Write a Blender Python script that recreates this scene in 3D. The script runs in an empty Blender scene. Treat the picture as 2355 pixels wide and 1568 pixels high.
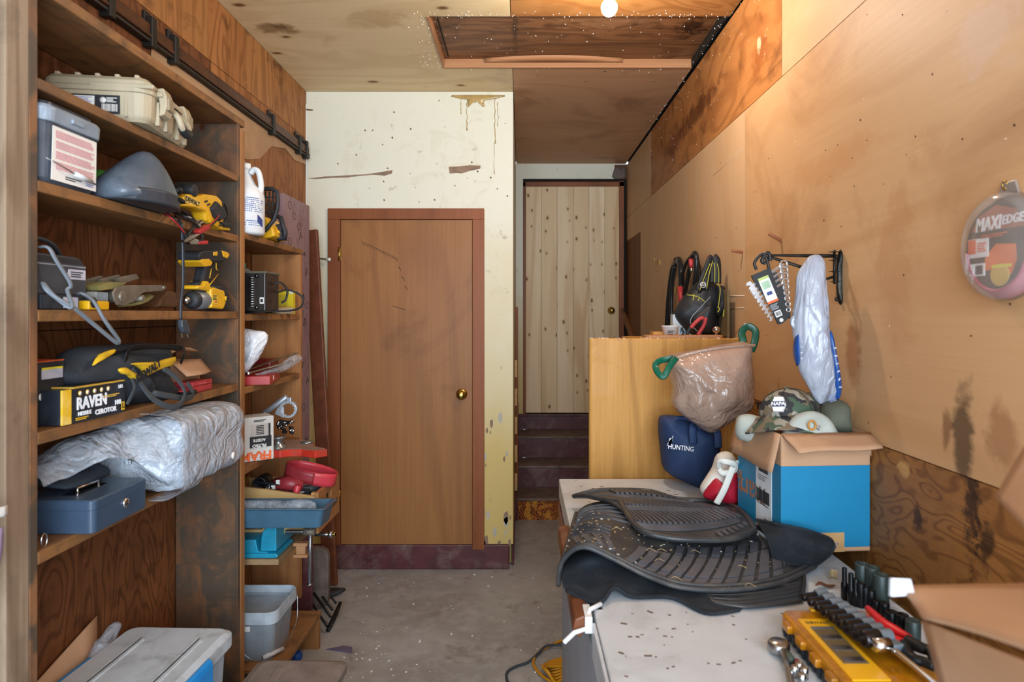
import bpy, math, random
from mathutils import Vector, Matrix, noise, Euler
random.seed(7)
V = Vector; R = math.radians
S = bpy.context.scene; C = S.collection
# ---------------- camera (2355x1568 photo: level camera, vanishing point at 1200,722) ----------------
F, CX, CY, H = 1500.0, 1200.0, 722.0, 1.546
cam_d = bpy.data.cameras.new('camera'); cam = bpy.data.objects.new('camera', cam_d); C.objects.link(cam)
cam.location = (0, 0, H); cam.rotation_euler = (R(90), 0, 0)
cam_d.sensor_width = 36; cam_d.sensor_fit = 'HORIZONTAL'; cam_d.lens = F/2355*36
cam_d.shift_x = -(CX-1177.5)/2355; cam_d.shift_y = -(784-CY)/2355
cam_d.clip_start = 0.05
cam_d.dof.use_dof = True; cam_d.dof.focus_distance = 2.9; cam_d.dof.aperture_fstop = 4.0
S.camera = cam
# ---------------- world, daylight from the open doorway behind, exposure ----------------
w = bpy.data.worlds.new('world'); S.world = w; w.use_nodes = True
w.node_tree.nodes['Background'].inputs[0].default_value = (0.72, 0.86, 1.0, 1)
w.node_tree.nodes['Background'].inputs[1].default_value = 1.0
def area(name, loc, rot, sx, sy, power, col):
    l = bpy.data.lights.new(name, 'AREA'); l.shape = 'RECTANGLE'; l.size = sx; l.size_y = sy
    l.energy = power; l.color = col
    o = bpy.data.objects.new(name, l); C.objects.link(o); o.location = loc; o.rotation_euler = rot
    return o
area('daylight_doorway', (0.45, -1.5, 1.75), (R(99), 0, 0), 2.6, 2.2, 150, (0.74, 0.87, 1.0))
BULB_STRENGTH = 560
S.view_settings.view_transform = 'Standard'; S.view_settings.look = 'None'
S.view_settings.gamma = 1; S.view_settings.use_curve_mapping = False
S.view_settings.exposure = 0.70

# ---------------- helpers ----------------
def at(px, py, Y): return V(((px-CX)*Y/F, Y, H-(py-CY)*Y/F))      # photo pixel at depth Y
def atx(px, py, X): return at(px, py, X*F/(px-CX))                # on a plane of constant X
def atz(px, py, Z): return at(px, py, F*(H-Z)/(py-CY))            # on a plane of constant Z
def fr(o, x, y):                                                  # frame: x right, y up, z out
    x = V(x).normalized(); y = V(y); z = x.cross(y).normalized(); y = z.cross(x).normalized()
    m = Matrix((x, y, z)).transposed().to_4x4(); m.translation = V(o); return m
def NZ(p, s=1.0, seed=0): return noise.noise(V(p)*s + V((seed*7.3, seed*3.1, seed*1.7)))
def srgb(c):
    if isinstance(c, str):
        c = tuple(int(c[i:i+2], 16)/255 for i in (0, 2, 4))
    return tuple((x/12.92 if x <= .04045 else ((x+.055)/1.055)**2.4) for x in c) + (1,)

class MB:
    def __init__(s): s.v = []; s.f = []; s.m = []; s.s = []; s.mats = []
    def add(s, vs, fs, mat, smooth=False, M=None):
        o = len(s.v)
        if mat not in s.mats: s.mats.append(mat)
        k = s.mats.index(mat)
        s.v += [tuple(M @ V(v)) if M is not None else tuple(v) for v in vs]
        for f in fs: s.f.append([i+o for i in f]); s.m.append(k); s.s.append(smooth)
        return s
    def bb(s, x0, x1, y0, y1, z0, z1, mat, M=None):
        vs = [(x, y, z) for z in (z0, z1) for y in (y0, y1) for x in (x0, x1)]
        return s.add(vs, [(0,2,3,1),(4,5,7,6),(0,1,5,4),(2,6,7,3),(0,4,6,2),(1,3,7,5)], mat, False, M)
    def box(s, c, d, mat, M=None, rot=None):
        T = Matrix.Translation(c)
        if rot: T = T @ Euler(rot).to_matrix().to_4x4()
        if M is not None: T = M @ T
        return s.bb(-d[0]/2, d[0]/2, -d[1]/2, d[1]/2, -d[2]/2, d[2]/2, mat, T)
    def loft(s, rings, mat, cap=True, smooth=True, M=None, close=True):
        n = len(rings[0]); vs = [p for r in rings for p in r]; fs = []
        for i in range(len(rings)-1):
            for j in range(n if close else n-1):
                k = (j+1) % n
                fs.append((i*n+j, i*n+k, (i+1)*n+k, (i+1)*n+j))
        if cap: fs.append(tuple(range(n))[::-1]); fs.append(tuple(range((len(rings)-1)*n, len(rings)*n)))
        return s.add(vs, fs, mat, smooth, M)
    def tube(s, pts, r, mat, n=8, closed=False, M=None, flat=1.0, up=None):
        pts = [V(p) for p in pts]; L = len(pts); rs = r if isinstance(r, (list, tuple)) else [r]*L
        rings = []; prev = V(up) if up else None
        for i, p in enumerate(pts):
            a = pts[i-1] if (i > 0 or closed) else p; b = pts[(i+1) % L] if (i < L-1 or closed) else p
            t = (b-a).normalized() if (b-a).length > 1e-9 else V((0,0,1))
            if prev is None: prev = V((0,0,1)) if abs(t.z) < .9 else V((1,0,0))
            u = prev - t*prev.dot(t)
            if u.length < 1e-5: u = t.orthogonal()
            u.normalize(); w_ = t.cross(u)
            if not up: prev = u
            rings.append([p + (u*math.cos(q)*flat + w_*math.sin(q))*rs[i] for q in [2*math.pi*k/n for k in range(n)]])
        if closed: rings.append(rings[0])
        return s.loft(rings, mat, not closed, True, M)
    def cyl(s, p0, p1, r, mat, r1=None, n=20, M=None):
        return s.tube([p0, p1], [r, r if r1 is None else r1], mat, n, M=M)
    def lathe(s, prof, o, ax, mat, n=24, M=None):
        ax = V(ax).normalized(); u = ax.orthogonal().normalized(); w_ = ax.cross(u); o = V(o)
        rings = [[o + ax*h + (u*math.cos(2*math.pi*k/n) + w_*math.sin(2*math.pi*k/n))*max(r, 1e-4) for k in range(n)] for r, h in prof]
        return s.loft(rings, mat, True, True, M)
    def prism(s, poly, M, t, mat, smooth=False, t0=0.0):      # poly in the M frame's xy plane, from z=t0 to z=t
        n = len(poly); vs = [(a, b, t0) for a, b in poly] + [(a, b, t) for a, b in poly]
        fs = [tuple(range(n))[::-1], tuple(range(n, 2*n))] + [(i, (i+1) % n, n+(i+1) % n, n+i) for i in range(n)]
        return s.add(vs, fs, mat, smooth, M)
    def grid(s, fn, nu, nv, mat, smooth=True, M=None):
        vs = [fn(i/nu, j/nv) for i in range(nu+1) for j in range(nv+1)]; q = nv+1
        return s.add(vs, [(i*q+j, (i+1)*q+j, (i+1)*q+j+1, i*q+j+1) for i in range(nu) for j in range(nv)], mat, smooth, M)
    def sheet(s, fn, nu, nv, th, mat, M=None, smooth=True):    # a surface with a real thickness
        P0 = [[V(fn(i/nu, j/nv)) for j in range(nv+1)] for i in range(nu+1)]; q = nv+1; lo = []
        for i in range(nu+1):
            for j in range(nv+1):
                a = P0[min(i+1, nu)][j]-P0[max(i-1, 0)][j]; b = P0[i][min(j+1, nv)]-P0[i][max(j-1, 0)]
                nn = a.cross(b); nn = nn.normalized() if nn.length > 1e-12 else V((0,0,1)); lo.append(P0[i][j]-nn*th)
        vs = [p for r_ in P0 for p in r_] + lo; o = (nu+1)*q; fs = []
        for i in range(nu):
            for j in range(nv):
                a, b, c, d = i*q+j, (i+1)*q+j, (i+1)*q+j+1, i*q+j+1
                fs += [(a, b, c, d), (o+d, o+c, o+b, o+a)]
        rim = [(i*q, (i+1)*q) for i in range(nu)] + [(nu*q+j, nu*q+j+1) for j in range(nv)] + \
              [((i+1)*q+nv, i*q+nv) for i in range(nu)] + [(j+1, j) for j in range(nv)]
        for a, b in rim: fs.append((b, a, o+a, o+b))
        return s.add(vs, fs, mat, smooth, M)
    def ball(s, c, r, mat, nu=20, nv=12, M=None):
        if not isinstance(r, (tuple, list)): r = (r, r, r)
        rings = []
        for i in range(nv+1):
            t = math.pi*i/nv; q = max(math.sin(t), 1e-3)
            rings.append([V((c[0]+r[0]*q*math.cos(2*math.pi*k/nu), c[1]+r[1]*q*math.sin(2*math.pi*k/nu), c[2]-r[2]*math.cos(t))) for k in range(nu)])
        return s.loft(rings, mat, True, True, M)
    def pillow(s, poly, M, t, mat, rings=7, amp=0.0, freq=20, seed=0, sub=3, power=.5, back=1.0, pl=None):
        # closed, puffed body over an outline, with a real depth of about 2t
        pts = []
        n = len(poly)
        for i in range(n):                                      # round the outline (Catmull-Rom)
            p0, p1, p2, p3 = [V((*poly[(i+k) % n], 0)) for k in (-1, 0, 1, 2)]
            for k in range(sub):
                u = k/sub
                pts.append(.5*((2*p1)+(p2-p0)*u+(2*p0-5*p1+4*p2-p3)*u*u+(3*p1-p0-3*p2+p3)*u**3))
        c = sum(pts, V((0,0,0)))/len(pts)
        if pl: c = V((*pl, 0))
        def ring(q, sg):
            out = []
            for p in pts:
                g = c+(p-c)*q; d = sg*t*(max(1-q*q, 0)**power)*(1 if sg > 0 else back)
                if amp: 
                    g2 = V((g.x, g.y, d)); k = .35+.65*(1-q*q)
                    nn = abs(NZ(g2, freq, seed))*2-.5 + .6*NZ(g2, freq*2.3, seed+3)
                    d += sg*amp*k*nn; g = g + V((NZ(g2, freq*.7, seed+5), NZ(g2, freq*.7, seed+9), 0))*amp*.6
                out.append(V((g.x, g.y, d)))
            return out
        qs = [math.sin(math.pi/2*i/rings) for i in range(1, rings+1)]; qs[-1] = 1.0
        rr = [ring(max(q, .02), -1) for q in [0.02]+qs[:-1]] + [ring(1.0, 1)] + [ring(max(q, .02), 1) for q in qs[:-1][::-1]+[0.02]]
        return s.loft(rr, mat, True, True, M)
    def text(s, body, size, M, mat, ext=.0004, align='CENTER', sx=1.0, shear=0, bold=0.0):
        cu = bpy.data.curves.new('t', 'FONT'); cu.body = body; cu.size = size; cu.align_x = align; cu.align_y = 'CENTER'
        cu.extrude = ext; cu.resolution_u = 2; cu.shear = shear; cu.offset = bold
        ob = bpy.data.objects.new('t', cu); C.objects.link(ob)
        dg = bpy.context.evaluated_depsgraph_get(); me = bpy.data.meshes.new_from_object(ob.evaluated_get(dg))
        s.add([(v.co.x*sx, v.co.y, v.co.z) for v in me.vertices], [tuple(p.vertices) for p in me.polygons], mat, False, M)
        bpy.data.objects.remove(ob); bpy.data.meshes.remove(me); bpy.data.curves.remove(cu); return s
    def bars(s, M, x0, x1, y0, y1, n, mat, fill=.5, z=.0006, ragged=.25, seed=1):   # rows of print too small to read
        rr = random.Random(seed)
        for i in range(n):
            y = y1-(y1-y0)*(i+.5)/n; h = (y1-y0)/n*fill/2
            e = x0+(x1-x0)*(1-rr.random()*ragged)
            s.bb(x0, e, y-h, y+h, 0, z, mat, M)
        return s
    def code(s, M, x0, x1, y0, y1, mat, n=18, z=.0006, seed=1):                      # bar code
        rr = random.Random(seed); 
        for i in range(n):
            x = x0+(x1-x0)*i/n; s.bb(x, x+(x1-x0)/n*(.25+.5*rr.random()), y0, y1, 0, z, mat, M)
        return s
    def build(s, name, parent=None, bevel=0, sub=0, loc=None, rot=None, seg=2):
        me = bpy.data.meshes.new(name); me.from_pydata(s.v, [], s.f)
        for m_ in s.mats: me.materials.append(m_)
        me.polygons.foreach_set('material_index', s.m); me.polygons.foreach_set('use_smooth', s.s)
        me.validate(); me.update()
        ob = bpy.data.objects.new(name, me); C.objects.link(ob)
        if parent: ob.parent = parent
        if loc: ob.location = loc
        if rot: ob.rotation_euler = rot
        if bevel:
            b = ob.modifiers.new('b', 'BEVEL'); b.width = bevel; b.segments = seg; b.limit_method = 'ANGLE'; b.angle_limit = R(40)
        if sub:
            b = ob.modifiers.new('s', 'SUBSURF'); b.levels = b.render_levels = sub
        return ob
def tag(o, label, cat=None, group=None, kind=None):
    if label: o['label'] = label
    if cat: o['category'] = cat
    if group: o['group'] = group
    if kind: o['kind'] = kind
    return o
def thing(name, label, cat, loc=(0,0,0), rz=0, group=None, rot=None):
    o = bpy.data.objects.new(name, None); C.objects.link(o); o.empty_display_size = .05
    o.location = loc; o.rotation_euler = rot if rot else (0, 0, R(rz))
    return tag(o, label, cat, group)
def copy_tree(o, loc=None, rz=None, label=None):
    c = o.copy(); C.objects.link(c)
    if loc is not None: c.location = loc
    if rz is not None: c.rotation_euler = (0, 0, R(rz))
    if label: c['label'] = label
    for ch in [x for x in bpy.data.objects if x.parent == o]:
        d = ch.copy(); C.objects.link(d); d.parent = c
    return c
def crv(pts, n=8):                                              # smooth path through points
    pts = [V(p) for p in pts]; out = []
    P_ = [pts[0]]+pts+[pts[-1]]
    for i in range(1, len(P_)-2):
        p0, p1, p2, p3 = P_[i-1:i+3]
        for k in range(n):
            u = k/n; out.append(.5*((2*p1)+(p2-p0)*u+(2*p0-5*p1+4*p2-p3)*u*u+(3*p1-p0-3*p2+p3)*u**3))
    return out+[pts[-1]]

# ---------------- materials ----------------
class G:
    def __init__(s, name):
        s.m = bpy.data.materials.new(name); s.m.use_nodes = True; s.t = s.m.node_tree; s.b = s.t.nodes['Principled BSDF']
    def n(s, ty, **kw):
        x = s.t.nodes.new('ShaderNode'+ty)
        for k, v in kw.items(): setattr(x, k, v)
        return x
    def l(s, a, b): s.t.links.new(a, b)
    def inp(s, node, key, val):
        if isinstance(val, bpy.types.NodeSocket): s.l(val, node.inputs[key])
        else: node.inputs[key].default_value = val
    def co(s, scale=(1,1,1), rot=(0,0,0), loc=(0,0,0)):
        tc = s.n('TexCoord'); mp = s.n('Mapping'); s.l(tc.outputs['Object'], mp.inputs[0])
        mp.inputs['Scale'].default_value = scale; mp.inputs['Rotation'].default_value = rot; mp.inputs['Location'].default_value = loc
        return mp.outputs[0]
    def noise(s, co, scale, detail=4, dist=0, rough=.55):
        x = s.n('TexNoise'); s.l(co, x.inputs['Vector']); x.inputs['Scale'].default_value = scale
        x.inputs['Detail'].default_value = detail; x.inputs['Distortion'].default_value = dist; x.inputs['Roughness'].default_value = rough
        return x.outputs['Fac']
    def ma(s, op, a, b=0.0, c=0.0):
        x = s.n('Math', operation=op)
        for i, v in enumerate((a, b, c)): s.inp(x, i, v)
        return x.outputs[0]
    def ramp(s, f, a, b, ca=0.0, cb=1.0):
        x = s.n('MapRange'); s.inp(x, 0, f); x.inputs[1].default_value = a; x.inputs[2].default_value = b
        x.inputs[3].default_value = ca; x.inputs[4].default_value = cb; return x.outputs[0]
    def mix(s, f, a, b, mode='MIX'):
        x = s.n('Mix', data_type='RGBA', blend_type=mode); s.inp(x, 0, f)
        s.inp(x, 6, a if isinstance(a, bpy.types.NodeSocket) else srgb(a)); s.inp(x, 7, b if isinstance(b, bpy.types.NodeSocket) else srgb(b))
        return x.outputs[2]
    def bump(s, h, st=.3, d=.002):
        x = s.n('Bump'); x.inputs['Strength'].default_value = st; x.inputs['Distance'].default_value = d
        s.l(h, x.inputs['Height']); s.l(x.outputs[0], s.b.inputs['Normal'])
_mc = {}
def mat(name, col, rough=.5, metal=0, var=.12, vs=14, bump=0, bs=60, coat=0, alpha=1, trans=0, dirt=None, dirta=.5, ds=5, spec=.5, ior=1.45):
    if name in _mc: return _mc[name]
    g = G(name); b = g.b; co = g.co()
    f = g.noise(co, vs, 5)
    c = srgb(col); dk = tuple(x*(1-var*1.6) for x in c[:3])+(1,); lt = tuple(min(1, x*(1+var)) for x in c[:3])+(1,)
    x = g.n('Mix', data_type='RGBA'); g.l(g.ramp(f, .3, .7), x.inputs[0]); x.inputs[6].default_value = dk; x.inputs[7].default_value = lt
    out = x.outputs[2]
    if dirt: out = g.mix(g.ramp(g.noise(co, ds, 8, .6, .7), .5, .72, 0, dirta), out, dirt)
    g.l(out, b.inputs['Base Color'])
    b.inputs['Roughness'].default_value = rough; b.inputs['Metallic'].default_value = metal
    b.inputs['Coat Weight'].default_value = coat; b.inputs['Alpha'].default_value = alpha
    b.inputs['Transmission Weight'].default_value = trans; b.inputs['Specular IOR Level'].default_value = spec; b.inputs['IOR'].default_value = ior
    if bump: g.bump(g.noise(co, bs, 4), bump, .002)
    _mc[name] = g.m; return g.m
def crinkle(name, col, rough, alpha, sc, ax=(1,1,1), st=.9):      # thin plastic with sharp creases
    if name in _mc: return _mc[name]
    g = G(name); co = g.co(ax)
    a = g.ma('ABSOLUTE', g.ma('SUBTRACT', g.noise(co, sc, 3, 1.6, .5), .5)); b = g.ma('ABSOLUTE', g.ma('SUBTRACT', g.noise(co, sc*2.4, 2, 1.0, .5), .5))
    h = g.ma('ADD', a, g.ma('MULTIPLY', b, .45)); g.bump(h, st, .028)
    c = g.mix(g.ramp(g.noise(co, 6, 3), .35, .65), col, tuple(min(1, int(col[i:i+2], 16)/255*1.12) for i in (0, 2, 4)))
    g.l(c, g.b.inputs['Base Color']); g.b.inputs['Roughness'].default_value = rough; g.b.inputs['Coat Weight'].default_value = .25; g.b.inputs['Coat Roughness'].default_value = .15
    if alpha < 1: g.l(g.ramp(a, 0, .25, min(1, alpha+.3), alpha), g.b.inputs['Alpha'])
    _mc[name] = g.m; return g.m
def wood(name, light, dark, ax='Z', sc=1.0, fig=16, figa=.5, rough=.6, knots=0, knotc='4a2412', stain=None, sa=.5, ss=1.5, fib=.5, seed=0, line=None, st=8.0, dens=4.5, coat=0, sth=.55, plane='YZ', spots=()):
    if name in _mc: return _mc[name]
    g = G(name); k = {'X': 0, 'Y': 1, 'Z': 2}[ax]
    a = [1.0]*3; a[k] = 1/st; a = tuple(x*sc for x in a); loc = (seed*1.37, seed*2.11, seed*.73)
    co = g.co(a, loc=loc); cu = g.co((sc,)*3, loc=loc)
    # growth figure: contour lines of a slow noise, as on rotary-cut ply
    low = g.noise(co, 2.2, 2, .5, .5)
    ph = g.ma('SINE', g.ma('MULTIPLY', low, fig*6.283))
    figv = g.ramp(ph, .1, 1.0)
    b_ = [1.0]*3; b_[k] = 1/45
    fb = g.noise(g.co(tuple(x*sc for x in b_), loc=loc), 70, 4, .0, .7)
    big = g.noise(co, 1.1, 4, .4)
    c = g.mix(g.ramp(big, .35, .65, .38, 0), light, dark)
    c = g.mix(g.ma('MULTIPLY', figv, figa), c, line or dark)
    c = g.mix(g.ramp(fb, .45, .75, 0, fib), c, line or dark)
    if stain: c = g.mix(g.ramp(g.noise(g.co((sc,)*3, loc=(seed*3+1, seed, 5)), ss, 7, .8, .62), sth, sth+.15, 0, sa), c, stain)
    if knots:
        v = g.n('TexVoronoi', voronoi_dimensions='2D'); kk = [1.0]*3; kk[k] = .6
        sp = g.n('SeparateXYZ'); g.l(g.co(tuple(x*dens for x in kk), loc=loc), sp.inputs[0]); cb = g.n('CombineXYZ')
        g.l(sp.outputs['XYZ'.index(plane[0])], cb.inputs[0]); g.l(sp.outputs['XYZ'.index(plane[1])], cb.inputs[1])
        g.l(cb.outputs[0], v.inputs['Vector']); v.inputs['Scale'].default_value = 1
        d = g.ma('ADD', v.outputs['Distance'], g.ramp(g.noise(cu, 30, 2), 0, 1, -.02, .02))
        s3 = g.n('SeparateXYZ'); g.l(v.outputs['Color'], s3.inputs[0]); sel = g.ma('GREATER_THAN', s3.outputs[0], .5)
        d = g.ma('ADD', d, g.ramp(s3.outputs[1], 0, 1, -.02*knots, .03*knots))
        c = g.mix(g.ma('MULTIPLY', sel, g.ramp(d, .05*knots, .16*knots, .6, 0)), c, dark)
        c = g.mix(g.ma('MULTIPLY', sel, g.ramp(d, .03*knots, .085*knots, .92, 0)), c, knotc)
    for (cx_, cy_, cz_), (rx, ry, rz_), colr, amt in spots:      # local colour patches: stains, scuffs, lighter areas, a painted highlight
        q = g.co((1/rx, 1/ry, 1/rz_), loc=(-cx_/rx, -cy_/ry, -cz_/rz_)); ln_ = g.n('VectorMath', operation='LENGTH'); g.l(q, ln_.inputs[0])
        d = g.ma('ADD', ln_.outputs['Value'], g.ramp(g.noise(cu, 9, 6, .6, .65), .3, .7, -.55, .55))
        c = g.mix(g.ramp(d, .45, 1.0, amt, 0), c, colr)
    g.l(c, g.b.inputs['Base Color']); g.b.inputs['Roughness'].default_value = rough; g.b.inputs['Coat Weight'].default_value = coat
    g.b.inputs['Specular IOR Level'].default_value = .22
    g.bump(fb, .25, .0015)
    _mc[name] = g.m; return g.m
# ---------------- setting ----------------
XL, XR, ZC, Y1, Y2, XH = -1.31, 0.945, 2.896, 3.96, 5.87, -0.052
YN = -0.6
def SX(px, py, ry, rz_, col, amt): p = atx(px, py, XR); return (tuple(p), (.1, ry, rz_), col, amt)
def SZ(px, py, rx, ry, col, amt): p = atz(px, py, ZC); return (tuple(p), (rx, ry, .12), col, amt)
ply_r_mid = wood('ply_right_mid', 'cda57a', 'b08254', 'Y', 1.0, 5, .28, .5, stain='8c5a32', sa=.45, ss=1.3, fib=.22, st=3.5, seed=1, spots=[SX(2215, 1010, .035, .13, '2c2219', .75), SX(2175, 985, .02, .05, '5a3018', .6), SX(2300, 1020, .05, .08, '7a4526', .45), SX(2290, 60, .12, .1, 'c9a894', .5), SX(1960, 790, .05, .13, '8a5026', .6), SX(1900, 380, .3, .06, 'b8804e', .4), SX(2060, 620, .1, .2, 'b07c50', .4)])  # pale spot near the top paints the wall's bright highlight into its colour
ply_r_mid2 = wood('ply_right_far', 'cda982', 'b58c60', 'Z', 1.0, 4, .22, .5, stain='9a6c44', sa=.3, ss=1.6, fib=.2, st=3, seed=2)
ply_r_low = wood('ply_right_low', 'a5713c', '5f3818', 'Y', 3.6, 13, .6, .5, stain='40230f', sa=.5, ss=.6, fib=.4, st=2.6, seed=3, spots=[SX(2235, 1150, .03, .16, '1d140c', .8), SX(2110, 1195, .02, .04, '1d140c', .75), SX(2265, 1250, .03, .07, '1d140c', .75), SX(2080, 1078, .03, .025, 'd0a060', .7)])
ply_r_up1 = wood('ply_right_up_near', 'd2b08a', 'b58a5c', 'Y', 1.0, 5, .3, .5, stain='a47850', sa=.3, fib=.2, st=4, seed=4)
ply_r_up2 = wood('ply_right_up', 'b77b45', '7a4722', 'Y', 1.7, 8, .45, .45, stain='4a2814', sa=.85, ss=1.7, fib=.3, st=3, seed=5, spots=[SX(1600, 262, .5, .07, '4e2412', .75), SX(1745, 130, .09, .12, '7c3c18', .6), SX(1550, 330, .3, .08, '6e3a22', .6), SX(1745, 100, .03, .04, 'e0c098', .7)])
ply_dark = wood('ply_dark', '7d4d2b', '4f2d17', 'Z', 1.0, 5, .4, .6, stain='35200f', sa=.4, fib=.3, seed=6)
ply_left = wood('ply_left', 'a87040', '70421f', 'Z', 2.0, 11, .6, .6, stain='4a2a12', sa=.55, ss=2.6, fib=.45, st=6, seed=7)
ply_left_up = wood('ply_left_up', 'ab7645', '764823', 'Z', 2.0, 9, .55, .6, stain='3c2210', sa=.7, ss=3.2, fib=.45, st=7, seed=8)
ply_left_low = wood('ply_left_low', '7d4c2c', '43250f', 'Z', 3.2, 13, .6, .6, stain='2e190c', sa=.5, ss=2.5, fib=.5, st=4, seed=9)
ply_ceil = wood('ply_ceiling_pale', 'e6d0a6', 'c8ab7c', 'X', 1.0, 7, .35, .6, knots=.9, knotc='6b4424', stain='84653c', sa=.4, ss=2.2, fib=.25, st=3, seed=10, dens=4.2, plane='XY', spots=[SZ(635, 68, .10, .07, '7c5a30', .75), SZ(640, 62, .03, .03, '5e3d1e', .6), SZ(860, 40, .2, .1, 'a57f4a', .4)])
ply_ceil_o = wood('ply_ceiling_orange', 'b8834c', '8a5529', 'X', 1.8, 10, .55, .5, stain='6a3e1e', sa=.4, ss=2, fib=.3, st=2.5, seed=11)
ply_ceil_r = wood('ply_ceiling_red', 'c99d78', 'a97c5a', 'X', 1.0, 5, .25, .55, knots=.35, stain='6f4629', sa=.45, ss=1.8, fib=.25, st=3, seed=12, dens=5, plane='XY')
ply_hatch = wood('ply_hatch', '9c6e49', '573420', 'X', 2.0, 9, .6, .5, stain='2c170c', sa=.75, ss=2.2, fib=.75, st=5, seed=13, spots=[SZ(1590, 85, .1, .14, '22100a', .85), SZ(1185, 95, .02, .3, '22100a', .6), SZ(1400, 60, .35, .15, 'a88060', .45)])
pine_trim = wood('pine_trim', 'b98760', '8c5c38', 'X', 1.0, 6, .4, .5, seed=14)
dark_gap = mat('dark_gap', '1a1109', .9)
# painted plaster, yellowed towards where water ran
g = G('cream_paint'); co = g.co()
tc = g.n('SeparateXYZ'); g.l(co, tc.inputs[0])
n1 = g.noise(co, 1.6, 5, .3); n2 = g.noise(co, 14, 6, .4); n3 = g.noise(co, 5, 8, 1.2, .7)
yel = g.ramp(g.ma('ADD', g.ma('MULTIPLY', tc.outputs[2], -.55), g.ma('MULTIPLY', n1, .8)), -.75, .05)
c = g.mix(yel, 'd9d7c4', 'cab068'); c = g.mix(g.ramp(n3, .56, .7, 0, .35), c, 'b8ac82'); c = g.mix(g.ramp(n2, .66, .74, 0, .5), c, '8f8466')
g.l(c, g.b.inputs['Base Color']); g.b.inputs['Roughness'].default_value = .55; g.bump(n2, .15, .003); cream = g.m
g = G('concrete_floor'); co = g.co()
n1 = g.noise(co, 1.5, 6, .5); n2 = g.noise(co, 9, 8, .3, .7); n3 = g.noise(co, 4.5, 10, .6, .75); n4 = g.noise(co, 60, 3)
c = g.mix(g.ramp(n1, .35, .65), 'a6a5a3', '8b8885'); c = g.mix(g.ramp(n2, .45, .7, 0, .7), c, 'b6b6b6')
c = g.mix(g.ramp(n3, .55, .66, 0, .6), c, '6e625a'); c = g.mix(g.ramp(g.noise(co, 7, 10, .4, .8), .6, .66, 0, .6), c, '6b3630')
c = g.mix(g.ramp(n4, .7, .75, 0, .5), c, 'cfc8be')
g.l(c, g.b.inputs['Base Color']); g.b.inputs['Roughness'].default_value = .5; g.bump(n2, .3, .004); concrete = g.m
maroon = mat('maroon_paint', '56292c', .45, var=.2, dirt='8a7b70', dirta=.5, ds=7)
def structure(o): o['kind'] = 'structure'; return o
m = MB().bb(XL-.1, XR+.1, YN, Y2, -.05, 0, concrete); structure(m.build('floor'))
# right wall: three rows of plywood sheets
m = MB(); X0, X1 = XR, XR+.012; gp = .0015
def sh(y0, y1, z0, z1, mm): m.bb(X0, X1, y0+gp, y1-gp, z0+gp, z1-gp, mm)
sh(YN, 2.76, 0, 1.2, ply_r_low); sh(2.76, 5.19, 0, 1.2, ply_r_mid2)
sh(YN, .32, 1.2, 2.408, ply_r_mid2); sh(.32, 2.76, 1.2, 2.408, ply_r_mid); sh(2.76, 5.19, 1.2, 2.408, ply_r_mid2); sh(5.19, Y2, 0, 2.2, ply_dark); sh(5.19, Y2, 2.2, 2.408, ply_r_mid2)
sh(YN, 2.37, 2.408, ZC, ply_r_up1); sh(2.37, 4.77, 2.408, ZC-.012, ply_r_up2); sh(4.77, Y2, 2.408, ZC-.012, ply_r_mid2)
m.bb(XR+.013, XR+.06, YN, Y2, 0, ZC+.1, dark_gap); structure(m.build('wall_right'))
# left wall
m = MB(); X0, X1 = XL-.012, XL
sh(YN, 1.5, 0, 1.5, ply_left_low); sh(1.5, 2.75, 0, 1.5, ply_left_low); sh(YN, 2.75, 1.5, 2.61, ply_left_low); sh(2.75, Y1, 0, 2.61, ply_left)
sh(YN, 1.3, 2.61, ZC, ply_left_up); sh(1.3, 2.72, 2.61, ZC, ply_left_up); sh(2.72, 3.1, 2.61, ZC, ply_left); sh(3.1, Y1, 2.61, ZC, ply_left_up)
m.bb(XL-.06, XL-.013, YN, Y1, 0, ZC+.1, dark_gap); structure(m.build('wall_left'))
# ceiling with the hatch opening
HX0, HX1, HY0, HY1 = -.43, .93, 2.96, 3.575
m = MB()
m.bb(XL, HX0, YN, 1.9, ZC, ZC+.012, ply_ceil).bb(XL, HX0, 1.902, Y1, ZC, ZC+.012, ply_ceil)
m.bb(HX0, XH, YN, HY0, ZC, ZC+.012, ply_ceil).bb(HX0, XH, HY1, Y1, ZC, ZC+.012, ply_ceil)
m.bb(XH+.003, XR, YN, HY0, ZC, ZC+.012, ply_ceil_o).bb(XH+.003, XR-.012, HY1, Y2, ZC, ZC+.012, ply_ceil_r)
m.bb(XL-.1, XR+.1, YN, HY0-.03, ZC+.02, ZC+.06, dark_gap).bb(XL-.1, XR+.1, HY1+.03, Y2, ZC+.02, ZC+.06, dark_gap)
m.bb(XL-.1, HX0-.03, HY0-.03, HY1+.03, ZC+.02, ZC+.06, dark_gap); structure(m.build('ceiling'))
t = thing('attic_hatch', 'stained dark plywood attic hatch panel set in the ceiling beside the bulb', 'hatch', ((HX0+HX1)/2, (HY0+HY1)/2, ZC))
def loc(o, t_): 
    o.location = -V(t_.location) ; return o
m = MB().bb(HX0-.02, HX1+.02, HY0-.02, HY1+.02, ZC+.045, ZC+.06, ply_hatch); loc(m.build('panel', t), t)
m = MB().bb(HX0, HX1, HY1-.012, HY1+.004, ZC-.004, ZC+.045, pine_trim).bb(HX0-.004, HX0+.008, HY0, HY1, ZC-.003, ZC+.045, pine_trim)
m.bb(HX0, HX1, HY0-.004, HY0+.006, ZC+.001, ZC+.045, dark_gap).bb(HX1-.004, HX1+.01, HY0, HY1, ZC-.001, ZC+.045, dark_gap)
m.bb(HX0+.03, HX0+.036, HY0+.05, HY1-.05, ZC+.038, ZC+.046, dark_gap)
o = loc(m.build('frame', t, bevel=.002), t)
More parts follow.
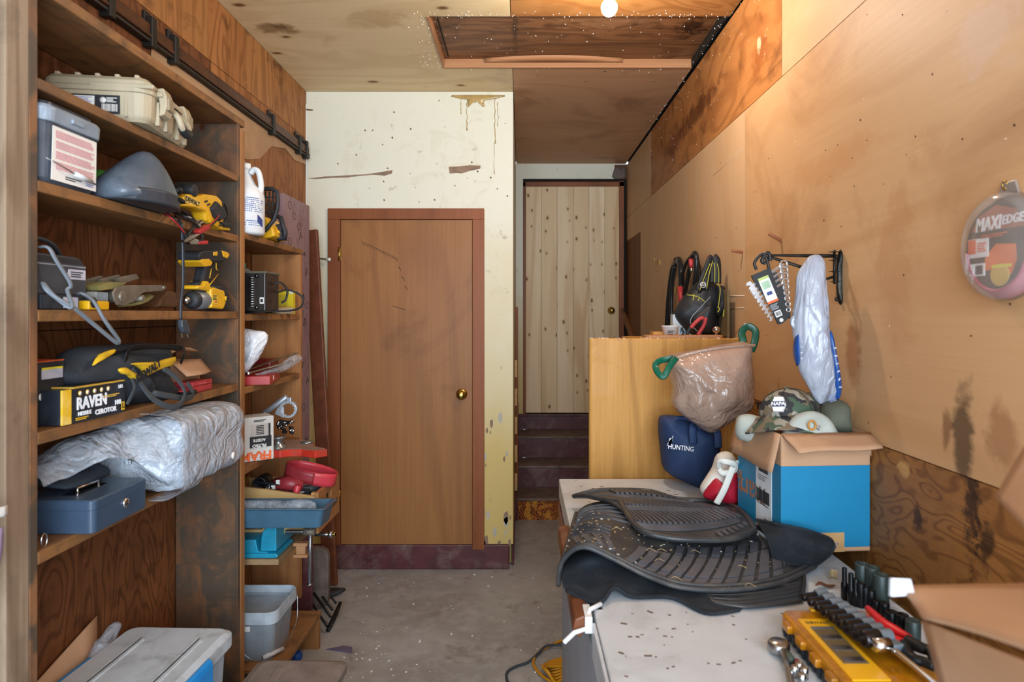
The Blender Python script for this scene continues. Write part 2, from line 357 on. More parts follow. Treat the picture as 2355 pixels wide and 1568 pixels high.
m = MB(); m.sheet(lambda u, v: (-.2+.75*u, HY1-.03-.035*math.sin(math.pi*u)*v, ZC+.02+.022*v), 16, 2, .004, pine_trim)
o = loc(m.build('warped_strip', t), t); tag(o, 'pale warped strip of veneer curling along the far edge')
# insulation flecks caught round the hatch: nobody could count them
white_fluff = mat('white_fluff', 'e8e4dc', .9)
m = MB(); rr = random.Random(3)
for i in range(250):
    k = rr.random()
    if k < .4: x, y = rr.uniform(HX0-.1, HX1), HY0+rr.gauss(-.015, .02); z = ZC-.001
    elif k < .6: x, y = rr.uniform(HX0, HX1-.05), rr.uniform(HY0+.02, HY1-.03); z = ZC+.044
    elif k < .75: x, y = rr.uniform(HX0, HX1), HY1+abs(rr.gauss(.01, .02)); z = ZC-.001
    elif k < .9: x, y = HX1+rr.gauss(-.005, .01), rr.uniform(HY0-.1, Y2-1); z = ZC-.004
    else: x, y = HX0-rr.random()*.12, rr.uniform(HY0, HY1); z = ZC-.001
    s_ = rr.uniform(.001, .0036)
    m.box((x, y, z), (s_*rr.uniform(.6, 1.6), s_, s_*1.3), white_fluff, rot=(rr.random()*3, rr.random()*3, rr.random()*3))
for i in range(90):
    y = rr.uniform(2.2, 5.2); z = ZC-abs(rr.gauss(0, .22)); s_ = rr.uniform(.0008, .0026)
    m.box((XR-.001, y, z), (s_, s_, s_*1.4), white_fluff, rot=(rr.random()*3, 0, 0))
tag(m.build('insulation_fluff'), 'white insulation flecks clinging around the attic hatch edges', 'fluff', kind='stuff')
# closet wall
def wx(px): return (px-CX)*Y1/F
def wz(py): return H-(py-CY)*Y1/F
DX0, DX1, DZ0, DZ1 = wx(770), wx(1100), wz(1252), wz(492)
m = MB(); T = .1
m.prism([(XL, .148), (DX0, .148), (DX0, DZ1), (DX1, DZ1), (DX1, .148), (XH, .148), (XH, ZC), (XL, ZC)], fr((0, Y1, 0), (1,0,0), (0,0,1)), -T, cream)
m.bb(XH-.09, XH-.001, Y1+T, Y2, .0, ZC, cream)
structure(m.build('wall_back', bevel=.003))
m = MB().bb(XL, wx(1171), Y1-.012, Y1+.1, 0, .148, maroon).bb(XH-.012, XH+.004, Y1+.05, Y2-.9, 0, .12, maroon); structure(m.build('baseboard_back', bevel=.006))
foam = mat('amber_drip', 'b0935a', .25, var=.2, coat=.6)
m = MB(); rr = random.Random(8)
for px, a, b, r_ in ((1074, 225, 300, 1.0), (1060, 222, 262, .7), (1138, 225, 330, .9), (1145, 235, 290, .6), (1137, 330, 400, .5), (1112, 222, 245, 1.3), (1094, 222, 236, 1.5)):
    pts = [V((wx(px+rr.uniform(-1.5, 1.5)), Y1-.002, wz(a+(b-a)*i/10))) for i in range(11)]
    m.tube(pts, [.003*r_*(rr.uniform(.5, 1.2)) for i in range(10)]+[.006*r_], foam, 6)
m.pillow([(wx(x), wz(y)) for x, y in ((1040, 219), (1060, 228), (1075, 226), (1076, 246), (1084, 238), (1092, 232), (1104, 233), (1110, 246), (1114, 232), (1136, 228), (1160, 219))], fr((0, Y1-.001, 0), (1,0,0), (0,0,1)), .006, foam, rings=3, amp=.002, freq=40)
o = m.build('resin_drip'); tag(o, 'amber glue drips run down from the ceiling on the cream wall', 'stain')
bare = mat('bare_plaster', '8f7762', .8, var=.2, vs=30); scuff = mat('scuff_brown', '6b4a30', .8)
m = MB(); W = fr((0, Y1, 0), (1,0,0), (0,0,1))
def patch(pts, mm, t=.0012): m.prism([(wx(x), wz(y)) for x, y in pts], W, t, mm)
patch([(1032, 384), (1060, 382), (1080, 380), (1106, 381), (1104, 388), (1080, 393), (1062, 399), (1050, 398), (1034, 399)], bare)
patch([(706, 410), (730, 408), (760, 405), (800, 403), (835, 401), (862, 398), (903, 391), (901, 399), (885, 404), (860, 402), (832, 404), (800, 408), (760, 409), (725, 412)], bare)
patch([(704, 250), (720, 252), (719, 255), (704, 254)], scuff)
for _ in range(26):
    x, y = rr.uniform(715, 1170), rr.uniform(230, 470); k = rr.uniform(.8, 2.6)
    patch([(x-k, y), (x, y-k*1.3), (x+k, y+.3*k), (x+.2*k, y+k)], scuff, .0008)
for _ in range(18):
    x, y = rr.uniform(1112, 1174), rr.choice((rr.uniform(940, 1080), rr.uniform(1180, 1255))); k = rr.uniform(2, 10)
    patch([(x-k*.5, y-k), (x+k*.4, y-k*1.6), (x+k*.6, y+k*.5), (x, y+k*1.7), (x-k*.6, y+k*.6)], rr.choice([bare, mat('grey_plaster', 'b3afa0', .8)]), .0008)
m.add([], [], bare)
structure(m.build('trim_1'))
door_wood = wood('door_veneer', '9b6a3c', '744828', 'Z', 1.0, 4, .3, .42, stain='5c3520', sa=.5, ss=1.4, fib=.35, st=5, seed=20, spots=[((wx(1075), 3.956, wz(850)), (.04, .1, .22), '8d8076', .55), ((wx(1060), 3.956, wz(800)), (.03, .1, .1), '9c9088', .45), ((wx(820), 3.956, wz(1000)), (.06, .1, .45), '5f3a20', .45), ((wx(1000), 3.956, wz(640)), (.12, .1, .3), 'b07a44', .4)])
frame_wood = wood('door_casing', '8f5430', '64351d', 'Z', 1.0, 5, .35, .45, stain='4a2614', sa=.5, fib=.4, seed=21)
brass = mat('brass', 'b89a50', .25, 1, var=.15)
steel = mat('steel', 'a8a9ab', .3, 1, var=.15)
blackm = mat('black_metal', '1d1e20', .42, .5, var=.2)
d1 = thing('door_1', None, None, (0, Y1, 0)); structure(d1)
m = MB(); w_ = .073
for a, b, c_, d in ((wx(755), wx(784), wz(1252), wz(505)), (wx(1087), wx(1114), wz(1262), wz(505)),): m.bb(a, b, -.018, .05, c_, d, frame_wood)
m.bb(wx(755), wx(1114), -.018, .05, wz(505), wz(480), frame_wood).bb(wx(771), wx(1099), .031, .06, wz(1252), wz(494), dark_gap); m.build('door_frame', d1, bevel=.003)  # dark slab added behind the door so no background light shows through
m = MB().bb(wx(784.6), wx(1086.2), -.004, .03, wz(1251), wz(506), door_wood)
mk = mat('door_scratch', '3d2413', .8); WD = fr((0, -.004, 0), (1,0,0), (0,0,1))
for i in range(14):
    x = 835+i*7.6; y = 558+ (x-835)**1.12*.28+ (18 if i > 10 else 0)*(i-10)
    m.box((wx(x), -.0045, wz(y)), (.018, .0012, .0038), mk, rot=(0, R(35+20*(i % 2)), 0)); m.box((wx(x+3), -.0045, wz(y+5)), (.016, .0012, .003), mk, rot=(0, R(60), 0))
m.box((wx(918), -.0045, wz(708)), (.09, .0012, .003), mk, rot=(0, R(18), 0))
dp1 = m.build('door_panel', d1, bevel=.002)
m = MB(); c0 = (wx(1062), -.004, wz(906))
m.lathe([(.034, 0), (.034, .004), (.028, .008), (.013, .012), (.012, .03), (.024, .036), (.028, .05), (.024, .062), (.01, .067), (0, .067)], c0, (0,-1,0), brass, 28)
m.build('door_knob', d1)
m = MB()
for z in (585, 1140): m.cyl((wx(782), -.02, wz(z+16)), (wx(782), -.02, wz(z-16)), .006, brass, n=10).bb(wx(780), wx(785), -.02, -.003, wz(z+15), wz(z-15), brass)
m.build('hinge', d1)
m = MB().cyl((wx(735), -.02, wz(595)), (wx(762), -.045, wz(598)), .005, steel, n=10).cyl((wx(760), -.043, wz(598)), (wx(765), -.047, wz(598)), .01, mat('white_plastic', 'dcdcd6', .4), n=12)
m.build('bolt', d1)
# far doorway, plank door at the head of the stairs
pine = wood('pine_plank', 'e6cfac', 'c29d70', 'Z', 1.0, 7, .5, .5, knots=1.1, knotc='5a3218', stain='b39066', sa=.2, fib=.3, st=10, seed=22, dens=9, plane='XZ')
pine2 = wood('pine_plank_b', 'dcc29a', 'b58d60', 'Z', 1.0, 8, .55, .5, knots=1.0, knotc='5a3218', fib=.3, st=12, seed=27, dens=8, plane='XZ')
def hx(px): return (px-CX)*Y2/F
def hz(py): return H-(py-CY)*Y2/F
d2 = thing('door_2', None, None, (0, Y2, 0)); structure(d2)
m = MB(); xs = [1209, 1245, 1281, 1318, 1354, 1390, 1423]
for i in range(6): m.bb(hx(xs[i])+.0008, hx(xs[i+1])-.0008, -.02, .02, hz(948), hz(430), (pine, pine2)[i % 2])
m.bb(hx(1209), hx(1423), .01, .03, hz(948), hz(430), mat('pale_gap', 'c9b28c', .7))
m.build('door_panel', d2, bevel=.0012)
m = MB().bb(hx(1203), hx(1209), -.03, .05, hz(952), hz(420), frame_wood).bb(hx(1423), hx(1434), -.03, .05, hz(952), hz(412), frame_wood).bb(hx(1203), hx(1434), -.03, .05, hz(430), hz(419), frame_wood)
m.bb(hx(1203), hx(1434), -.035, .0, hz(418), hz(413), mat('dark_strip', '1c1712', .9)).build('door_frame', d2, bevel=.002)  # near-black strip above the frame head
m = MB().lathe([(.033, 0), (.033, .005), (.013, .012), (.012, .032), (.024, .038), (.027, .05), (.02, .062), (0, .065)], (hx(1405), -.02, hz(714)), (0,-1,0), brass, 24); m.build('door_knob', d2)
m = MB().bb(XH-.05, hx(1203), Y2-.01, Y2+.08, 0, ZC, cream).bb(hx(1203), hx(1413), Y2-.01, Y2+.08, hz(412), ZC, cream).bb(hx(1413), XR+.05, Y2+.01, Y2+.08, hz(412), ZC, ply_dark).bb(hx(1434), XR+.05, Y2+.0, Y2+.08, 0, hz(412), dark_gap).bb(hx(1209), hx(1434), Y2+.05, Y2+.09, 0, hz(412), dark_gap)
structure(m.build('wall_far'))
m = MB().pillow([(hx(1408), hz(408)), (hx(1414), hz(390)), (hx(1424), hz(384)), (hx(1438), hz(386)), (hx(1438), hz(410)), (hx(1420), hz(415))], fr((0, Y2-.02, 0), (1,0,0), (0,0,1)), .03, mat('rag_insulation', '6d6058', .9, bump=.6, bs=60, dirt='2b211b', dirta=.8, ds=20), rings=4, amp=.02, freq=30)
tag(m.build('torn_insulation'), 'ragged grey insulation poking out above the plank door corner', 'insulation')
# staircase
g = G('swirl_carpet'); co = g.co((1,1,1)); vo = g.n('TexVoronoi'); g.l(co, vo.inputs['Vector']); vo.inputs['Scale'].default_value = 11
ph = g.ma('SINE', g.ma('MULTIPLY', vo.outputs['Distance'], 42)); c = g.mix(g.ramp(ph, -.2, .5), '4b220e', 'a85c1d'); c = g.mix(g.ramp(g.noise(co, 18, 3), .5, .6, 0, .7), c, 'c98a2c')
g.l(c, g.b.inputs['Base Color']); g.b.inputs['Roughness'].default_value = .9; g.bump(g.noise(co, 300, 2), .5, .003); carpet = g.m
tread_w = mat('worn_tread', '6d5a50', .6, var=.25, dirt='8d8076', dirta=.5, ds=6)
st = thing('staircase', 'maroon wooden steps rising to the pine plank door', 'stairs', (.3, 4.9, 0))
ys = [4.9, 5.21, 5.5, 5.83]; zs = [.164, .337, .516, .652]; sx0, sx1 = XH+.002, .94
for i in range(4):
    z0 = zs[i-1] if i else 0
    m = MB().bb(sx0, sx1, ys[i], ys[i]+.018, z0, zs[i]-.018, carpet if i == 0 else maroon); o = loc(m.build('riser', st), st)
    if i == 0: tag(o, 'riser covered in orange swirl carpet')
    m = MB().bb(sx0, sx1, ys[i]-.012, (ys[i+1] if i < 3 else Y2-.02), zs[i]-.018, zs[i], tread_w if i < 3 else maroon); loc(m.build('tread', st, bevel=.004), st)
m = MB().bb(sx0, sx0+.02, 4.87, 5.85, 0, .16, maroon); m.prism([(4.87, .16), (5.85, .16), (5.85, .75), (5.75, .75)], fr((sx0, 0, 0), (0,1,0), (0,0,1)), .02, maroon); loc(m.build('stringer', st, bevel=.003), st)
# bulb
t = thing('ceiling_bulb', 'lit white globe bulb hanging just below the ceiling', 'light bulb', at(1401, 18, 2.5))
g = G('bulb_glow'); e = g.n('Emission'); e.inputs[0].default_value = (1.0, .91, .79, 1); e.inputs[1].default_value = BULB_STRENGTH
g.l(e.outputs[0], g.t.nodes['Material Output'].inputs[0])
MB().ball((0,0,0), (.031, .031, .033), g.m, 24, 16).build('bulb', t)
MB().lathe([(.014, .030), (.017, .04), (.02, .075), (.012, .08), (.008, .165), (.04, .17), (.042, .176)], (0,0,0), (0,0,1), mat('white_plastic', 'dcdcd6', .4), 20).build('socket', t)
# sliding door track on the left wall
t = thing('door_track', 'long brown sliding door track along the top of the left wall', 'rail', (XL, 1.4, 2.5))
rust = mat('rusty_brown', '5a3620', .45, .4, var=.3, dirt='2a1a10', dirta=.6, ds=9)
m = MB().bb(0, .028, -.6, 2.54, 0, .05, rust).bb(.02, .034, -.6, 2.54, .0, .012, rust); m.build('rail', t, bevel=.006)
m = MB().bb(0, .03, -.6, 2.54, -.015, -.006, mat('black_strip', '201914', .6)); m.build('rubber_seal', t)
for y in (.32, .62, .85, 1.0, 1.95, 2.35, 2.47):
    m = MB().bb(0, .036, y, y+.03, -.03, .075, mat('dark_bracket', '2e2b27', .5, .6)).bb(0, .012, y-.004, y+.034, .06, .095, _mc['dark_bracket']); m.build('bracket', t, bevel=.003)
m = MB(); kraft = mat('kraft_paper', 'b08d6a', .8, var=.1, vs=6)
ps = [(.9, .02), (1.7, .03), (2.15, .02), (2.5, .03), (2.54, -.03), (2.35, -.05), (2.2, -.02), (2.0, -.06), (1.85, -.16), (1.7, -.2), (1.2, -.23), (.9, -.24)]
m.prism([(y, z-.02) for y, z in ps], fr((.002, 0, 0), (0,1,0), (0,0,1)), .003, kraft); m.build('paper_backing', t)
def rrect(w_, h_, r, n=5):
    out = []
    for cx_, cy_, a0 in ((w_/2-r, h_/2-r, 0), (-w_/2+r, h_/2-r, 90), (-w_/2+r, -h_/2+r, 180), (w_/2-r, -h_/2+r, 270)):
        for k in range(n+1):
            a = R(a0+90*k/n); out.append((cx_+r*math.cos(a), cy_+r*math.sin(a)))
    return out
# ---------------- left shelving ----------------
XF, XB = -1.07, XL+.004
old_board = wood('old_board', '8b6040', '54392a', 'Z', 1.6, 6, .5, .5, knots=.5, stain='443f37', sa=.85, ss=4.0, sth=.40, fib=.5, st=7, seed=31, dens=4, plane='XZ')
old_post = wood('old_post', '97826c', '624b37', 'Z', 1.6, 8, .5, .5, knots=.4, stain='5a4a3c', sa=.6, ss=2.6, fib=.5, st=8, seed=33, dens=5)
shelf_w = wood('shelf_board', '96693f', '5f4028', 'Y', 1.8, 6, .4, .5, knots=.4, stain='4c3a2c', sa=.6, ss=4.5, sth=.48, fib=.5, st=8, seed=35, dens=4)
strip_w = wood('edge_strip', 'a87645', '74492a', 'Z', 2, 5, .4, .5, fib=.5, st=9, seed=37)
t = thing('shelving_unit', 'tall weathered wooden shelving bay nearest the camera on the left wall', 'shelf', (XL, 1.44, 0))
def L_(m, name, par, **k): return loc(m.build(name, par, **k), par)
m = MB().bb(XB+.04, XF, 1.418, 1.442, 0, 2.6, old_board); L_(m, 'side_panel', t, bevel=.002)
m = MB().bb(-1.11, XF, 1.352, 1.417, 0, 2.62, old_post); L_(m, 'post', t, bevel=.003)
m = MB().bb(-1.13, XF-.01, 1.25, 1.345, 0, 2.62, wood('shaded_post', '5f4b3a', '3c2c20', 'Z', 1.6, 6, .5, .5, fib=.5, seed=38)); L_(m, 'post', t, bevel=.003)  # nearest post: its shade is put into a darker wood colour
m = MB().bb(XB, XF-.002, 2.462, 2.484, 0, 2.264, old_board); L_(m, 'side_panel', t, bevel=.002)
m = MB().bb(XF-.03, XF+.0, 2.485, 2.52, 0, 2.25, strip_w); L_(m, 'post', t, bevel=.002)
SH = {0: (2.292, 2.264), 1: (2.07, 2.045), 2: (1.843, 1.817), 3: (1.556, 1.529), 4: (1.284, 1.256), 5: (1.018, .99)}
for k, (a, b) in SH.items():
    m = MB().bb(XB+.002, XF, 1.443, 2.461 if k else 2.52, b, a, shelf_w)
    o = L_(m, 'shelf', t, bevel=.003)
t2 = thing('shelving_unit', 'lower wooden shelving bay between the tall bay and the closet door', 'shelf', (XL, 2.6, 0))
m = MB().bb(XB, XF-.001, 3.155, 3.18, .17, 1.835, wood('knotty_side', 'b98250', '7c4e2b', 'Z', 1.5, 7, .55, .5, knots=.7, knotc='4d2813', stain='5a4030', sa=.4, fib=.45, st=6, seed=40, dens=2.6, plane='XZ')); L_(m, 'side_panel', t2, bevel=.002)
TH = {1: (1.862, 1.837), 2: (1.545, 1.52), 3: (1.262, 1.236), 4: (.95, .924)}
for k, (a, b) in TH.items():
    m = MB().bb(XB+.002, XF-.002, 2.522, 3.154 if k > 1 else 3.19, b, a, shelf_w); L_(m, 'shelf', t2, bevel=.003)
m = MB().bb(XB+.002, -.97, 2.60, 3.1, .545, .568, wood('bench_ply', '9c7f5c', '6f563c', 'Y', 1.5, 6, .4, .5, fib=.4, seed=41)); L_(m, 'vise_shelf', t2, bevel=.002)
m = MB(); m.prism([(0, 0), (.16, 0), (.14, -.02), (.02, -.14), (0, -.14)], fr((XB+.05, 2.62, .545), (1,0,0), (0,0,1)), .02, old_board); L_(m, 'brace', t2, bevel=.002)
t3 = thing('low_bench', 'low wooden step shelf on the floor under the lower bay', 'shelf', (XL, 2.6, 0))
m = MB().bb(XB, -.93, 2.525, 3.03, .15, .17, shelf_w); L_(m, 'shelf', t3, bevel=.003)
m = MB().bb(XB, -.935, 3.005, 3.028, 0, .149, strip_w); L_(m, 'side_panel', t3, bevel=.002)
# boards leaning in the corner past the shelves
purple = wood('purple_board', '9c8388', '7b6065', 'Z', 2, 9, .5, .5, stain='4a3236', sa=.4, ss=6, fib=.5, st=3, seed=43)
t = thing('plank', 'tall wide purple-grey weathered plank standing in the corner past the lower bay', 'board', (-1.25, 3.31, 0))
m = MB().bb(0, .042, 0, .40, 0, 2.16, purple)
ink = mat('ink', '2c2224', .8)
rr = random.Random(5)
for i in range(30):
    z = .75+i*.047; y = rr.uniform(.06, .36)
    if rr.random() < .45: m.tube([V((.0425, y+.022*math.cos(a), z+.02*math.sin(a))) for a in [k*.6 for k in range(11)]], .0016, ink, 4)
    else: m.box((.0425, y, z), (.002, .005, .05), ink, rot=(rr.uniform(-1.2, 1.2), 0, 0)).box((.0425, y+.02, z), (.002, .005, .04), ink, rot=(rr.uniform(-1.2, 1.2), 0, 0))
m.build('board', t, bevel=.004)
t = thing('plank', 'slim reddish-brown painted board leaning beside the closet door casing', 'board', (-1.135, 3.72, 0))
m = MB().bb(0, .088, 0, .022, 0, 2.03, mat('redbrown_paint', '6e3d26', .45, var=.2, dirt='3d2014', dirta=.4, ds=6)); m.build('board', t, bevel=.006); t.rotation_euler = (0, R(-3.6), R(-14))
t = thing('plank', 'short maroon board propped on the floor below the vise', 'board', (-1.17, 3.23, 0))
m = MB().bb(0, .13, 0, .02, 0, .62, maroon); m.build('board', t, bevel=.004)
t = thing('stone_slab', 'rounded dusty grey-brown slab propped on the floor behind the black rack', 'slab', (-1.09, 3.42, 0))
m = MB(); m.loft([[V((a, y, b)) for a, b in [(p[0], p[1]+.16) for p in rrect(.15, .32, .05)]] for y in (0, .04)], mat('slab_dusty', '6a5c52', .8, var=.25, dirt='8f857a', dirta=.5, ds=8), smooth=False); m.build('slab', t, bevel=.006)

# --- shelf 1: tan hard case
tan = mat('tan_plastic', 'a89a80', .45, var=.06); tan_d = mat('tan_plastic_dark', '8e7f64', .5, var=.06)
rubber = mat('black_rubber', '232426', .6, var=.15, bump=.2, bs=200)
paper = mat('paper_white', 'd9d6d0', .6, var=.03); printk = mat('print_black', '1c1c20', .6); print_r = mat('print_red', 'b9484a', .6); print_o = mat('print_orange', 'e0602c', .5)
t = thing('hard_case', 'tan waterproof hard case with latches and black grip on the upper shelf', 'case', (-1.02, 1.79, SH[1][0]+.004), 9)
# local: +x out to the aisle, +y away from the camera
def slab(m, cx_, cy_, w_, h_, zs, r, mt):      # stack of rounded rectangles at (z, inset)
    m.loft([[V((cx_+a, cy_+b, z)) for a, b in rrect(w_-2*i, h_-2*i, max(r-i, .004))] for z, i in zs], mt, True, False); return m
m = MB(); slab(m, -.14, .165, .27, .33, [(0, .012), (.01, .003), (.016, 0), (.078, -.003)], .035, tan)
for y in (.06, .12, .21, .27): m.bb(-.008, .003, y-.006, y+.006, .004, .07, tan)
for x in (-.06, -.13, -.2): m.bb(x-.004, x+.004, -.004, .003, .01, .07, tan)
m.build('body', t, bevel=.0015)
m = MB(); slab(m, -.14, .165, .284, .344, [(.078, 0), (.092, 0), (.093, .006), (.112, .008), (.124, .02)], .04, tan)
for x in (-.04, -.09, -.14, -.19, -.24): m.bb(x-.006, x+.006, .012, .318, .118, .131, tan)
m.bb(-.15, .012, -.008, .0, .088, .1, tan); m.bb(.0, .016, .04, .30, .082, .096, tan); m.build('lid', t, bevel=.003)
for y in (.075, .235):
    m = MB(); m.prism([(0, .108), (.016, .11), (.024, .09), (.026, .06), (.018, .035), (.004, .03), (.006, .06)], fr((0, y+.026, 0), (1,0,0), (0,0,1)), .052, tan).bb(.018, .03, y-.02, y+.02, .05, .085, tan_d); m.build('latch', t, bevel=.003)
m = MB(); m.tube(crv([(.006, .118, .07), (.03, .116, .05), (.04, .125, .02), (.042, .155, .008), (.04, .185, .02), (.03, .195, .05), (.006, .193, .07)]), .009, tan, 8)
h = m.build('handle', t); m = MB().tube(crv([(.04, .128, .018), (.043, .156, .007), (.04, .184, .018)]), .0125, rubber, 10).build('grip', h); m['label'] = 'black rubber grip'
m = MB().cyl((.005, .15, .07), (.018, .15, .068), .012, blackm).build('pressure_valve', t)
m = MB(); M = fr((-.12, -.0035, .04), (1,0,0), (0,0,1)); m.bb(-.085, .045, -.024, .026, 0, .001, printk, M).bb(-.08, -.018, -.02, .022, 0, .0016, paper, M).bb(-.08, -.018, -.008, -.002, 0, .002, print_o, M)
m.bars(M, -.076, -.022, .0, .02, 5, mat('print_lilac', '8a86a8', .6), z=.002).code(M, 0, .04, -.018, .002, paper, 16, z=.002).bars(M, .012, .04, .006, .02, 4, paper, z=.002, ragged=.5).cyl((.003, .012, 0), (.003, .012, .0017), .008, paper, M=M)
o = m.build('label', t); o['label'] = 'black and white sticker with bar code'

# --- shelf 2: bucket, helmet, saw
clear_g = mat('cloudy_plastic', '8f9aa6', .3, var=.15, alpha=.92, dirt='4d535c', dirta=.5, ds=6)
dark_in = mat('bucket_dark', '454a54', .45, var=.4, vs=9)
t = thing('bucket', 'square grey plastic pail with pink printed label and wire handle', 'bucket', (-1.155, 1.555, SH[2][0]+.001))
m = MB(); slab(m, 0, 0, .17, .19, [(0, .01), (.012, .004), (.11, 0), (.15, -.004)], .025, dark_in); m.build('body', t)
m = MB(); slab(m, 0, 0, .188, .208, [(.138, .002), (.14, 0), (.168, -.002), (.176, .004)], .03, clear_g); slab(m, 0, 0, .16, .18, [(.176, 0), (.186, 0), (.188, .012)], .025, mat('lid_dark', '30343c', .25)); m.bb(.05, .1, -.02, .02, .15, .16, clear_g); m.build('lid', t, bevel=.002)
M = fr((.0868, 0, .07), (0,1,0), (0,0,1))
m = MB().prism([(-.07, .062), (.082, .062), (.079, -.062), (-.076, -.062)], M, .0012, paper)
for k in range(4): m.bars(M, -.062, .075, .036-k*.024, .054-k*.024, 5, mat('print_pink', 'cf8a92', .7), fill=.55, ragged=.12, seed=k, z=.0018)
m.bars(M, -.03, .03, -.055, -.045, 2, printk, z=.0018, ragged=.5).bars(M, .04, .076, -.056, -.042, 3, mat('print_blue', '5d74a8', .6), z=.0018)
o = m.build('label', t); o['label'] = 'white label with rows of pink print'
m = MB().tube(crv([(.0, -.1, .12), (.05, -.1, .075), (.094, -.06, .045), (.099, .0, .03), (.097, .06, .025), (.06, .103, .04), (0, .1, .12)]), .0018, steel, 6)
m.cyl((.1, -.015, .033), (.099, .045, .027), .006, mat('white_grip', 'c9c9cb', .35, alpha=.9), n=12); m.build('handle', t)
t = thing('welding_helmet', 'dark grey welding helmet lying on its back on the second shelf', 'helmet', (-1.075, 1.825, SH[2][0]+.002))
shell = mat('helmet_shell', '4d5763', .32, var=.22, vs=7, dirt='8f949a', dirta=.3, ds=8)
m = MB(); rings = []
prof = [(-.15, .015, .05), (-.135, .035, .065), (-.10, .062, .078), (-.05, .098, .085), (-.01, .126, .085), (.03, .146, .082), (.055, .144, .08), (.08, .12, .076), (.105, .08, .068), (.122, .045, .05)]
for y, h_, w_ in prof: rings.append([V((w_*math.cos(a)*(1-.28*max(0, math.sin(a))), y, .022+max(0, h_*math.sin(a)**.9))) for a in [math.pi*k/16 for k in range(17)]]+[V((-w_*.9, y, .0)), V((w_*.9, y, .0))])
m.loft(rings, shell); o = m.build('shell', t, sub=1)
m = MB(); m.loft([[V((.102*math.cos(a)*q, .133*math.sin(a)*q-.01, z)) for a in [2*math.pi*k/28 for k in range(28)]] for z, q in ((0, .96), (.003, 1.0), (.034, 1.02), (.038, .98))], mat('helmet_trim', '2f333a', .45), smooth=False)
m.build('chin_band', t, bevel=.002)
m = MB(); 
for k in range(13): m.box((.096-.0035*abs(k-6)**1.25*.4, -.01+k*.008, .028), (.012, .004, .009), blackm)
m.build('vent', t)
m = MB().tube([(.02*math.cos(a)-.0, .128+.0, .05+.02*math.sin(a)) for a in [k*.5 for k in range(13)]], .005, blackm, 6).cyl((.03, .14, .075), (.03, .16, .075), .014, blackm).build('headband_knob', t)
t = thing('glove_bundle', 'bright green and black bundle tucked behind the welding helmet', 'bundle', (-1.225, 1.90, SH[2][0]+.012))
m = MB().pillow([(-.05, 0), (.06, 0), (.07, .08), (.02, .115), (-.05, .09)], fr((0,0,0), (0,1,0), (0,0,1)), .03, mat('green_fabric', '3f8a2a', .7, var=.3), rings=5, amp=.012, freq=25); m.build('bundle', t)
yel = mat('tool_yellow', 'd9a51c', .38, var=.1, dirt='8a6a1c', dirta=.25, ds=14); blk = mat('tool_black', '222327', .55, var=.2, bump=.15, bs=250); grey = mat('tool_grey', '7b7f84', .4, .5)
def side(px_pts, X, o):      # outline seen against the plane X, as (y,z) about o
    return [(q.y-o[1], q.z-o[2]) for q in (atx(x, y, X) for x, y in px_pts)]
def yz(t_, X): return fr((X-t_.location.x, 0, 0), (0,1,0), (0,0,1))
t = thing('cordless_saw', 'yellow cordless reciprocating saw with black battery on the second shelf', 'power tool', (-1.075, 2.1, SH[2][0]))
q = lambda pts, X=-1.05: side(pts, X, t.location)
m = MB(); M = yz(t, -1.09)
m.prism(q([(418, 452), (432, 446), (458, 450), (470, 446), (496, 450), (508, 462), (510, 478), (500, 488), (494, 500), (492, 513), (472, 509), (468, 488), (450, 480), (418, 474)]), M, .045, yel)
m.prism(q([(492, 468), (508, 470), (520, 500), (516, 518), (498, 514), (500, 494)]), M, .035, yel, t0=.008); m.build('housing', t, bevel=.006)
m = MB().prism(q([(420, 474), (450, 478), (468, 486), (478, 512), (504, 528), (524, 530), (522, 517), (500, 511), (484, 502), (474, 478), (450, 470), (420, 468)]), M, .05, yel, t0=-.004); m.build('handle_guard', t, bevel=.005)
m = MB().prism(q([(478, 478), (490, 462), (505, 478), (513, 500), (498, 508), (486, 500)]), M, .056, blk, t0=-.006).build('battery', t, bevel=.006)
m = MB().prism(q([(496, 510), (521, 514), (522, 524), (506, 522)]), M, .06, blk, t0=0).build('battery_clip', t, bevel=.003)
c_ = atx(428, 438, -1.07)-t.location; m = MB().cyl(c_+V((-.02, 0, 0)), c_+V((.03, 0, 0)), .02, blk).build('front_knob', t, bevel=.003)
m = MB(); a_ = atx(442, 464, -1.043)-t.location; MM = fr((a_.x, a_.y, a_.z), (0,1,-.06), (0,0,1)); m.bb(-.04, .05, -.012, .012, -.003, .002, mat('label_yellow', 'd8b85a', .5), MM).text('DEWALT', .022, MM @ Matrix.Translation((0, 0, .0022)), printk, ext=.0008, bold=.0005).build('label', t)
m = MB()
for k in range(4): m.prism(q([(470+k*6, 462+k*7), (476+k*6, 460+k*7), (476+k*6, 464+k*7), (470+k*6, 466+k*7)], -1.045), yz(t, -1.045), .003, blk)
m.build('vent', t)
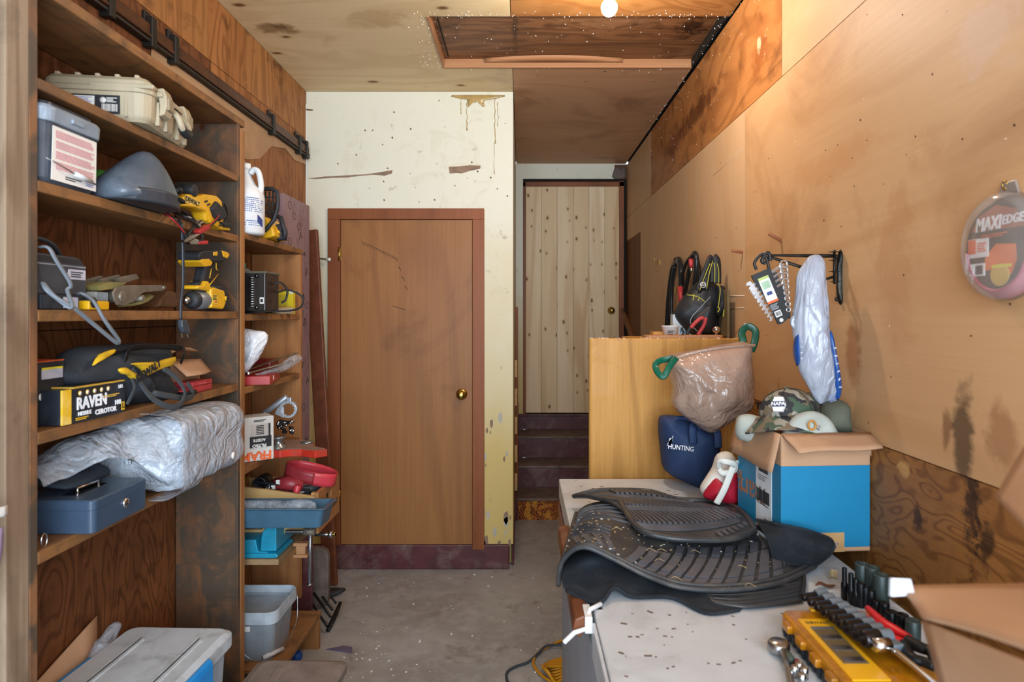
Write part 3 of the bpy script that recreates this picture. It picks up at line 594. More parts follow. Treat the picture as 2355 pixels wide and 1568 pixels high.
# cables and clamps hanging off shelf 2
cable_b = mat('cable_black', '1b1d20', .5); cable_r = mat('cable_red', 'a8282c', .45); chrome = mat('chrome', 'c9cacc', .18, 1, var=.1)
t = thing('jumper_cables', 'black and red clamp leads with spring clips drooping over the second shelf', 'cable', atx(440, 510, -1.04))
def pp(x, y, X=-1.04): return atx(x, y, X)-t.location
m = MB()
for k, path in enumerate(([(372, 487, -1.12), (395, 500, -1.04), (415, 522, -1.03), (428, 545, -1.03), (432, 555, -1.03)], [(400, 488, -1.1), (425, 498, -1.03), (450, 515, -1.03), (462, 535, -1.03), (465, 550, -1.025), (457, 556, -1.02)], [(418, 488, -1.1), (440, 500, -1.06), (450, 512, -1.04), (440, 528, -1.03), (432, 540, -1.03)], [(505, 490, -1.06), (500, 505, -1.03), (485, 518, -1.03), (475, 523, -1.03)], [(516, 470, -1.1), (524, 490, -1.05), (520, 508, -1.04), (505, 519, -1.03)])):
    m.tube(crv([pp(*a) for a in path]), .0042 if k < 3 else .003, cable_b, 7)
m.tube(crv([pp(372, 486, -1.1), pp(390, 498, -1.035), pp(412, 520, -1.025), pp(424, 535, -1.025)]), .0025, cable_r, 6).tube(crv([pp(508, 484, -1.05), pp(500, 500, -1.03), pp(480, 520, -1.025)]), .0022, cable_r, 6); m.build('lead', t)
for (a, b, c_, k) in (((473, 520), (428, 540), (446, 555), 1),):
    m = MB(); m.prism(side([(472, 516), (474, 526), (452, 538), (446, 534), (450, 528)], -1.03, t.location), yz(t, -1.035), .02, cable_r).prism(side([(470, 553), (468, 562), (450, 562), (448, 556), (456, 554)], -1.03, t.location), yz(t, -1.035), .02, cable_r); m.build('grip', t, bevel=.003)['label'] = 'red plastic clamp grips'
    m = MB().prism(side([(456, 534), (452, 540), (432, 552), (420, 558), (416, 554), (428, 542)], -1.03, t.location), yz(t, -1.032), .013, chrome).prism(side([(456, 554), (450, 562), (432, 562), (427, 556), (440, 548)], -1.03, t.location), yz(t, -1.034), .015, chrome); m.build('jaw', t, bevel=.002)
t = thing('power_cord', 'long black power cord with two-prong plug hanging past the third shelf', 'cord', atx(422, 700, -1.05))
m = MB(); m.tube(crv([pp(405, 500, -1.1), pp(416, 512, -1.05), pp(419, 530), pp(421, 600), pp(421, 650), pp(416, 700), pp(416, 733)], 6), .0038, mat('cord_blue_black', '2b333c', .4), 7, flat=1.6, up=(0,1,0)); m.build('lead', t)
m = MB().prism(side([(412, 735), (424, 735), (431, 758), (429, 768), (417, 764), (413, 752)], -1.05, t.location), yz(t, -1.056), .016, mat('plug_grey', '3a4048', .45)); m.build('plug', t, bevel=.004)
m = MB(); [m.prism(side([(x, 762), (x+2.4, 762), (x+5, 776), (x+2.6, 776)], -1.05, t.location), yz(t, -1.052+.004*k), .0015, chrome) for k, x in ((0, 416), (1, 426))]; m.build('prong', t)
t = thing('adjustable_wrench', 'chrome adjustable wrench lying behind the clamp leads', 'wrench', atx(450, 508, -1.06))
m = MB(); m.prism(side([(428, 496), (440, 500), (452, 506), (464, 503), (473, 508), (474, 516), (466, 512), (458, 515), (460, 522), (450, 518), (444, 510), (430, 502)], -1.06, t.location), yz(t, -1.066), .012, chrome); m.build('wrench', t, bevel=.002)
# --- shelf 3
t = thing('battery_charger', 'black battery charger with printed plate at the near end of the third shelf', 'charger', (-1.15, 1.548, SH[3][0]))
dk = mat('charger_black', '2a2c31', .45, var=.2)
m = MB(); m.prism([(-.1, 0), (.085, 0), (.085, .1), (.072, .122), (.05, .13), (-.1, .13)], fr((-.06, 0, 0), (0,1,0), (0,0,1)), .12, dk); m.build('body', t, bevel=.006)
M = fr((.0605, 0, .07), (0,1,0), (0,0,1)); m = MB().bb(-.09, .08, -.032, .04, 0, .001, mat('plate_dark', '3c3e44', .5), M).bars(M, -.085, -.04, -.028, .015, 8, mat('print_grey', '9a9ca2', .6)).bars(M, -.035, .01, -.028, .012, 8, _mc['print_grey']).bars(M, .018, .075, -.03, .002, 7, _mc['print_grey'])
m.bb(-.085, .08, .034, .036, 0, .002, _mc['print_grey'], M).prism([(.012, .004), (.078, .004), (.078, .028), (.018, .028)], M, .002, mat('sticker_pale', 'b9b8c6', .5)).bars(M, .025, .07, .008, .024, 3, printk, z=.0026); m.build('label', t)['label'] = 'dark rating plate with pale sticker'
m = MB().bb(.06, .075, -.09, .03, .002, .034, dk).bb(.076, .077, -.02, .03, .004, .03, mat('sticker_pale', 'b9b8c6')).cyl((.06, .075, .018), (.085, .075, .018), .014, dk); m.build('front_step', t, bevel=.003)
m = MB().tube(crv([(.01, -.09, .13), (.03, -.09, .15), (.03, -.04, .165), (.03, .01, .155), (.02, .05, .13)]), .006, dk, 8); m.build('handle', t)
cordg = mat('cord_grey', '6c747c', .45)
def q3(x, y, X): return atx(x, y, X)-t.location
m = MB().tube(crv([q3(90, 568, -1.09), q3(112, 570, -1.07), q3(130, 600, -1.06), (.1, -.03, .06), q3(155, 668, -1.055), q3(166, 700, -1.03), q3(160, 708, -1.03), q3(135, 690, -1.05), q3(108, 668, -1.065), q3(98, 650, -1.08)], 7), .0035, cordg, 8, flat=1.7, up=(0,1,0))
m.tube(crv([q3(100, 650, -1.08), q3(125, 680, -1.05), q3(170, 708, -1.03), q3(215, 745, -1.03), q3(260, 782, -1.03), q3(271, 788, -1.03), q3(272, 780, -1.03), q3(240, 735, -1.03), q3(215, 692, -1.05), q3(190, 675, -1.06), q3(180, 676, -1.08)], 7), .0035, cordg, 8, flat=1.7, up=(0,1,0)); m.build('cord', t)
amber = mat('amber_lid', 'b98a1a', .3, alpha=.9); t = thing('bit_case', 'small yellow bit case with clear lid on the third shelf', 'case', (-1.12, 1.655, SH[3][0]+.001))
m = MB().bb(-.04, .055, -.05, .03, 0, .022, mat('case_yellow', 'd6a011', .4)); m.build('base', t, bevel=.003); m = MB().bb(-.038, .052, -.02, .028, .022, .045, mat('smoke_clear', '8f8c84', .2, alpha=.75)); [m.bb(.052, .054, -.018+k*.008, -.014+k*.008, .024, .044, grey) for k in range(6)]; m.build('lid', t, bevel=.003)
t = thing('dried_flower_brush', 'bristly brown and yellow hand brush behind the bit case', 'brush', (-1.2, 1.72, SH[3][0]+.002))
m = MB(); rr = random.Random(11)
for k in range(60): m.tube([(rr.uniform(-.03, .03), rr.uniform(-.05, .0), .04), (rr.uniform(-.035, .035), rr.uniform(-.07, .03), .085+rr.uniform(0, .015))], .0018, mat('bristle', 'a8842c', .8), 4)
m.build('bristles', t); MB().bb(-.03, .03, -.05, 0, 0, .045, mat('brown_block', '4a3424', .6)).build('handle', t, bevel=.004)
rat = mat('ratchet_steel', '8e877a', .42, .7, var=.25, dirt='5a4636', dirta=.5, ds=14)
t = thing('ratchet_strap', 'dirty steel ratchet tie-down with yellow webbing on the third shelf', 'tool', (-1.1, 1.87, SH[3][0]+.001))
q = lambda pts, X=-1.06: side(pts, X, t.location)
m = MB(); pl_ = q([(262, 690), (258, 672), (266, 660), (300, 656), (370, 655), (382, 659), (374, 668), (330, 672), (318, 680), (306, 694), (286, 702), (268, 701)])
m.prism(pl_, yz(t, -1.062), .004, rat).prism(pl_, yz(t, -1.13), .004, rat); m.build('frame', t, bevel=.001)
m = MB(); m.prism(q([(232, 658), (262, 648), (300, 650), (280, 662), (240, 668)]), yz(t, -1.12), .05, mat('webbing_yellow', '746a3c', .85, var=.3, bump=.3, bs=200)).pillow(q([(302, 704), (330, 693), (366, 676), (372, 680), (350, 698), (320, 706)]), yz(t, -1.095), .03, _mc['webbing_yellow'], rings=4, amp=.004, freq=30); m.build('webbing', t)
for x, y, r_ in ((280, 682, .016), (325, 686, .009), (375, 661, .006)):
    a = atx(x, y, -1.06)-t.location; MB().cyl(a+V((-.07, 0, 0)), a+V((.006, 0, 0)), r_, rat, n=16).build('axle', t, bevel=.001)
m = MB(); [m.prism(q([(220+k*22, 648-k*3), (262+k*22, 636-k*2), (270+k*22, 640), (228+k*22, 654)]), yz(t, -1.15+.02*k), .012, rat) for k in range(4)]; m.build('release_lever', t, bevel=.001)
t = thing('wood_float', 'dark wooden wedge block behind the ratchet strap', 'block', (-1.12, 2.05, SH[3][0]))
m = MB(); m.prism(side([(352, 706), (372, 678), (382, 668), (398, 672), (406, 700), (404, 707)], -1.1, t.location), yz(t, -1.16), .07, wood('dark_block', '5c3f28', '38251a', 'Y', 2, 6, .5, .5)); m.build('block', t, bevel=.004)
t = thing('impact_driver', 'yellow and black cordless driver standing upside down on the third shelf', 'power tool', (-1.08, 2.3, SH[3][0]+.001))
q = lambda pts, X=-1.06: side(pts, X, t.location)
M = yz(t, -1.105)
m = MB().prism(q([(496, 576), (500, 600), (498, 625), (489, 650), (498, 665), (503, 678), (498, 690), (486, 690), (462, 664), (458, 650), (470, 645), (476, 615), (482, 598), (478, 584)]), M, .04, blk, t0=.004)
m.prism(q([(483, 655), (506, 656), (522, 672), (526, 690), (518, 708), (502, 712), (483, 706)]), M, .052, blk, t0=-.004); m.build('grip', t, bevel=.008)
m = MB().prism(q([(478, 664), (486, 660), (510, 668), (514, 695), (508, 711), (480, 708)]), M, .056, yel, t0=-.008); 
m.prism(q([(450, 664), (452, 656), (464, 655), (470, 646), (476, 646), (482, 660), (484, 670), (462, 667)]), M, .052, yel, t0=-.004); m.build('housing', t, bevel=.006)
m = MB(); a, b, c_ = [atx(x, 690, -1.08)-t.location for x in (475, 446, 432)]; m.lathe([(.027, -.015), (.031, .0), (.030, (b-a).length), (.024, (b-a).length+.004)], a, b-a, grey, 24); m.build('gear_case', t)
m = MB().lathe([(.029, 0), (.03, .008), (.026, .022), (.018, .026)], b, c_-b, blk, 24).cyl(c_, c_+(c_-b).normalized()*.02, .012, chrome); m.build('nose', t)
m = MB().prism(q([(450, 580), (458, 576), (500, 575), (508, 580), (512, 594), (506, 602), (478, 602), (474, 606), (452, 600), (448, 590)]), M, .06, blk, t0=-.012); bt = m.build('battery', t, bevel=.005)
m = MB().prism(q([(449, 602), (453, 596), (470, 595), (478, 603), (474, 611), (460, 613)]), M, .062, yel, t0=-.014).prism(q([(500, 576), (513, 580), (518, 586), (512, 594), (503, 590)]), M, .062, yel, t0=-.014).prism(q([(480, 580), (490, 578), (490, 588), (480, 588)]), M, .0615, yel, t0=-.013); m.build('trim', bt, bevel=.002)['label'] = 'yellow accents on the battery'
m = MB(); [m.tube([atx(x, y, -1.054)-t.location for x, y in l], .0016, yel, 5) for l in ([(497, 604), (497, 618), (502, 622)], [(502, 630), (488, 648), (482, 655), (483, 664), (492, 668)], [(486, 618), (482, 640)])]
m.build('trim_line', t)
a = atx(494, 688, -1.048)-t.location; M2 = fr(a, (0,1,0), (0,0,1)); m = MB().bb(-.02, .02, -.016, .016, 0, .0012, mat('label_yellow2', 'd9b83a', .5), M2).bars(M2, -.017, .015, -.003, .014, 4, printk, z=.0018).bb(-.004, .016, -.011, -.006, 0, .002, print_r, M2); m.build('label', t)
a = atx(520, 686, -1.046)-t.location; m = MB().ball(a, (.004, .009, .008), yel, 14, 8).ball(a+V((.002, 0, 0)), (.004, .006, .005), blk, 14, 8).build('badge', t)
# --- shelf 4
t = thing('retail_box', 'black box with orange lid behind the glove box on the fourth shelf', 'box', (-1.16, 1.52, SH[4][0]+.0008))
bx_blk = mat('carton_black', '1e2126', .5, var=.15, dirt='53565c', dirta=.25, ds=10)
m = MB().bb(-.08, .04, -.07, .075, 0, .148, bx_blk); m.build('carton', t, bevel=.001)
m = MB().bb(-.081, .041, -.0705, .076, .148, .151, mat('carton_orange', 'c0502a', .5)).tube(crv([(0, -.05, .15), (0, -.03, .17), (0, .0, .17), (0, .02, .15)]), .006, _mc['carton_orange'], 6, flat=1.5); m.build('lid', t, bevel=.001)
M = fr((.0405, 0, .08), (0,1,0), (0,0,1)); m = MB().bb(0, .07, .028, .055, 0, .0008, mat('label_grey', 'a7a8b4', .5), M).bb(0, .07, .05, .055, 0, .0012, mat('label_lime', 'cdbf30', .5), M).bars(M, -.09, -.02, -.0, .025, 3, paper, ragged=.4).code(M, .04, .07, -.02, .0, paper, 12).cyl((.0, -.012, 0), (.0, -.012, .001), .009, paper, M=M, n=18).bars(M, .01, .035, -.02, -.005, 3, paper); m.build('label', t)
t = thing('glove_box', 'black and yellow disposable glove carton at the edge of the fourth shelf', 'box', (-1.063, 1.60, SH[4][0]+.0015), -2.5)
m = MB().bb(-.115, .0, -.0855, .138, 0, .082, mat('glove_black', '20242b', .42, var=.2, dirt='4b5260', dirta=.3, ds=12)); m.build('carton', t, bevel=.002)
m = MB().bb(-.004, .0008, -.0862, -.058, .001, .0826, mat('glove_yellow', 'd9ac24', .45, dirt='e8dcae', dirta=.5, ds=12)); m.build('end_band', t)
m = MB().bb(-.11, .0, -.05, .136, .0826, .086, mat('glove_yellow_edge', 'c9a040', .5)).bb(-.1, -.01, -.04, .126, .084, .0875, blackm); m.build('torn_opening', t)
M = fr((.0012, .045, .041), (0,1,0), (0,0,1)); wh = mat('print_white', 'e6e6ea', .5)
m = MB().text('RAVEN', .04, fr((.0012, .012, .044), (0,1,0), (0,0,1)), wh, ext=.0006, bold=.0012, sx=.85).text('NITRILE', .013, fr((.0012, -.014, .02), (0,1,0), (0,0,1)), wh, ext=.0005, bold=.0004)
m.text('100', .017, fr((.0012, .107, .03), (0,1,0), (0,0,1)), wh, ext=.0005, bold=.0006).text('585', .013, fr((.0012, .118, .07), (0,1,0), (0,0,1)), wh).text('CEROTOR', .017, fr((.0012, .062, .015), (0,1,0), (0,0,1)), wh, ext=.0005, bold=.0005)
m.bb(.076, .088, -.034, -.012, 0, .0008, _mc['glove_yellow'], M).text('L', .018, fr((.0022, .127, .018), (0,1,0), (0,0,1)), printk, bold=.0004).bars(M, .0, .07, .006, .014, 2, _mc['glove_yellow'])
for k in range(5): m.cyl((-.075+k*.025, .029, 0), (-.075+k*.025, .029, .0008), .0062, _mc['glove_yellow'], M=M, n=16).cyl((-.075+k*.025, .029, .0008), (-.075+k*.025, .029, .0014), .0042, wh, M=M, n=14)
m.bars(M, -.09, -.045, -.036, -.028, 2, _mc['glove_yellow']); m.build('lettering', t)
# tool bag
t = thing('tool_bag', 'slumped black and yellow canvas tool bag on the fourth shelf', 'bag', (-1.14, 1.95, SH[4][0]+.004))
canvas = mat('canvas_black', '262c33', .75, var=.3, vs=6, bump=.4, bs=160); canv_y = mat('canvas_yellow', 'd3a81a', .65, var=.15, bump=.3, bs=160); strap = mat('strap_grey', '3c4247', .7, var=.15, bump=.4, bs=250)
q = lambda pts, X=-1.08: side(pts, X, t.location)
m = MB(); body = q([(176, 855), (205, 826), (235, 800), (300, 792), (380, 793), (418, 800), (425, 815), (420, 860), (432, 885), (446, 905), (430, 928), (380, 930), (330, 930), (282, 936), (262, 930), (230, 900), (190, 885)])
m.pillow(body, yz(t, -1.15), .085, canvas, rings=8, amp=.022, freq=9, seed=2, power=.42, back=.9); m.build('body', t)
def ribbon(m, px, X0, w_, mt, dx=0):   # flat webbing whose path is seen against the plane X
    pts = crv([atx(a[0], a[1], a[2] if len(a) > 2 else X0)-t.location for a in px], 6)
    m.tube(pts, w_, mt, 8, flat=.16, up=(1,0,0)); return m
m = MB(); ribbon(m, [(288, 835, -1.08), (305, 800, -1.07), (370, 796, -1.06), (418, 800, -1.05), (424, 812, -1.04), (415, 835, -1.04)], -1.06, .008, blackm); ribbon(m, [(215, 832, -1.09), (260, 812, -1.09), (340, 798, -1.065), (412, 803, -1.045)], -1.06, .006, blackm); m.build('zipper', t)
def patchp(px, X, d, amp=.004, back=1): return MB().pillow(q(px, X), yz(t, X), d, canv_y, rings=4, amp=amp, freq=20, sub=2, power=.4)
patchp([(213, 838), (228, 815), (262, 801), (263, 808), (240, 824), (216, 838)], -1.085, .008).build('yellow_panel', t)
patchp([(300, 836), (316, 833), (360, 831), (404, 819), (398, 838), (360, 852), (338, 863), (325, 850), (308, 838)], -1.05, .012).build('yellow_panel', t)
patchp([(272, 848), (288, 843), (300, 852), (321, 866), (305, 872), (298, 862), (280, 858)], -1.045, .01).build('yellow_panel', t)
a = atx(343, 853, -1.031)-t.location; MB().text('DEWALT', .03, fr(a, (0,1,.32), (0,-.3,1)), printk, ext=.001, bold=.0008).build('lettering', t)
m = MB(); ribbon(m, [(303, 848, -1.045), (320, 875, -1.04), (345, 910, -1.03), (370, 928, -1.02), (400, 936, -1.015), (418, 925, -1.015), (425, 900, -1.02), (405, 868, -1.03), (375, 846, -1.045)], -1.04, .009, strap); ribbon(m, [(304, 870, -1.04), (310, 890, -1.035), (300, 915, -1.04), (292, 930, -1.045)], -1.04, .007, strap)
ribbon(m, [(340, 900, -1.05), (360, 905, -1.03), (400, 912, -1.03), (430, 915, -1.04), (445, 905, -1.05), (430, 880, -1.06)], -1.04, .009, strap); m.build('carry_strap', t)
t = thing('cardboard_carton', 'small open brown carton with a raised flap behind the tool bag', 'box', (-1.22, 2.24, SH[4][0]+.001))
card = mat('cardboard', 'b58d6c', .75, var=.06, vs=5, dirt='9b7450', dirta=.3, ds=3)
m = MB().bb(-.07, .07, -.1, .09, 0, .1, card); m.build('carton', t, bevel=.001)
m = MB().sheet(lambda u, v: (.07+.05*v+.015*math.sin(u*4)*v, -.1+.19*u, .1-.045*v), 6, 4, .003, card).sheet(lambda u, v: (-.05+.13*v, -.14+.2*u, .125+.02*v*math.sin(u*3)), 6, 4, .003, card); m.build('flap', t)
m = MB().bb(-.02, .0, -.08, -.02, .1, .145, mat('blue_card', '2a5f8c', .5)); m.build('insert', t)['label'] = 'blue card standing in the carton'
t = thing('red_case', 'small red plastic case on the fourth shelf beside the tool bag', 'case', (-1.12, 2.23, SH[4][0]+.0008))
redp = mat('red_plastic', 'a8363c', .4, var=.15); m = MB().bb(-.05, .04, -.09, .045, .0, .02, redp).build('base', t, bevel=.003); m = MB().bb(-.05, .04, -.09, .045, .021, .036, redp).bb(.04, .043, -.05, .0, .026, .029, mat('red_pale', 'c86a6c', .4)).build('lid', t, bevel=.003)
t = thing('tape_coil', 'thin black and red coil lying in front of the red case', 'coil', (-1.095, 2.125, SH[4][0]+.001))
m = MB().lathe([(.012, 0), (.032, 0), (.034, .004), (.032, .012), (.012, .012)], (0,0,0), (0,0,1), blackm, 24).build('coil', t); MB().bb(-.02, .02, -.05, -.02, .0125, .016, redp).build('tag', t)
# --- shelf 5
film = crinkle('clear_film', 'b9bfc8', .16, .10, 11); towel = crinkle('white_bulk', '9aa0a9', .28, 1.0, 8)
t = thing('plastic_wrapped_bale', 'big white bale wrapped in crinkled clear plastic jutting from the lowest shelf', 'package', (-1.105, 1.84, SH[5][0]+.003))
def se(a, rx, rz_, n_=.42):
    c_, s_ = math.cos(a), math.sin(a)
    return V((rx*abs(c_)**n_*(1 if c_ > 0 else -1), 0, rz_*abs(s_)**n_*(1 if s_ > 0 else -1)))
m = MB(); rings = []; N_ = 64; J = 48
for j in range(J+1):
    v = j/J; e = (1-abs(2*v-1)**9); e = max(.02, e)**.5; ring = []
    if j in (0, J): e = .02
    for k in range(N_):
        a = 2*math.pi*k/N_; q_ = se(a, .145, .113); p = V((q_.x*e+.006*v, .485*v, .116+q_.z*e))
        n_ = V((math.cos(a), 0, math.sin(a)))
        wr = abs(NZ(p, 11, 1))*.012+abs(NZ(p, 30, 2))*.006+.012*math.exp(-((p.z-.118)/.010)**2)*(1 if n_.x > 0 else 0)
        if j < 5: p.y += abs(NZ(p, 18, 3))*.02
        ring.append(p-n_*wr)
    rings.append(ring)
m.loft(rings, towel); m.build('bale', t)
m = MB()
def flm(u, v):     # film trailing off the near end towards the camera and the wall
    k0 = 1-v; y = -.26*k0+.01; x = (.13-.27*u)*(1-.5*k0)-.115*k0; z = .008+.088*min(1, k0*2)+(.22*v**.8+.03*k0-.08*min(1, k0*2)*v)*math.sin(math.pi*(.08+.84*u))**.6
    p = V((x, y, z)); d = NZ(p, 14, 4)*.03+abs(NZ(p, 34, 5))*.014
    return V((max(x+d*.5, -.18), y+NZ(p, 12, 8)*.02, max(.096 if k0 > .25 else .002, z+d*.7)))
m.sheet(flm, 34, 30, .0008, film); m.build('loose_film', t)['label'] = 'loose clear film trailing off the bale end'
m = MB()
def flm2(u, v):
    q_ = se(-1.5+u*3.4, .150, .121); p = V((q_.x, -.012+.13*v, .118+q_.z))
    k = abs(NZ(p, 20, 6))*.012+abs(NZ(p, 48, 7))*.006
    return V((p.x+k*math.copysign(1, p.x), p.y, max(.001, p.z+k*.6)))
m.sheet(flm2, 46, 18, .0008, film); m.build('film_fold', t)
MB().cyl(V((.136, .33, .055)), V((.148, .33, .055)), .011, paper, n=16).build('sticker', t)
t = thing('cash_box', 'dark blue-grey steel cash box with key lock on the lowest shelf', 'box', (-1.024, 1.56, SH[5][0]+.001), 0)
cb = mat('cashbox_blue', '35465a', .38, var=.08, coat=.2)
m = MB(); slab(m, -.10, .112, .20, .225, [(0, .002), (.002, 0), (.056, 0)], .014, cb); m.build('body', t, bevel=.001)
m = MB(); slab(m, -.10, .112, .203, .228, [(.0565, 0), (.077, 0), (.081, .004)], .015, cb); m.build('lid', t, bevel=.001)
m = MB().lathe([(.013, 0), (.013, .003), (.009, .006), (.0, .006)], (.0, .125, .04), (1,0,0), chrome, 20).bb(.0055, .0065, .1245, .1255, .034, .046, blackm); m.build('lock', t)
m = MB().tube([(-.08, .06, .082), (-.08, .06, .094), (-.08, .14, .094), (-.08, .14, .082)], .003, chrome, 8).bb(-.105, -.065, .04, .16, .0815, .0825, chrome); m.build('handle', t)
t = thing('cloth_strap', 'crumpled navy cloth lying on top of the cash box', 'cloth', (-1.16, 1.69, SH[5][0]+.096))
m = MB().pillow([(-.09, -.04), (.06, -.05), (.1, .0), (.06, .05), (-.08, .05)], fr((0,0,.012), (0,1,0), (-1,0,.2)), .016, mat('navy_cloth', '17222e', .8, var=.3, bump=.4, bs=120), rings=6, amp=.014, freq=22); m.build('cloth', t)
t = thing('metal_ring', 'small steel ring standing beside the near end of the cash box', 'ring', (-1.08, 1.475, SH[5][0]+.0165))
MB().tube([(0, .009*math.cos(a), .015*math.sin(a)) for a in [k*math.pi/12 for k in range(24)]], .0016, chrome, 6, closed=True).build('ring', t)
# --- floor: bins
white_lid = mat('bin_lid_white', 'b9c0c6', .42, var=.06, dirt='6e6a66', dirta=.6, ds=9); binc = mat('bin_clear', 'aeb9c4', .2, alpha=.8, var=.1); bluep = mat('bin_blue', '1f86d0', .35, var=.08)
zb = .55
t = thing('storage_bin', 'clear storage bin with dusty white lid and blue latches on the floor', 'bin', (-1.06, 1.95, 0), 0)
a_, b_, c_, d_ = [atz(x, y, zb) for x, y in ((300, 1437), (538, 1447), (480, 1568+60), (160, 1568+60))]
ax = (b_-a_).normalized(); wbin = .40; 
m = MB(); O = V((-1.253, a_.y-.002, 0))-t.location
# local frame: far-left corner at O, x right, y toward the camera
ux = V((1, -.03, 0)).normalized(); uy = V((-ux.y, ux.x, 0))*-1
def bp(a, b, z): return O+ux*a+uy*b+V((0,0,z))
def binring(w0, w1, l0, l1, z, r=.03):
    return [bp((w0+w1)/2+p[0], (l0+l1)/2+p[1], z) for p in rrect(w1-w0, l1-l0, r)]
WB, LB = .335, .635
m.loft([binring(.035, WB-.035, .035, LB-.03, .0), binring(.012, WB-.012, .012, LB-.012, zb-.07)], binc, smooth=False); m.build('body', t, bevel=.003)
m = MB().loft([binring(0, WB, 0, LB, zb-.055), binring(-.004, WB+.004, -.004, LB+.004, zb-.05), binring(-.004, WB+.004, -.004, LB+.004, zb-.012), binring(.012, WB-.012, .012, LB-.012, zb)], white_lid, smooth=False)
m.add([], [], white_lid); m.build('lid', t, bevel=.004)
m = MB()
for a in (.09, .27): m.loft([[bp(a+p[0], LB/2+p[1], z) for p in rrect(.03-i, LB*.75-i, .012)] for z, i in ((zb-.003, 0), (zb+.004, .008))], white_lid, smooth=False)
m.build('lid_rib', t, bevel=.002)
for s_ in (0, 1):
    x = WB+.006 if s_ else -.006; m = MB()
    m.loft([[bp(x+(o_ if s_ else -o_), b, z) for o_, z in ((0, zb-.01), (.012, zb-.014), (.016, zb-.03), (.016, zb-.085), (.008, zb-.09), (-.002, zb-.06))] for b in (.17, .18, .44, .45)], bluep, smooth=False); m.build('latch', t, bevel=.003)['label'] = 'bright blue latch'
t = thing('storage_bin', 'low bin with dusty brownish lid beside the blue-latched bin', 'bin', (-.83, 1.9, 0))
dlid = mat('bin_lid_dusty', '7d7068', .6, var=.15, dirt='5a4c44', dirta=.5, ds=8)
O = atz(575, 1512, .37)-t.location; ux = V((1, -.02, 0)).normalized(); uy = V((-ux.y, ux.x, 0))*-1
O = V((-.895+.83, O.y, 0))
m = MB().loft([binring(.03, .27, .03, .6, 0), binring(.01, .29, .01, .62, .33)], mat('bin_grey', '8a8f96', .3, alpha=.85), smooth=False); m.build('body', t, bevel=.003)
m = MB().loft([binring(0, .3, 0, .63, .33), binring(-.004, .304, -.004, .634, .335), binring(-.004, .304, -.004, .634, .36), binring(.02, .28, .02, .61, .37)], dlid, smooth=False).loft([binring(.08, .11, .06, .55, .369, .01), binring(.085, .105, .065, .545, .374, .008)], dlid, smooth=False); m.build('lid', t, bevel=.004)
t = thing('cardboard_sheet', 'brown cardboard sheet leaning on the wall behind the blue-latched bin', 'cardboard', (-1.277, 1.6, 0))
m = MB().sheet(lambda u, v: (-.012, -.12+.50*u, .6+(-.12+.12*u)*v if False else .0+(.50+.13*u)*v), 8, 6, .004, card); m.build('sheet', t)
t = thing('plastic_bag', 'scrunched clear bag stuffed between cardboard and the bin', 'bag', (-1.266, 1.98, .56))
m = MB().pillow([(-.10, -.05), (-.05, -.01), (.02, .02), (.05, .03), (.07, .01), (.02, -.05)], fr((0,0,0), (0,1,0), (0,0,1)), .018, film, rings=6, amp=.014, freq=18); m.build('bag', t)
# ---------------- lower bay: things on its shelves, vise, floor items ----------------
jug_w = mat('jug_white', 'd4d6d8', .35, var=.05)
t = thing('jug', 'white plastic gallon jug with blue print on top of the lower bay', 'jug', (-1.105, 2.61, TH[1][0]))
m = MB().lathe([(.066, 0), (.072, .008), (.072, .15), (.066, .175), (.04, .20), (.022, .235), (.018, .25), (.018, .262)], (0,0,0), (0,0,1), jug_w, 28); m.build('body', t)
m = MB().tube(crv([(.02, 0, .245), (.035, 0, .262), (.052, 0, .25), (.062, 0, .2), (.058, 0, .165)]), .011, jug_w, 10, flat=1.3, up=(0,1,0)); m.build('handle', t)
m = MB().cyl((0,0,.262), (0,0,.285), .02, mat('cap_white', 'e4e4e2', .4)); m.build('cap', t)
m = MB(); rr = random.Random(2)
for i in range(11):
    z = .14-i*.0075 if i < 8 else .05-(i-8)*.008
    a0, a1 = -1.5, -.05 if i % 4 else -.4
    for k in range(14):
        a = a0+(a1-a0)*k/14
        if rr.random() < .8: m.box((.0723*math.cos(a), .0723*math.sin(a), z), (.001, .0055, .0028), mat('print_blue', '5d74a8'), rot=(0, 0, a))
for k in range(6): m.box((.0725*math.cos(-.5+k*.06), .0725*math.sin(-.5+k*.06), .06-k*.003), (.001, .005, .03), mat('print_navy', '2c3c72', .5), rot=(0, 0, -.5+k*.06))
m.build('label', t)
t = thing('chainsaw', 'yellow and black chainsaw with slotted hand guard beside the white jug', 'power tool', (-1.1, 2.85, TH[1][0]+.001))
yx = lambda pts, Y: [(q.x-t.location[0], q.z-t.location[2]) for q in (at(x, y, Y) for x, y in pts)]
M = fr((0, -.12, 0), (1,0,0), (0,0,1))
Yg = 2.73
outer = yx([(594, 515), (593, 470), (596, 440), (606, 434), (626, 434), (637, 440), (639, 460), (638, 480), (630, 505), (612, 528), (600, 534), (594, 530)], Yg)
m = MB().tube([V((a, -.12, b)) for a, b in outer], .009, blk, 8, closed=True)
for dx in (602, 611, 620, 628): a, b = yx([(dx, 440), (dx-3, 500)], Yg); m.tube([V((a[0], -.12, a[1])), V((b[0], -.12, b[1]))], .0035, blk, 6)
for dy in (455, 472, 490): a, b = yx([(596, dy), (636, dy-3)], Yg); m.tube([V((a[0], -.12, a[1])), V((b[0], -.12, b[1]))], .0025, blk, 6)
m.build('hand_guard', t)
m = MB().prism(yx([(593, 505), (618, 500), (634, 522), (640, 545), (615, 552), (593, 540)], 2.8), fr((0, -.09, 0), (1,0,0), (0,0,1)), -.16, yel); m.build('housing', t, bevel=.008)
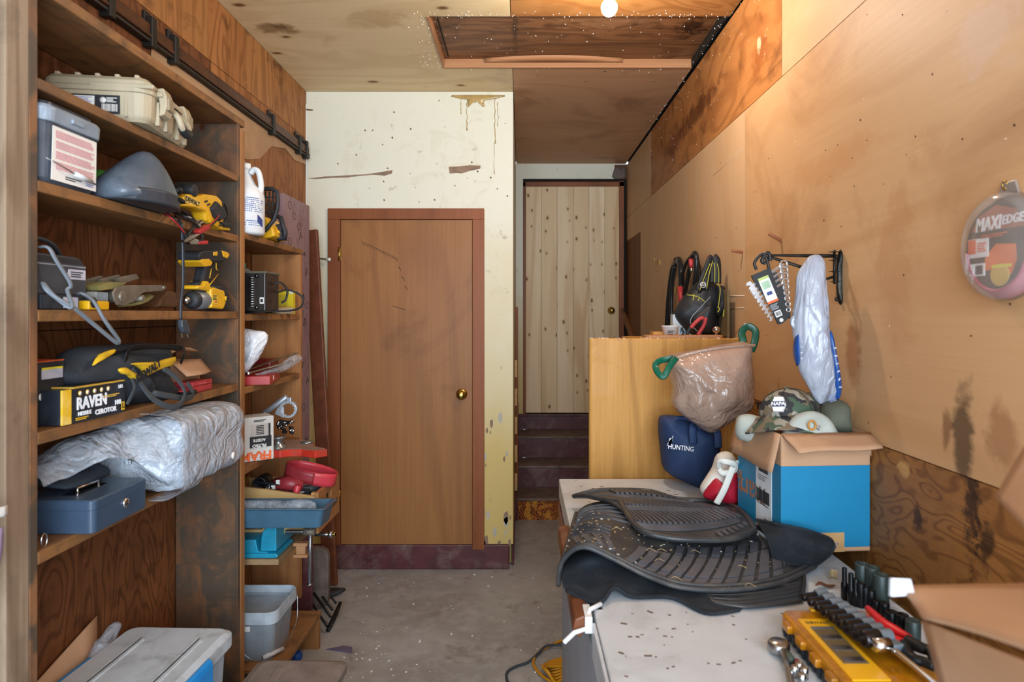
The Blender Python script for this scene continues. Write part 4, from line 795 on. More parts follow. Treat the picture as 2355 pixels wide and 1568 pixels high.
m = MB().tube([V((a, -.02, b)) for a, b in yx([(630, 505), (640, 498), (650, 503), (654, 520), (660, 535), (659, 552), (648, 553), (638, 535)], 2.85)], .011, blk, 8, closed=True).prism(yx([(636, 520), (650, 516), (656, 550), (640, 552)], 2.85), fr((0, -.03, 0), (1,0,0), (0,0,1)), -.05, blk); m.build('rear_handle', t)
MB().prism(yx([(643, 528), (650, 534), (652, 540), (645, 536)], 2.85), fr((0, -.034, 0), (1,0,0), (0,0,1)), .006, yel).build('trigger', t)
# shelf T2
t = thing('space_heater', 'brown-black louvred utility heater with side cord in the lower bay', 'heater', (-1.16, 2.66, TH[2][0]+.002))
hb = mat('heater_brown', '2e2724', .35, .3, var=.2)
m = MB().bb(-.10, .14, -.065, .08, .01, .165, hb).bb(-.10, .145, -.07, .085, .16, .17, mat('heater_top', '6a6355', .5, .3)); m.build('housing', t, bevel=.005)
m = MB(); [m.tube([V((.072, -.069, .03+k*.0095)), V((.097, -.069, .03+k*.0095))], .0025, steel, 6) for k in range(13)]; m.build('grille', t)
m = MB(); [m.cyl((.108, -.066, z), (.108, -.074, z), .008, blackm, n=12).cyl((.108, -.074, z), (.108, -.076, z), .004, steel, n=10) for z in (.025, .15)]; m.build('knob', t)
m = MB().bb(.118, .134, -.067, -.065, .04, .065, paper).bb(.121, .131, -.068, -.066, .046, .059, printk); m.build('label', t)
m = MB().tube(crv([(.145, .02, .12), (.165, .03, .13), (.185, .05, .1), (.18, .05, .06), (.165, .04, .045)]), .0045, cable_b, 7).tube(crv([(.146, .05, .09), (.18, .09, .1), (.225, .12, .07), (.21, .1, .02), (.1, .02, .008), (0, -.0, .007)]), .0045, cable_b, 7); m.build('cord', t)
t = thing('spray_can', 'small can with teal nozzle behind the louvred heater', 'can', (-1.2, 2.82, TH[2][0]))
m = MB().lathe([(.03, 0), (.032, .005), (.032, .18), (.022, .195), (.012, .2)], (0,0,0), (0,0,1), mat('can_grey', '8d908c', .35, .5), 20); m.build('can', t); MB().bb(-.006, .006, -.01, .006, .2, .222, mat('teal_plastic', '1c7a78', .4)).build('nozzle', t, bevel=.002)
t = thing('yellow_packet', 'bright yellow cardboard packet behind the heater cord', 'packet', (-1.13, 2.98, TH[2][0]+.001), 0)
m = MB().bb(-.03, .085, 0, .03, 0, .11, mat('packet_yellow', 'd6c01c', .5, var=.08)).bb(-.01, .06, -.0008, 0, .02, .09, mat('packet_print', 'b5a428', .6)).bb(.068, .085, -.001, 0, .092, .108, paper); m.build('packet', t, bevel=.003)
t = thing('wooden_dowel', 'turned pale wooden handle lying in front of the yellow packet', 'handle', (-1.06, 2.9, TH[2][0]+.016), 8)
m = MB().lathe([(.008, -.05), (.014, -.04), (.016, -.02), (.0155, .03), (.013, .045), (.0, .048)], (0,0,0), (1,0,.04), mat('pale_wood', 'a58d6c', .6, var=.15), 20); m.build('handle', t)
MB().cyl((-.05, 0, 0), (-.075, 0, 0), .012, blackm).build('ferrule', t)
# shelf T3
t = thing('plastic_bag', 'crumpled white plastic bag hanging over tools on the third lower shelf', 'bag', (-1.12, 2.64, TH[3][0]+.004))
wbag = crinkle('white_film', 'c6c6ca', .32, 1.0, 9)
m = MB().pillow([(-.08, .0), (-.02, .02), (.06, .1), (.085, .2), (.03, .215), (-.08, .2)], fr((0,0,0), (1,0,0), (0,0,1)), .045, wbag, rings=8, amp=.022, freq=16, seed=3); m.build('bag', t)
t = thing('tool_case', 'red metal tool case lying on the third lower shelf', 'case', (-1.13, 2.7, TH[3][0]+.001), 12)
m = MB().bb(-.08, .1, -.11, .16, 0, .034, mat('case_red', 'a3231f', .35, var=.15)).bb(.1, .102, -.03, -.02, .012, .03, paper); m.build('case', t, bevel=.006)
t = thing('tool_case', 'small dark red box tucked behind the wrenches', 'case', (-1.2, 2.95, TH[3][0]+.001)); m = MB().bb(-.05, .08, -.04, .06, 0, .08, mat('case_red_dark', '6e1d1b', .4, var=.2)); m.build('case', t, bevel=.008)
def wrench(m, p0, p1, w_, th, mt, up=(0,0,1), head=1.0):
    p0, p1 = V(p0), V(p1); L = (p1-p0).length; x = (p1-p0).normalized(); M = fr(p0, x, V(up).cross(x) if False else (V(up).cross(x)))
    a = w_*1.0*head
    jaw = [(0, -w_*.45), (L*.78, -w_*.38), (L*.86, -a), (L*.95, -a*1.1), (L*1.02, -a*.75), (L*.93, -a*.2), (L*.93, a*.2), (L*1.02, a*.75), (L*.95, a*1.1), (L*.86, a), (L*.78, w_*.38), (0, w_*.45)]
    m.prism(jaw, M, th, mt)
    m.add([], [], mt); R_ = w_*.95*head
    prev = [V((R_*math.cos(k*math.pi/8), R_*math.sin(k*math.pi/8), 0)) for k in range(16)]
    rings = [[M @ V((c_.x*q, c_.y*q, z)) for c_ in prev] for q, z in ((1, -th*.15), (1, th*1.15), (.6, th*1.15), (.6, -th*.15), (1, -th*.15))]
    m.loft(rings, mt, cap=False, smooth=False)
t = thing('wrench_pack', 'two long chrome wrenches in clear wrap across the red case', 'wrench', (-1.1, 2.72, TH[3][0]+.05))
for k, (z, dz) in enumerate(((.0, .055), (-.004, .025))):
    m = MB(); wrench(m, (-.02+.03*k, -.12, z), (.07, .26, z+dz), .013, .006, chrome); m.build('wrench', t, bevel=.001)
m = MB().pillow([(-.1, -.02), (.1, -.015), (.22, .04), (.3, .02), (.2, -.015), (.0, -.03)], fr((.04, 0, .01), (.15,1,0), (0,0,1)), .02, film, rings=5, amp=.008, freq=25).build('wrap', t)
# shelf T4
t = thing('filter_box', 'dirty white and black oil filter carton with orange lettering stood on end', 'box', (-1.075, 2.64, TH[4][0]+.001), -52)
wcard = mat('carton_white', 'c4bfb8', .6, var=.08, dirt='7d6a58', dirta=.5, ds=8)
m = MB().bb(-.09, 0, -.05, .07, 0, .178, wcard); m.build('carton', t, bevel=.003)
M = fr((.0008, .01, .089), (0,1,0), (0,0,1)); M180 = fr((.0008, .01, .089), (0,-1,0), (0,0,-1))
m = MB().bb(-.035, .05, -.035, .01, 0, .0006, printk, M).bb(.038, .046, .0, .06, 0, .0008, printk, M).bb(-.03, .036, .012, .06, 0, .0008, mat('label_pale', 'b6aea6', .6), M)
M2 = fr((.0018, .012, .03), (0,-1,0), (0,0,-1)); m.text('FRAM', .048, fr((.0018, .0, .022), (0,-1,0), (0,0,-1)), print_o, ext=.001, bold=.0016)
m.text('FILTRO', .017, fr((.002, .012, .062), (0,-1,0), (0,0,-1)), paper, bold=.0008).text('ACEITE', .015, fr((.002, .012, .084), (0,-1,0), (0,0,-1)), paper, bold=.0006)
for k in range(6): m.bb(-.01, .02, .018+k*.0065, .0215+k*.0065, 0, .0014, printk, M)
m.bars(M, -.02, .03, .068, .078, 2, printk, z=.0012); m.build('lettering', t)
alu = mat('cast_aluminium', 'b9bfc6', .35, .7, var=.12)
t = thing('sensor_ring_tool', 'silver serrated ring clamp tool standing above the oil filter carton', 'tool', (-1.04, 2.82, TH[4][0]+.002))
c0 = at(664, 941, 2.82)-t.location; Mr = fr(c0, (1,0,0), (0,0,1)); m = MB()
n_ = 72; outer = [((.037+(.004 if 40 < math.degrees(a) % 360 < 170 else 0))*math.cos(a), .037*math.sin(a)) for a in [2*math.pi*k/n_ for k in range(n_)]]
inner = [((.025+.0025*(1 if (k//3) % 2 else 0))*math.cos(a), (.025+.0025*(1 if (k//3) % 2 else 0))*math.sin(a)) for k, a in [(k, 2*math.pi*k/n_) for k in range(n_)]]
m.loft([[Mr @ V((a, b, z)) for a, b in pl] for pl, z in ((outer, -.009), (outer, .009), (inner, .009), (inner, -.009), (outer, -.009))], alu, cap=False, smooth=False); m.build('ring', t, bevel=.001)
m = MB(); a, b = at(612, 948, 2.82)-t.location, at(660, 912, 2.82)-t.location; m.cyl(a, b, .013, alu, r1=.012).cyl(a+(a-b).normalized()*.03, a, .008, alu, r1=.013).prism([(-.06, -.02), (-.02, -.036), (-.02, .01), (-.045, .01)], Mr, .008, alu, t0=-.008).bb(-.006, .012, .034, .052, -.009, .009, alu, Mr); m.build('clamp_body', t, bevel=.002)
m = MB(); rr = random.Random(4)
for k in range(26): x, y = rr.uniform(-.05, .018), -.045-rr.random()*.055; m.cyl(Mr @ V((x, y, rr.uniform(-.01, .015))), Mr @ V((x+.012, y-.002, rr.uniform(-.01, .02))), .006, blackm if k % 2 else chrome, n=8)
m.build('chain_links', t)
redpaint = mat('red_paint_worn', 'b52f1e', .4, var=.15, dirt='5d4a40', dirta=.6, ds=10)
t = thing('pipe_bender', 'worn red pulley tool with dusty top resting on the lower shelf edge', 'tool', (-.965, 2.84, TH[4][0]+.003))
P2 = lambda pts, z: [(q.x-t.location[0], q.y-t.location[1]) for q in (atz(x, y, z) for x, y in pts)]
pl_ = [(-.16, -.12), (-.1, -.15), (-.03, -.155), (.0, -.13), (.05, -.13), (.115, -.16), (.155, -.12), (.09, -.07), (.07, -.02), (.03, .05), (-.03, .09), (-.12, .08)]
m = MB().prism(pl_, Matrix.Identity(4), .03, redpaint); m.build('body', t, bevel=.003)
MB().prism([(a*.93-.002, b*.93-.002) for a, b in pl_], Matrix.Translation((0,0,.0305)), .0015, mat('dust_top', '86685a', .85, var=.12)).build('dusty_plate', t)
m = MB().lathe([(.034, .031), (.032, .036), (.016, .046), (.014, .062), (.03, .072), (.031, .076), (0, .077)], (-.06, -.09, 0), (0,0,1), mat('zinc', '8f9495', .3, .8), 28); m.build('pulley', t)
m = MB().lathe([(.026, .031), (.026, .038), (.012, .042), (0, .043)], (.03, .0, 0), (0,0,1), _mc['zinc'], 24).build('washer', t)
t = thing('canister', 'dark red canister behind the ring clamp tool', 'can', (-1.18, 2.95, TH[4][0])); MB().lathe([(.035, 0), (.036, .004), (.036, .1), (.03, .108), (0, .11)], (0,0,0), (0,0,1), mat('canister_red', '6b1a16', .35), 24).build('can', t)
# crate with tools
cr_w = wood('crate_wood', 'c4a06c', '9c7845', 'X', 1.5, 6, .35, .5, fib=.35, seed=51); cr_s = wood('crate_side', 'a9764a', '80532f', 'Y', 1.5, 6, .35, .5, fib=.35, seed=52)
t = thing('wooden_crate', 'shallow wooden crate full of tools wedged under the lower shelf', 'crate', (-1.07, 2.72, .63))
m = MB().prism([(-.19, 0), (.205, 0), (.205, .155), (.0, .185), (-.19, .205)], fr((0, .016, 0), (1,0,0), (0,0,1)), .016, cr_w); m.build('front_panel', t, bevel=.002)
m = MB().bb(.205, .222, 0, .31, .0, .07, cr_s).bb(.205, .222, 0, .31, .072, .10, cr_s).bb(.205, .222, 0, .11, .10, .135, cr_s).bb(.205, .222, .19, .31, .10, .135, cr_s).bb(.205, .222, 0, .31, .135, .17, cr_s).bb(.185, .205, .016, .04, 0, .165, cr_w)
m.text('VIEW', .034, fr((.2225, .235, .062), (0,1,0), (0,0,1)), printk, ext=.0004, bold=.0008); m.build('side_panel', t, bevel=.0015)
m = MB().bb(-.19, .205, .29, .31, 0, .16, cr_w).bb(-.19, .205, .016, .31, 0, .008, cr_w).bb(-.20, -.19, 0, .31, 0, .17, cr_s); m.build('back_panel', t, bevel=.001)
g_ = 'tools in the wooden crate'
def rel(px, py, Y): return at(px, py, Y)
vin = mat('vinyl_red', 'c23a44', .35, var=.08); vin_d = mat('vinyl_red_dark', '8c2a30', .4, var=.1)
t = thing('sanding_belt', 'wide bright red belt loop leaning out of the wooden crate', 'belt', (-.93, 2.86, .85), group=g_)
m = MB()
def belt(u, v):
    a = 2*math.pi*u; return V((.11*math.cos(a)+.012*v, .07*math.sin(a), -.03+.055*v+.03*-math.cos(a)*.9))
m.sheet(belt, 40, 4, .003, vin); m.build('belt', t); 
m = MB(); m.sheet(lambda u, v: belt(.56+.24*u, .02+.96*v)+V((0, -.001, 0)) , 14, 3, -.002, vin_d); m.build('stain', t)['label'] = 'darker red worn patch on the belt'
t = thing('grinder_head', 'black round power tool head under the red belt loop', 'power tool', (-.935, 2.87, .775), group=g_)
MB().lathe([(.05, -.0), (.062, .01), (.062, .035), (.05, .05), (.0, .052)], (0,0,0), (.1,-.3,1), blk, 28).build('head', t)
MB().box((-.02, -.075, .005), (.09, .03, .03), mat('battery_black', '23282b', .4), rot=(.2, 0, .1)).bars(fr((-.02, -.0915, .01), (1,0,0), (0,0,1)), -.03, .03, -.006, .006, 2, paper).build('battery', t, bevel=.004)
t = thing('multi_tool', 'red and black power tool body lying in the wooden crate', 'power tool', (-1.0, 2.83, .82), group=g_)
m = MB().tube([(-.06, -.02, -.01), (0, -.03, .0), (.06, -.02, -.01)], [.03, .034, .03], vin_d, 14, flat=1.0); m.build('housing', t); MB().bb(-.045, -.03, -.058, -.05, -.0, .02, paper).bb(-.065, -.05, -.052, -.044, -.02, .0, paper).build('lettering', t)
t = thing('hammer', 'red rubber grip handle poking out between black tools in the crate', 'tool', (-.955, 2.78, .79), group=g_)
MB().cyl((-.008, -.02, -.03), (.006, -.012, .03), .014, vin, n=16).build('grip', t, bevel=.003)
t = thing('pliers', 'long black handled pliers lying across the crate', 'pliers', (-1.02, 2.79, .815), group=g_)
m = MB().tube([(-.1, 0, .012), (-.02, -.01, .006), (.06, 0, .0)], [.014, .01, .006], blk, 10, flat=.6).tube([(.0, -.01, .004), (.11, .01, -.003)], .004, steel, 6).tube([(.0, -.006, -.008), (.1, .02, -.01)], .003, steel, 6); m.build('pliers', t)
t = thing('socket_adapter', 'black hollow pipe end at the left of the crate', 'pipe', (-1.12, 2.80, .82), group=g_); MB().loft([[V((r_*math.cos(a), y, r_*math.sin(a))) for a in [k*.35 for k in range(18)]] for y, r_ in ((.06, .03), (-.02, .03), (-.02, .024), (.05, .024))], blackm).build('pipe', t)
t = thing('chain', 'heap of small chrome chain links among the crate tools', 'chain', (-1.06, 2.79, .80), group=g_); m = MB(); rr = random.Random(9)
for k in range(46): c_ = V((rr.gauss(0, .022), rr.gauss(0, .012), rr.gauss(-.01, .016))); m.tube([c_+V((.006*math.cos(a), .003*math.sin(a), .006*math.sin(a))) for a in [q*1.05 for q in range(6)]], .0016, chrome, 5, closed=True)
m.build('chain', t)
# tray
trayc = mat('tray_blue', '3f5f74', .35, var=.1); t = thing('paint_tray', 'blue-grey plastic tray balanced over the vise', 'tray', (-.99, 2.62, .706))
m = MB(); R0 = rrect(.40, .14, .02); R1 = rrect(.43, .165, .02); R2 = rrect(.45, .185, .02)
def rg(Rr, z, sc_=1): return [V((a*sc_, b*sc_, z)) for a, b in Rr]
m.loft([rg(R0, 0), rg(R1, .07), rg(R2, .073), rg(R2, .078), rg(R1, .078, .985), rg(R0, .004, .985)], trayc, smooth=False); m.build('tray', t, bevel=.002)
t.rotation_euler = (R(-3), 0, 0)
t = thing('wrapped_tool', 'long item in crinkled clear plastic lying in the blue-grey tray', 'package', (-1.0, 2.62, .75))
m = MB().pillow([(-.18, -.03), (.0, -.035), (.1, -.04), (.165, -.03), (.175, .0), (.16, .035), (.1, .04), (0, .035), (-.18, .035)], fr((0,0,.01), (1,0,0), (0,.3,1)), .035, film, rings=7, amp=.014, freq=24); m.build('wrap', t)
MB().bb(-.18, .05, -.02, .02, -.02, .012, mat('blue_inner', '2f4a66', .4)).build('contents', t, bevel=.006)
# vise
teal = mat('vise_teal', '1f8fae', .45, .2, var=.12, dirt='6b6559', dirta=.7, ds=6); dusty = mat('dusty_iron', '6f675c', .6, .4, var=.2)
t = thing('bench_vise', 'teal cast iron bench vise under the blue-grey tray', 'vise', (-1.12, 2.63, .569))
m = MB().prism([(-.14, 0), (.10, 0), (.10, .02), (.06, .024), (.05, .07), (-.14, .07)], fr((0, .08, 0), (1,0,0), (0,0,1)), .09, teal).prism([(-.14, 0), (.135, 0), (.145, .006), (.135, .018), (-.14, .018)], fr((0, .16, 0), (1,0,0), (0,0,1)), .18, teal); m.build('base', t, bevel=.003)
m = MB().prism([(.065, .02), (.13, .02), (.13, .12), (.122, .125), (.09, .118), (.075, .10), (.068, .075)], fr((0, .30, 0), (1,0,0), (0,0,1)), .3, teal); m.build('jaw', t, bevel=.004)
m = MB(); sp = V((.19, .06, .115)); m.tube([V((-.12+k*.0035, .05, .1)) for k in range(50)], [(.0085 if k % 2 else .0072) for k in range(50)], dusty, 12); m.build('screw', t); m = MB().tube([V((.15+k*.003, .05, .083)) for k in range(25)], [(.009 if k % 2 else .0075) for k in range(25)], steel, 12).cyl((.225, .05, .083), (.27, .05, .083), .014, dusty); m.build('spindle', t)
m = MB().tube([(.252, .05, .115), (.248, .05, -.13)], .0058, _mc['zinc'], 12).cyl((.252, .05, .095), (.252, .05, .116), .013, steel, n=14).cyl((.248, .05, -.13), (.248, .05, -.137), .011, steel, n=14); m.build('handle_bar', t)
t = thing('bolt_rod', 'threaded bolt with nuts sticking out beyond the vise handle', 'bolt', (-.83, 2.80, .6)); MB().cyl((-.06, 0, 0.0), (.03, 0, 0), .008, steel, n=12).cyl((.0, 0, 0), (.018, 0, 0), .016, steel, n=6).cyl((.022, 0, 0), (.03, 0, 0), .012, brass, n=12).build('bolt', t)
t = thing('wood_clamp_block', 'small pale wooden spool block tucked behind the vise handle', 'block', (-.935, 2.76, .545)); MB().bb(-.03, .03, -.01, .02, .02, .035, pine_trim).bb(-.02, .02, -.005, .015, -.015, .02, pine_trim).bb(-.03, .03, -.01, .02, -.028, -.015, pine_trim).build('block', t, bevel=.003)
# bench bin, ball, rack, shards
t = thing('storage_bucket', 'square clear plastic bucket with folded wire bail on the low bench', 'bucket', (-1.105, 2.70, .1705))
cbin = mat('bucket_clear', 'a4acb4', .25, alpha=.62, var=.1, dirt='6d7076', dirta=.3)
m = MB(); m.loft([rg(rrect(.22, .22, .03), 0), rg(rrect(.25, .25, .035), .17), rg(rrect(.245, .245, .033), .17), rg(rrect(.215, .215, .028), .004)], cbin, smooth=False); m.build('body', t)
m = MB().loft([rg(rrect(.26, .26, .035), .15), rg(rrect(.275, .275, .04), .152), rg(rrect(.275, .275, .04), .172), rg(rrect(.27, .27, .04), .2), rg(rrect(.26, .26, .035), .2), rg(rrect(.25, .25, .033), .16)], mat('bucket_rim', 'b9c2ca', .3, alpha=.85), smooth=False); m.build('rim', t, bevel=.002)
m = MB().tube(crv([(-.06, -.142, .19), (-.02, -.15, .1), (.06, -.15, .02), (.13, -.06, .015), (.15, .06, .07), (.142, .1, .17)]), .0018, steel, 6).cyl((.085, -.128, .02), (.135, -.05, .017), .009, mat('white_grip', 'c9c9cb')).bb(-.02, .04, -.1435, -.142, .13, .15, paper); m.build('bail', t)
t = thing('blue_ball', 'small bright blue ball on the floor under the low bench', 'ball', (-1.0, 2.90, .026)); MB().ball((0,0,0), .025, mat('ball_blue', '1d4f9c', .4), 20, 14).build('ball', t)
t = thing('wire_rack', 'black steel rod rack lying on the floor past the low bench', 'rack', (-.9, 3.2, 0))
m = MB()
for a, b in (((690, 1345), (752, 1440)), ((695, 1325), (760, 1418)), ((700, 1315), (764, 1402)), ((706, 1300), (772, 1386)), ((655, 1370), (700, 1402))):
    p, q_ = atz(*a, .12)-t.location, atz(*b, .035)-t.location; m.cyl(p, q_, .006, blackm, n=10)
m.build('rod', t); m = MB(); p, q_ = atz(783, 1385, .05)-t.location, atz(754, 1450, .012)-t.location; m.tube([p, p*.5+q_*.5+V((.005, 0, .006)), q_], [.009, .013, .011], blackm, 8, flat=.6); m.build('end_bar', t)
t = thing('rubber_flap', 'black leaf-shaped rubber flap on the floor beside the maroon baseboard', 'rubber', atz(765, 1368, .0))
m = MB().pillow([(-.055, -.01), (-.03, .02), (.03, .02), (.07, .015), (.03, -.03), (-.01, -.045)], fr((0,0,.022), (1,0,0), (0,1,.2)), .016, rubber, rings=5, amp=.006, freq=20); m.build('flap', t)
t = thing('glass_shard', 'triangular piece of violet glass lying on the concrete floor', 'glass', atz(785, 1494, .0)); m = MB().prism([(-.07, .0), (-.0, .03), (.045, .02), (.06, -.035)], Matrix.Identity(4), .004, mat('violet_glass', '77708f', .15, alpha=.8)); m.build('shard', t)
m = MB(); rr = random.Random(12)
for i in range(90):
    x, y = rr.uniform(-.9, .1), 1.9+2.0*rr.random()**1.0; s_ = rr.uniform(.0015, .005)
    if rr.random() < .35: x, y = rr.gauss(-.68, .09), rr.gauss(2.9, .12)
    if x < -.9: continue
    m.box((x, y, s_*.4), (s_*2, s_*1.4, s_*.8), white_fluff, rot=(0, 0, rr.random()*3))
tag(m.build('floor_litter'), 'white flecks and paper bits scattered on the concrete floor', 'litter', kind='stuff')
# papers at the far left edge
t = thing('clipped_paper', 'white folded paper clipped to the post at the left edge', 'paper', (-1.04, 1.30, 0))
p = atx(8, 1168, -1.04)
m = MB().sheet(lambda u, v: (.004+.0*u, -.07+.085*u, p.z-.012+.02*v+.004*math.sin(u*5)), 8, 3, .002, paper).sheet(lambda u, v: (.006+.002*math.sin(v*4), -.07+.07*u-.01*v, p.z-.035-.085*v), 6, 6, .002, mat('lilac_paper', 'a99bc0', .6)); m.build('paper', t)
# ---------------- right side ----------------
FZ = .88
enamel = mat('white_enamel', 'c6ccd2', .3, var=.04, dirt='8d8a84', dirta=.5, ds=5); enam_side = mat('enamel_side', '9fa9b6', .4, var=.08, vs=4, dirt='848c98', dirta=.3, ds=4)
brown_trim = mat('brown_trim', '6e3c20', .4, var=.12, dirt='b9aca0', dirta=.4, ds=9)
t = thing('chest_freezer', 'long white enamel appliance used as a worktop with brown trim handle', 'freezer', (.15, .25, 0))
FX = .715; FYn = 2.39
m = MB().bb(.012, FX-.006, 0.0, FYn-.01, .03, .80, enam_side); m.build('body', t, bevel=.008)
m = MB().prism([(.012, 0), (FX, 0), (FX, FYn), (0, FYn), (0, 1.30), (.032, 1.30), (.032, 1.225), (.012, 1.225)], Matrix.Identity(4), FZ, enamel, t0=.805); m.build('lid', t, bevel=.005)
m = MB().bb(.003, .0105, .0, 1.17, .80, FZ-.006, enamel); m.build('lid_edge', t, bevel=.002)
m = MB().bb(.006, .031, 1.226, 1.299, .80, .868, mat('gasket', '5c665f', .7)).bb(.02, FX-.01, .0, FYn-.02, .795, .81, mat('gasket', '5c665f', .7)); m.build('gasket', t)
m = MB().prism([(-.052, -.03), (-.03, -.045), (-.008, -.02), (.0, .0), (-.02, .004), (-.045, -.004)], fr((0, 1.8, FZ), (1,0,0), (0,0,1)) @ Matrix.Diagonal((.75, 1, 1, 1)), .62, brown_trim); m.build('handle', t, bevel=.003)['label'] = 'worn brown handle strip along the edge'
m = MB().tube([(-.058, 1.172, FZ-.05), (-.035, 1.172, FZ-.028), (-.006, 1.175, FZ-.02), (-.004, 1.185, FZ+.0), (.0, 1.2, FZ+.008), (.03, 1.235, FZ+.006)], .0055, mat('white_trim', 'e2e4e6', .35), 8).bb(-.012, .004, 1.17, 1.235, FZ-.03, FZ+.006, _mc['white_trim']); m.build('bracket', t, bevel=.002)
m = MB().bb(-.006, .0, 1.72, 2.32, .74, .80, mat('emblem', '7a3030', .3)).tube([(-.008, 2.05, .70), (-.014, 2.0, .70), (-.014, 1.95, .72)], .004, chrome, 8); m.build('latch', t, bevel=.002)
m = MB(); rr = random.Random(21); rust_s = mat('rust_spot', '5e4636', .8)
for i in range(150):
    x, y = rr.uniform(.03, .6), rr.uniform(.55, 1.22) if rr.random() < .75 else rr.uniform(1.7, 2.37); s_ = rr.uniform(.0015, .005)
    m.box((x, y, FZ+.0005), (s_*rr.uniform(1, 3.5), s_, .0008), rust_s, rot=(0, 0, rr.gauss(0, .5)))
for i in range(9): m.tube(crv([(x_, y_, FZ+.0004) for x_, y_ in ((.1+.045*i, .8+.02*(i % 4)), (.13+.045*i, .83), (.15+.045*i, .86+.01*(i % 3)))]), .0007, rust_s, 4)
m.build('rust_speck', t)
# loose conforming helper: bicubic surface through a grid of photo points at given heights
def surf(rows, o=(0,0,0)):
    Pg = [[atz(a, b, c)-V(o) for a, b, c in r] for r in rows]
    def cr(p, u):
        n = len(p)-1; x = min(max(u*n, 0), n-1e-6); i = int(x); f = x-i
        p0, p1, p2, p3 = p[max(i-1, 0)], p[i], p[i+1], p[min(i+2, n)]
        return .5*((2*p1)+(p2-p0)*f+(2*p0-5*p1+4*p2-p3)*f*f+(3*p1-p0-3*p2+p3)*f**3)
    return lambda u, v: cr([cr(r, u) for r in Pg], v)
def on(m, fn, quad, h, mt, n=1, h0=-.001):       # a raised block lying on a surface, quad in (u,v)
    def nrm(u, v):
        e = .01; a = fn(min(u+e, 1), v)-fn(max(u-e, 0), v); b = fn(u, min(v+e, 1))-fn(u, max(v-e, 0)); q_ = a.cross(b)
        q_.normalize(); return q_ if q_.z > 0 else -q_
    lo, hi = [], []
    k = len(quad); pts = []
    for i in range(k):
        a, b = quad[i], quad[(i+1) % k]
        for j in range(n): pts.append((a[0]+(b[0]-a[0])*j/n, a[1]+(b[1]-a[1])*j/n))
    for u, v in pts:
        p, q_ = fn(u, v), nrm(u, v); lo.append(p+q_*h0); hi.append(p+q_*h)
    return m.loft([lo, hi], mt, True, False)
def border(fn, n=28, r=0):
    e = [(u/n, 0) for u in range(n)]+[(1, v/n) for v in range(n)]+[(1-u/n, 1) for u in range(n)]+[(0, 1-v/n) for v in range(n)]
    return [fn(*p) for p in e]
mrub = mat('mat_rubber', '3b3c3e', .5, var=.25, vs=9, dirt='6d6353', dirta=.55, ds=14, bump=.15, bs=120); mrub2 = mat('mat_rubber_clean', '36383a', .38, var=.15, dirt='6a6452', dirta=.35, ds=9)
mrib = mat('mat_rib', '505157', .45, var=.2, vs=12, dirt='6a5f50', dirta=.3, ds=20); felt = mat('mat_felt', '1c222a', .95, var=.3, bump=.6, bs=320, dirt='5b5a54', dirta=.18, ds=30)
groove = mat('mat_groove', '5c5446', .85, var=.25)
g_mats = 'car mats heaped on the white freezer'
# E dark rubber mat underneath
T0 = (.5, 1.5, FZ)
t = thing('car_mat', 'dark rubber car mat poking out lowest at the right of the heap', 'mat', T0, group=g_mats)
f = surf([[(1600, 1290, .89), (1700, 1280, .89), (1845, 1290, .89)], [(1620, 1350, .89), (1720, 1345, .89), (1850, 1340, .89)], [(1640, 1385, .887), (1720, 1395, .887), (1842, 1382, .885)]], T0)
m = MB().sheet(f, 12, 10, -.004, mrub2).tube(border(f, 10), .005, mrub2, 6, closed=True)
for k in range(5): m.tube([f(u/10, .5+.1*k-.12*(u/10)**2) for u in range(11)], .003, mrub2, 5)
m.build('mat', t)
# A felt mat
T0 = (.35, 1.65, FZ)
t = thing('car_mat', 'black felt-backed car mat rippling out below the ribbed mat', 'mat', T0, group=g_mats)
f = surf([[(1345, 1210, .888), (1400, 1215, .888), (1480, 1215, .888), (1560, 1215, .888), (1640, 1215, .888), (1740, 1215, .888), (1800, 1230, .89)],
          [(1300, 1290, .9), (1370, 1265, .93), (1450, 1270, .92), (1540, 1300, .893), (1640, 1300, .893), (1740, 1290, .893), (1840, 1290, .893)],
          [(1292, 1335, .89), (1350, 1315, .91), (1430, 1305, .915), (1520, 1335, .893), (1620, 1345, .893), (1730, 1340, .893), (1835, 1315, .893)],
          [(1303, 1358, .885), (1375, 1387, .885), (1412, 1352, .905), (1455, 1372, .888), (1545, 1374, .888), (1625, 1410, .884), (1700, 1402, .884)]] , T0)
def f_(u, v, f=f):
    return f(u, v)
m = MB().sheet(f_, 54, 26, -.004, felt); e = [f_(u/40, 1) for u in range(41)]; m.tube(e, .005, felt, 6); m.build('mat', t)
t = thing('car_mat', 'right hand tongue of black felt car mat against the blue box', 'mat', T0, group=g_mats)
f = surf([[(1740, 1195, .96), (1800, 1208, .99), (1850, 1218, .985), (1903, 1236, .965), (1914, 1245, .955)],
          [(1765, 1235, .955), (1820, 1242, .965), (1860, 1252, .965), (1900, 1260, .957), (1918, 1259, .95)],
          [(1780, 1285, .908), (1840, 1300, .90), (1868, 1302, .90), (1887, 1292, .91), (1907, 1276, .93)]], T0)
m = MB().sheet(f, 22, 12, -.007, felt).tube(border(f, 12), .0045, felt, 6, closed=True); m.build('mat', t)
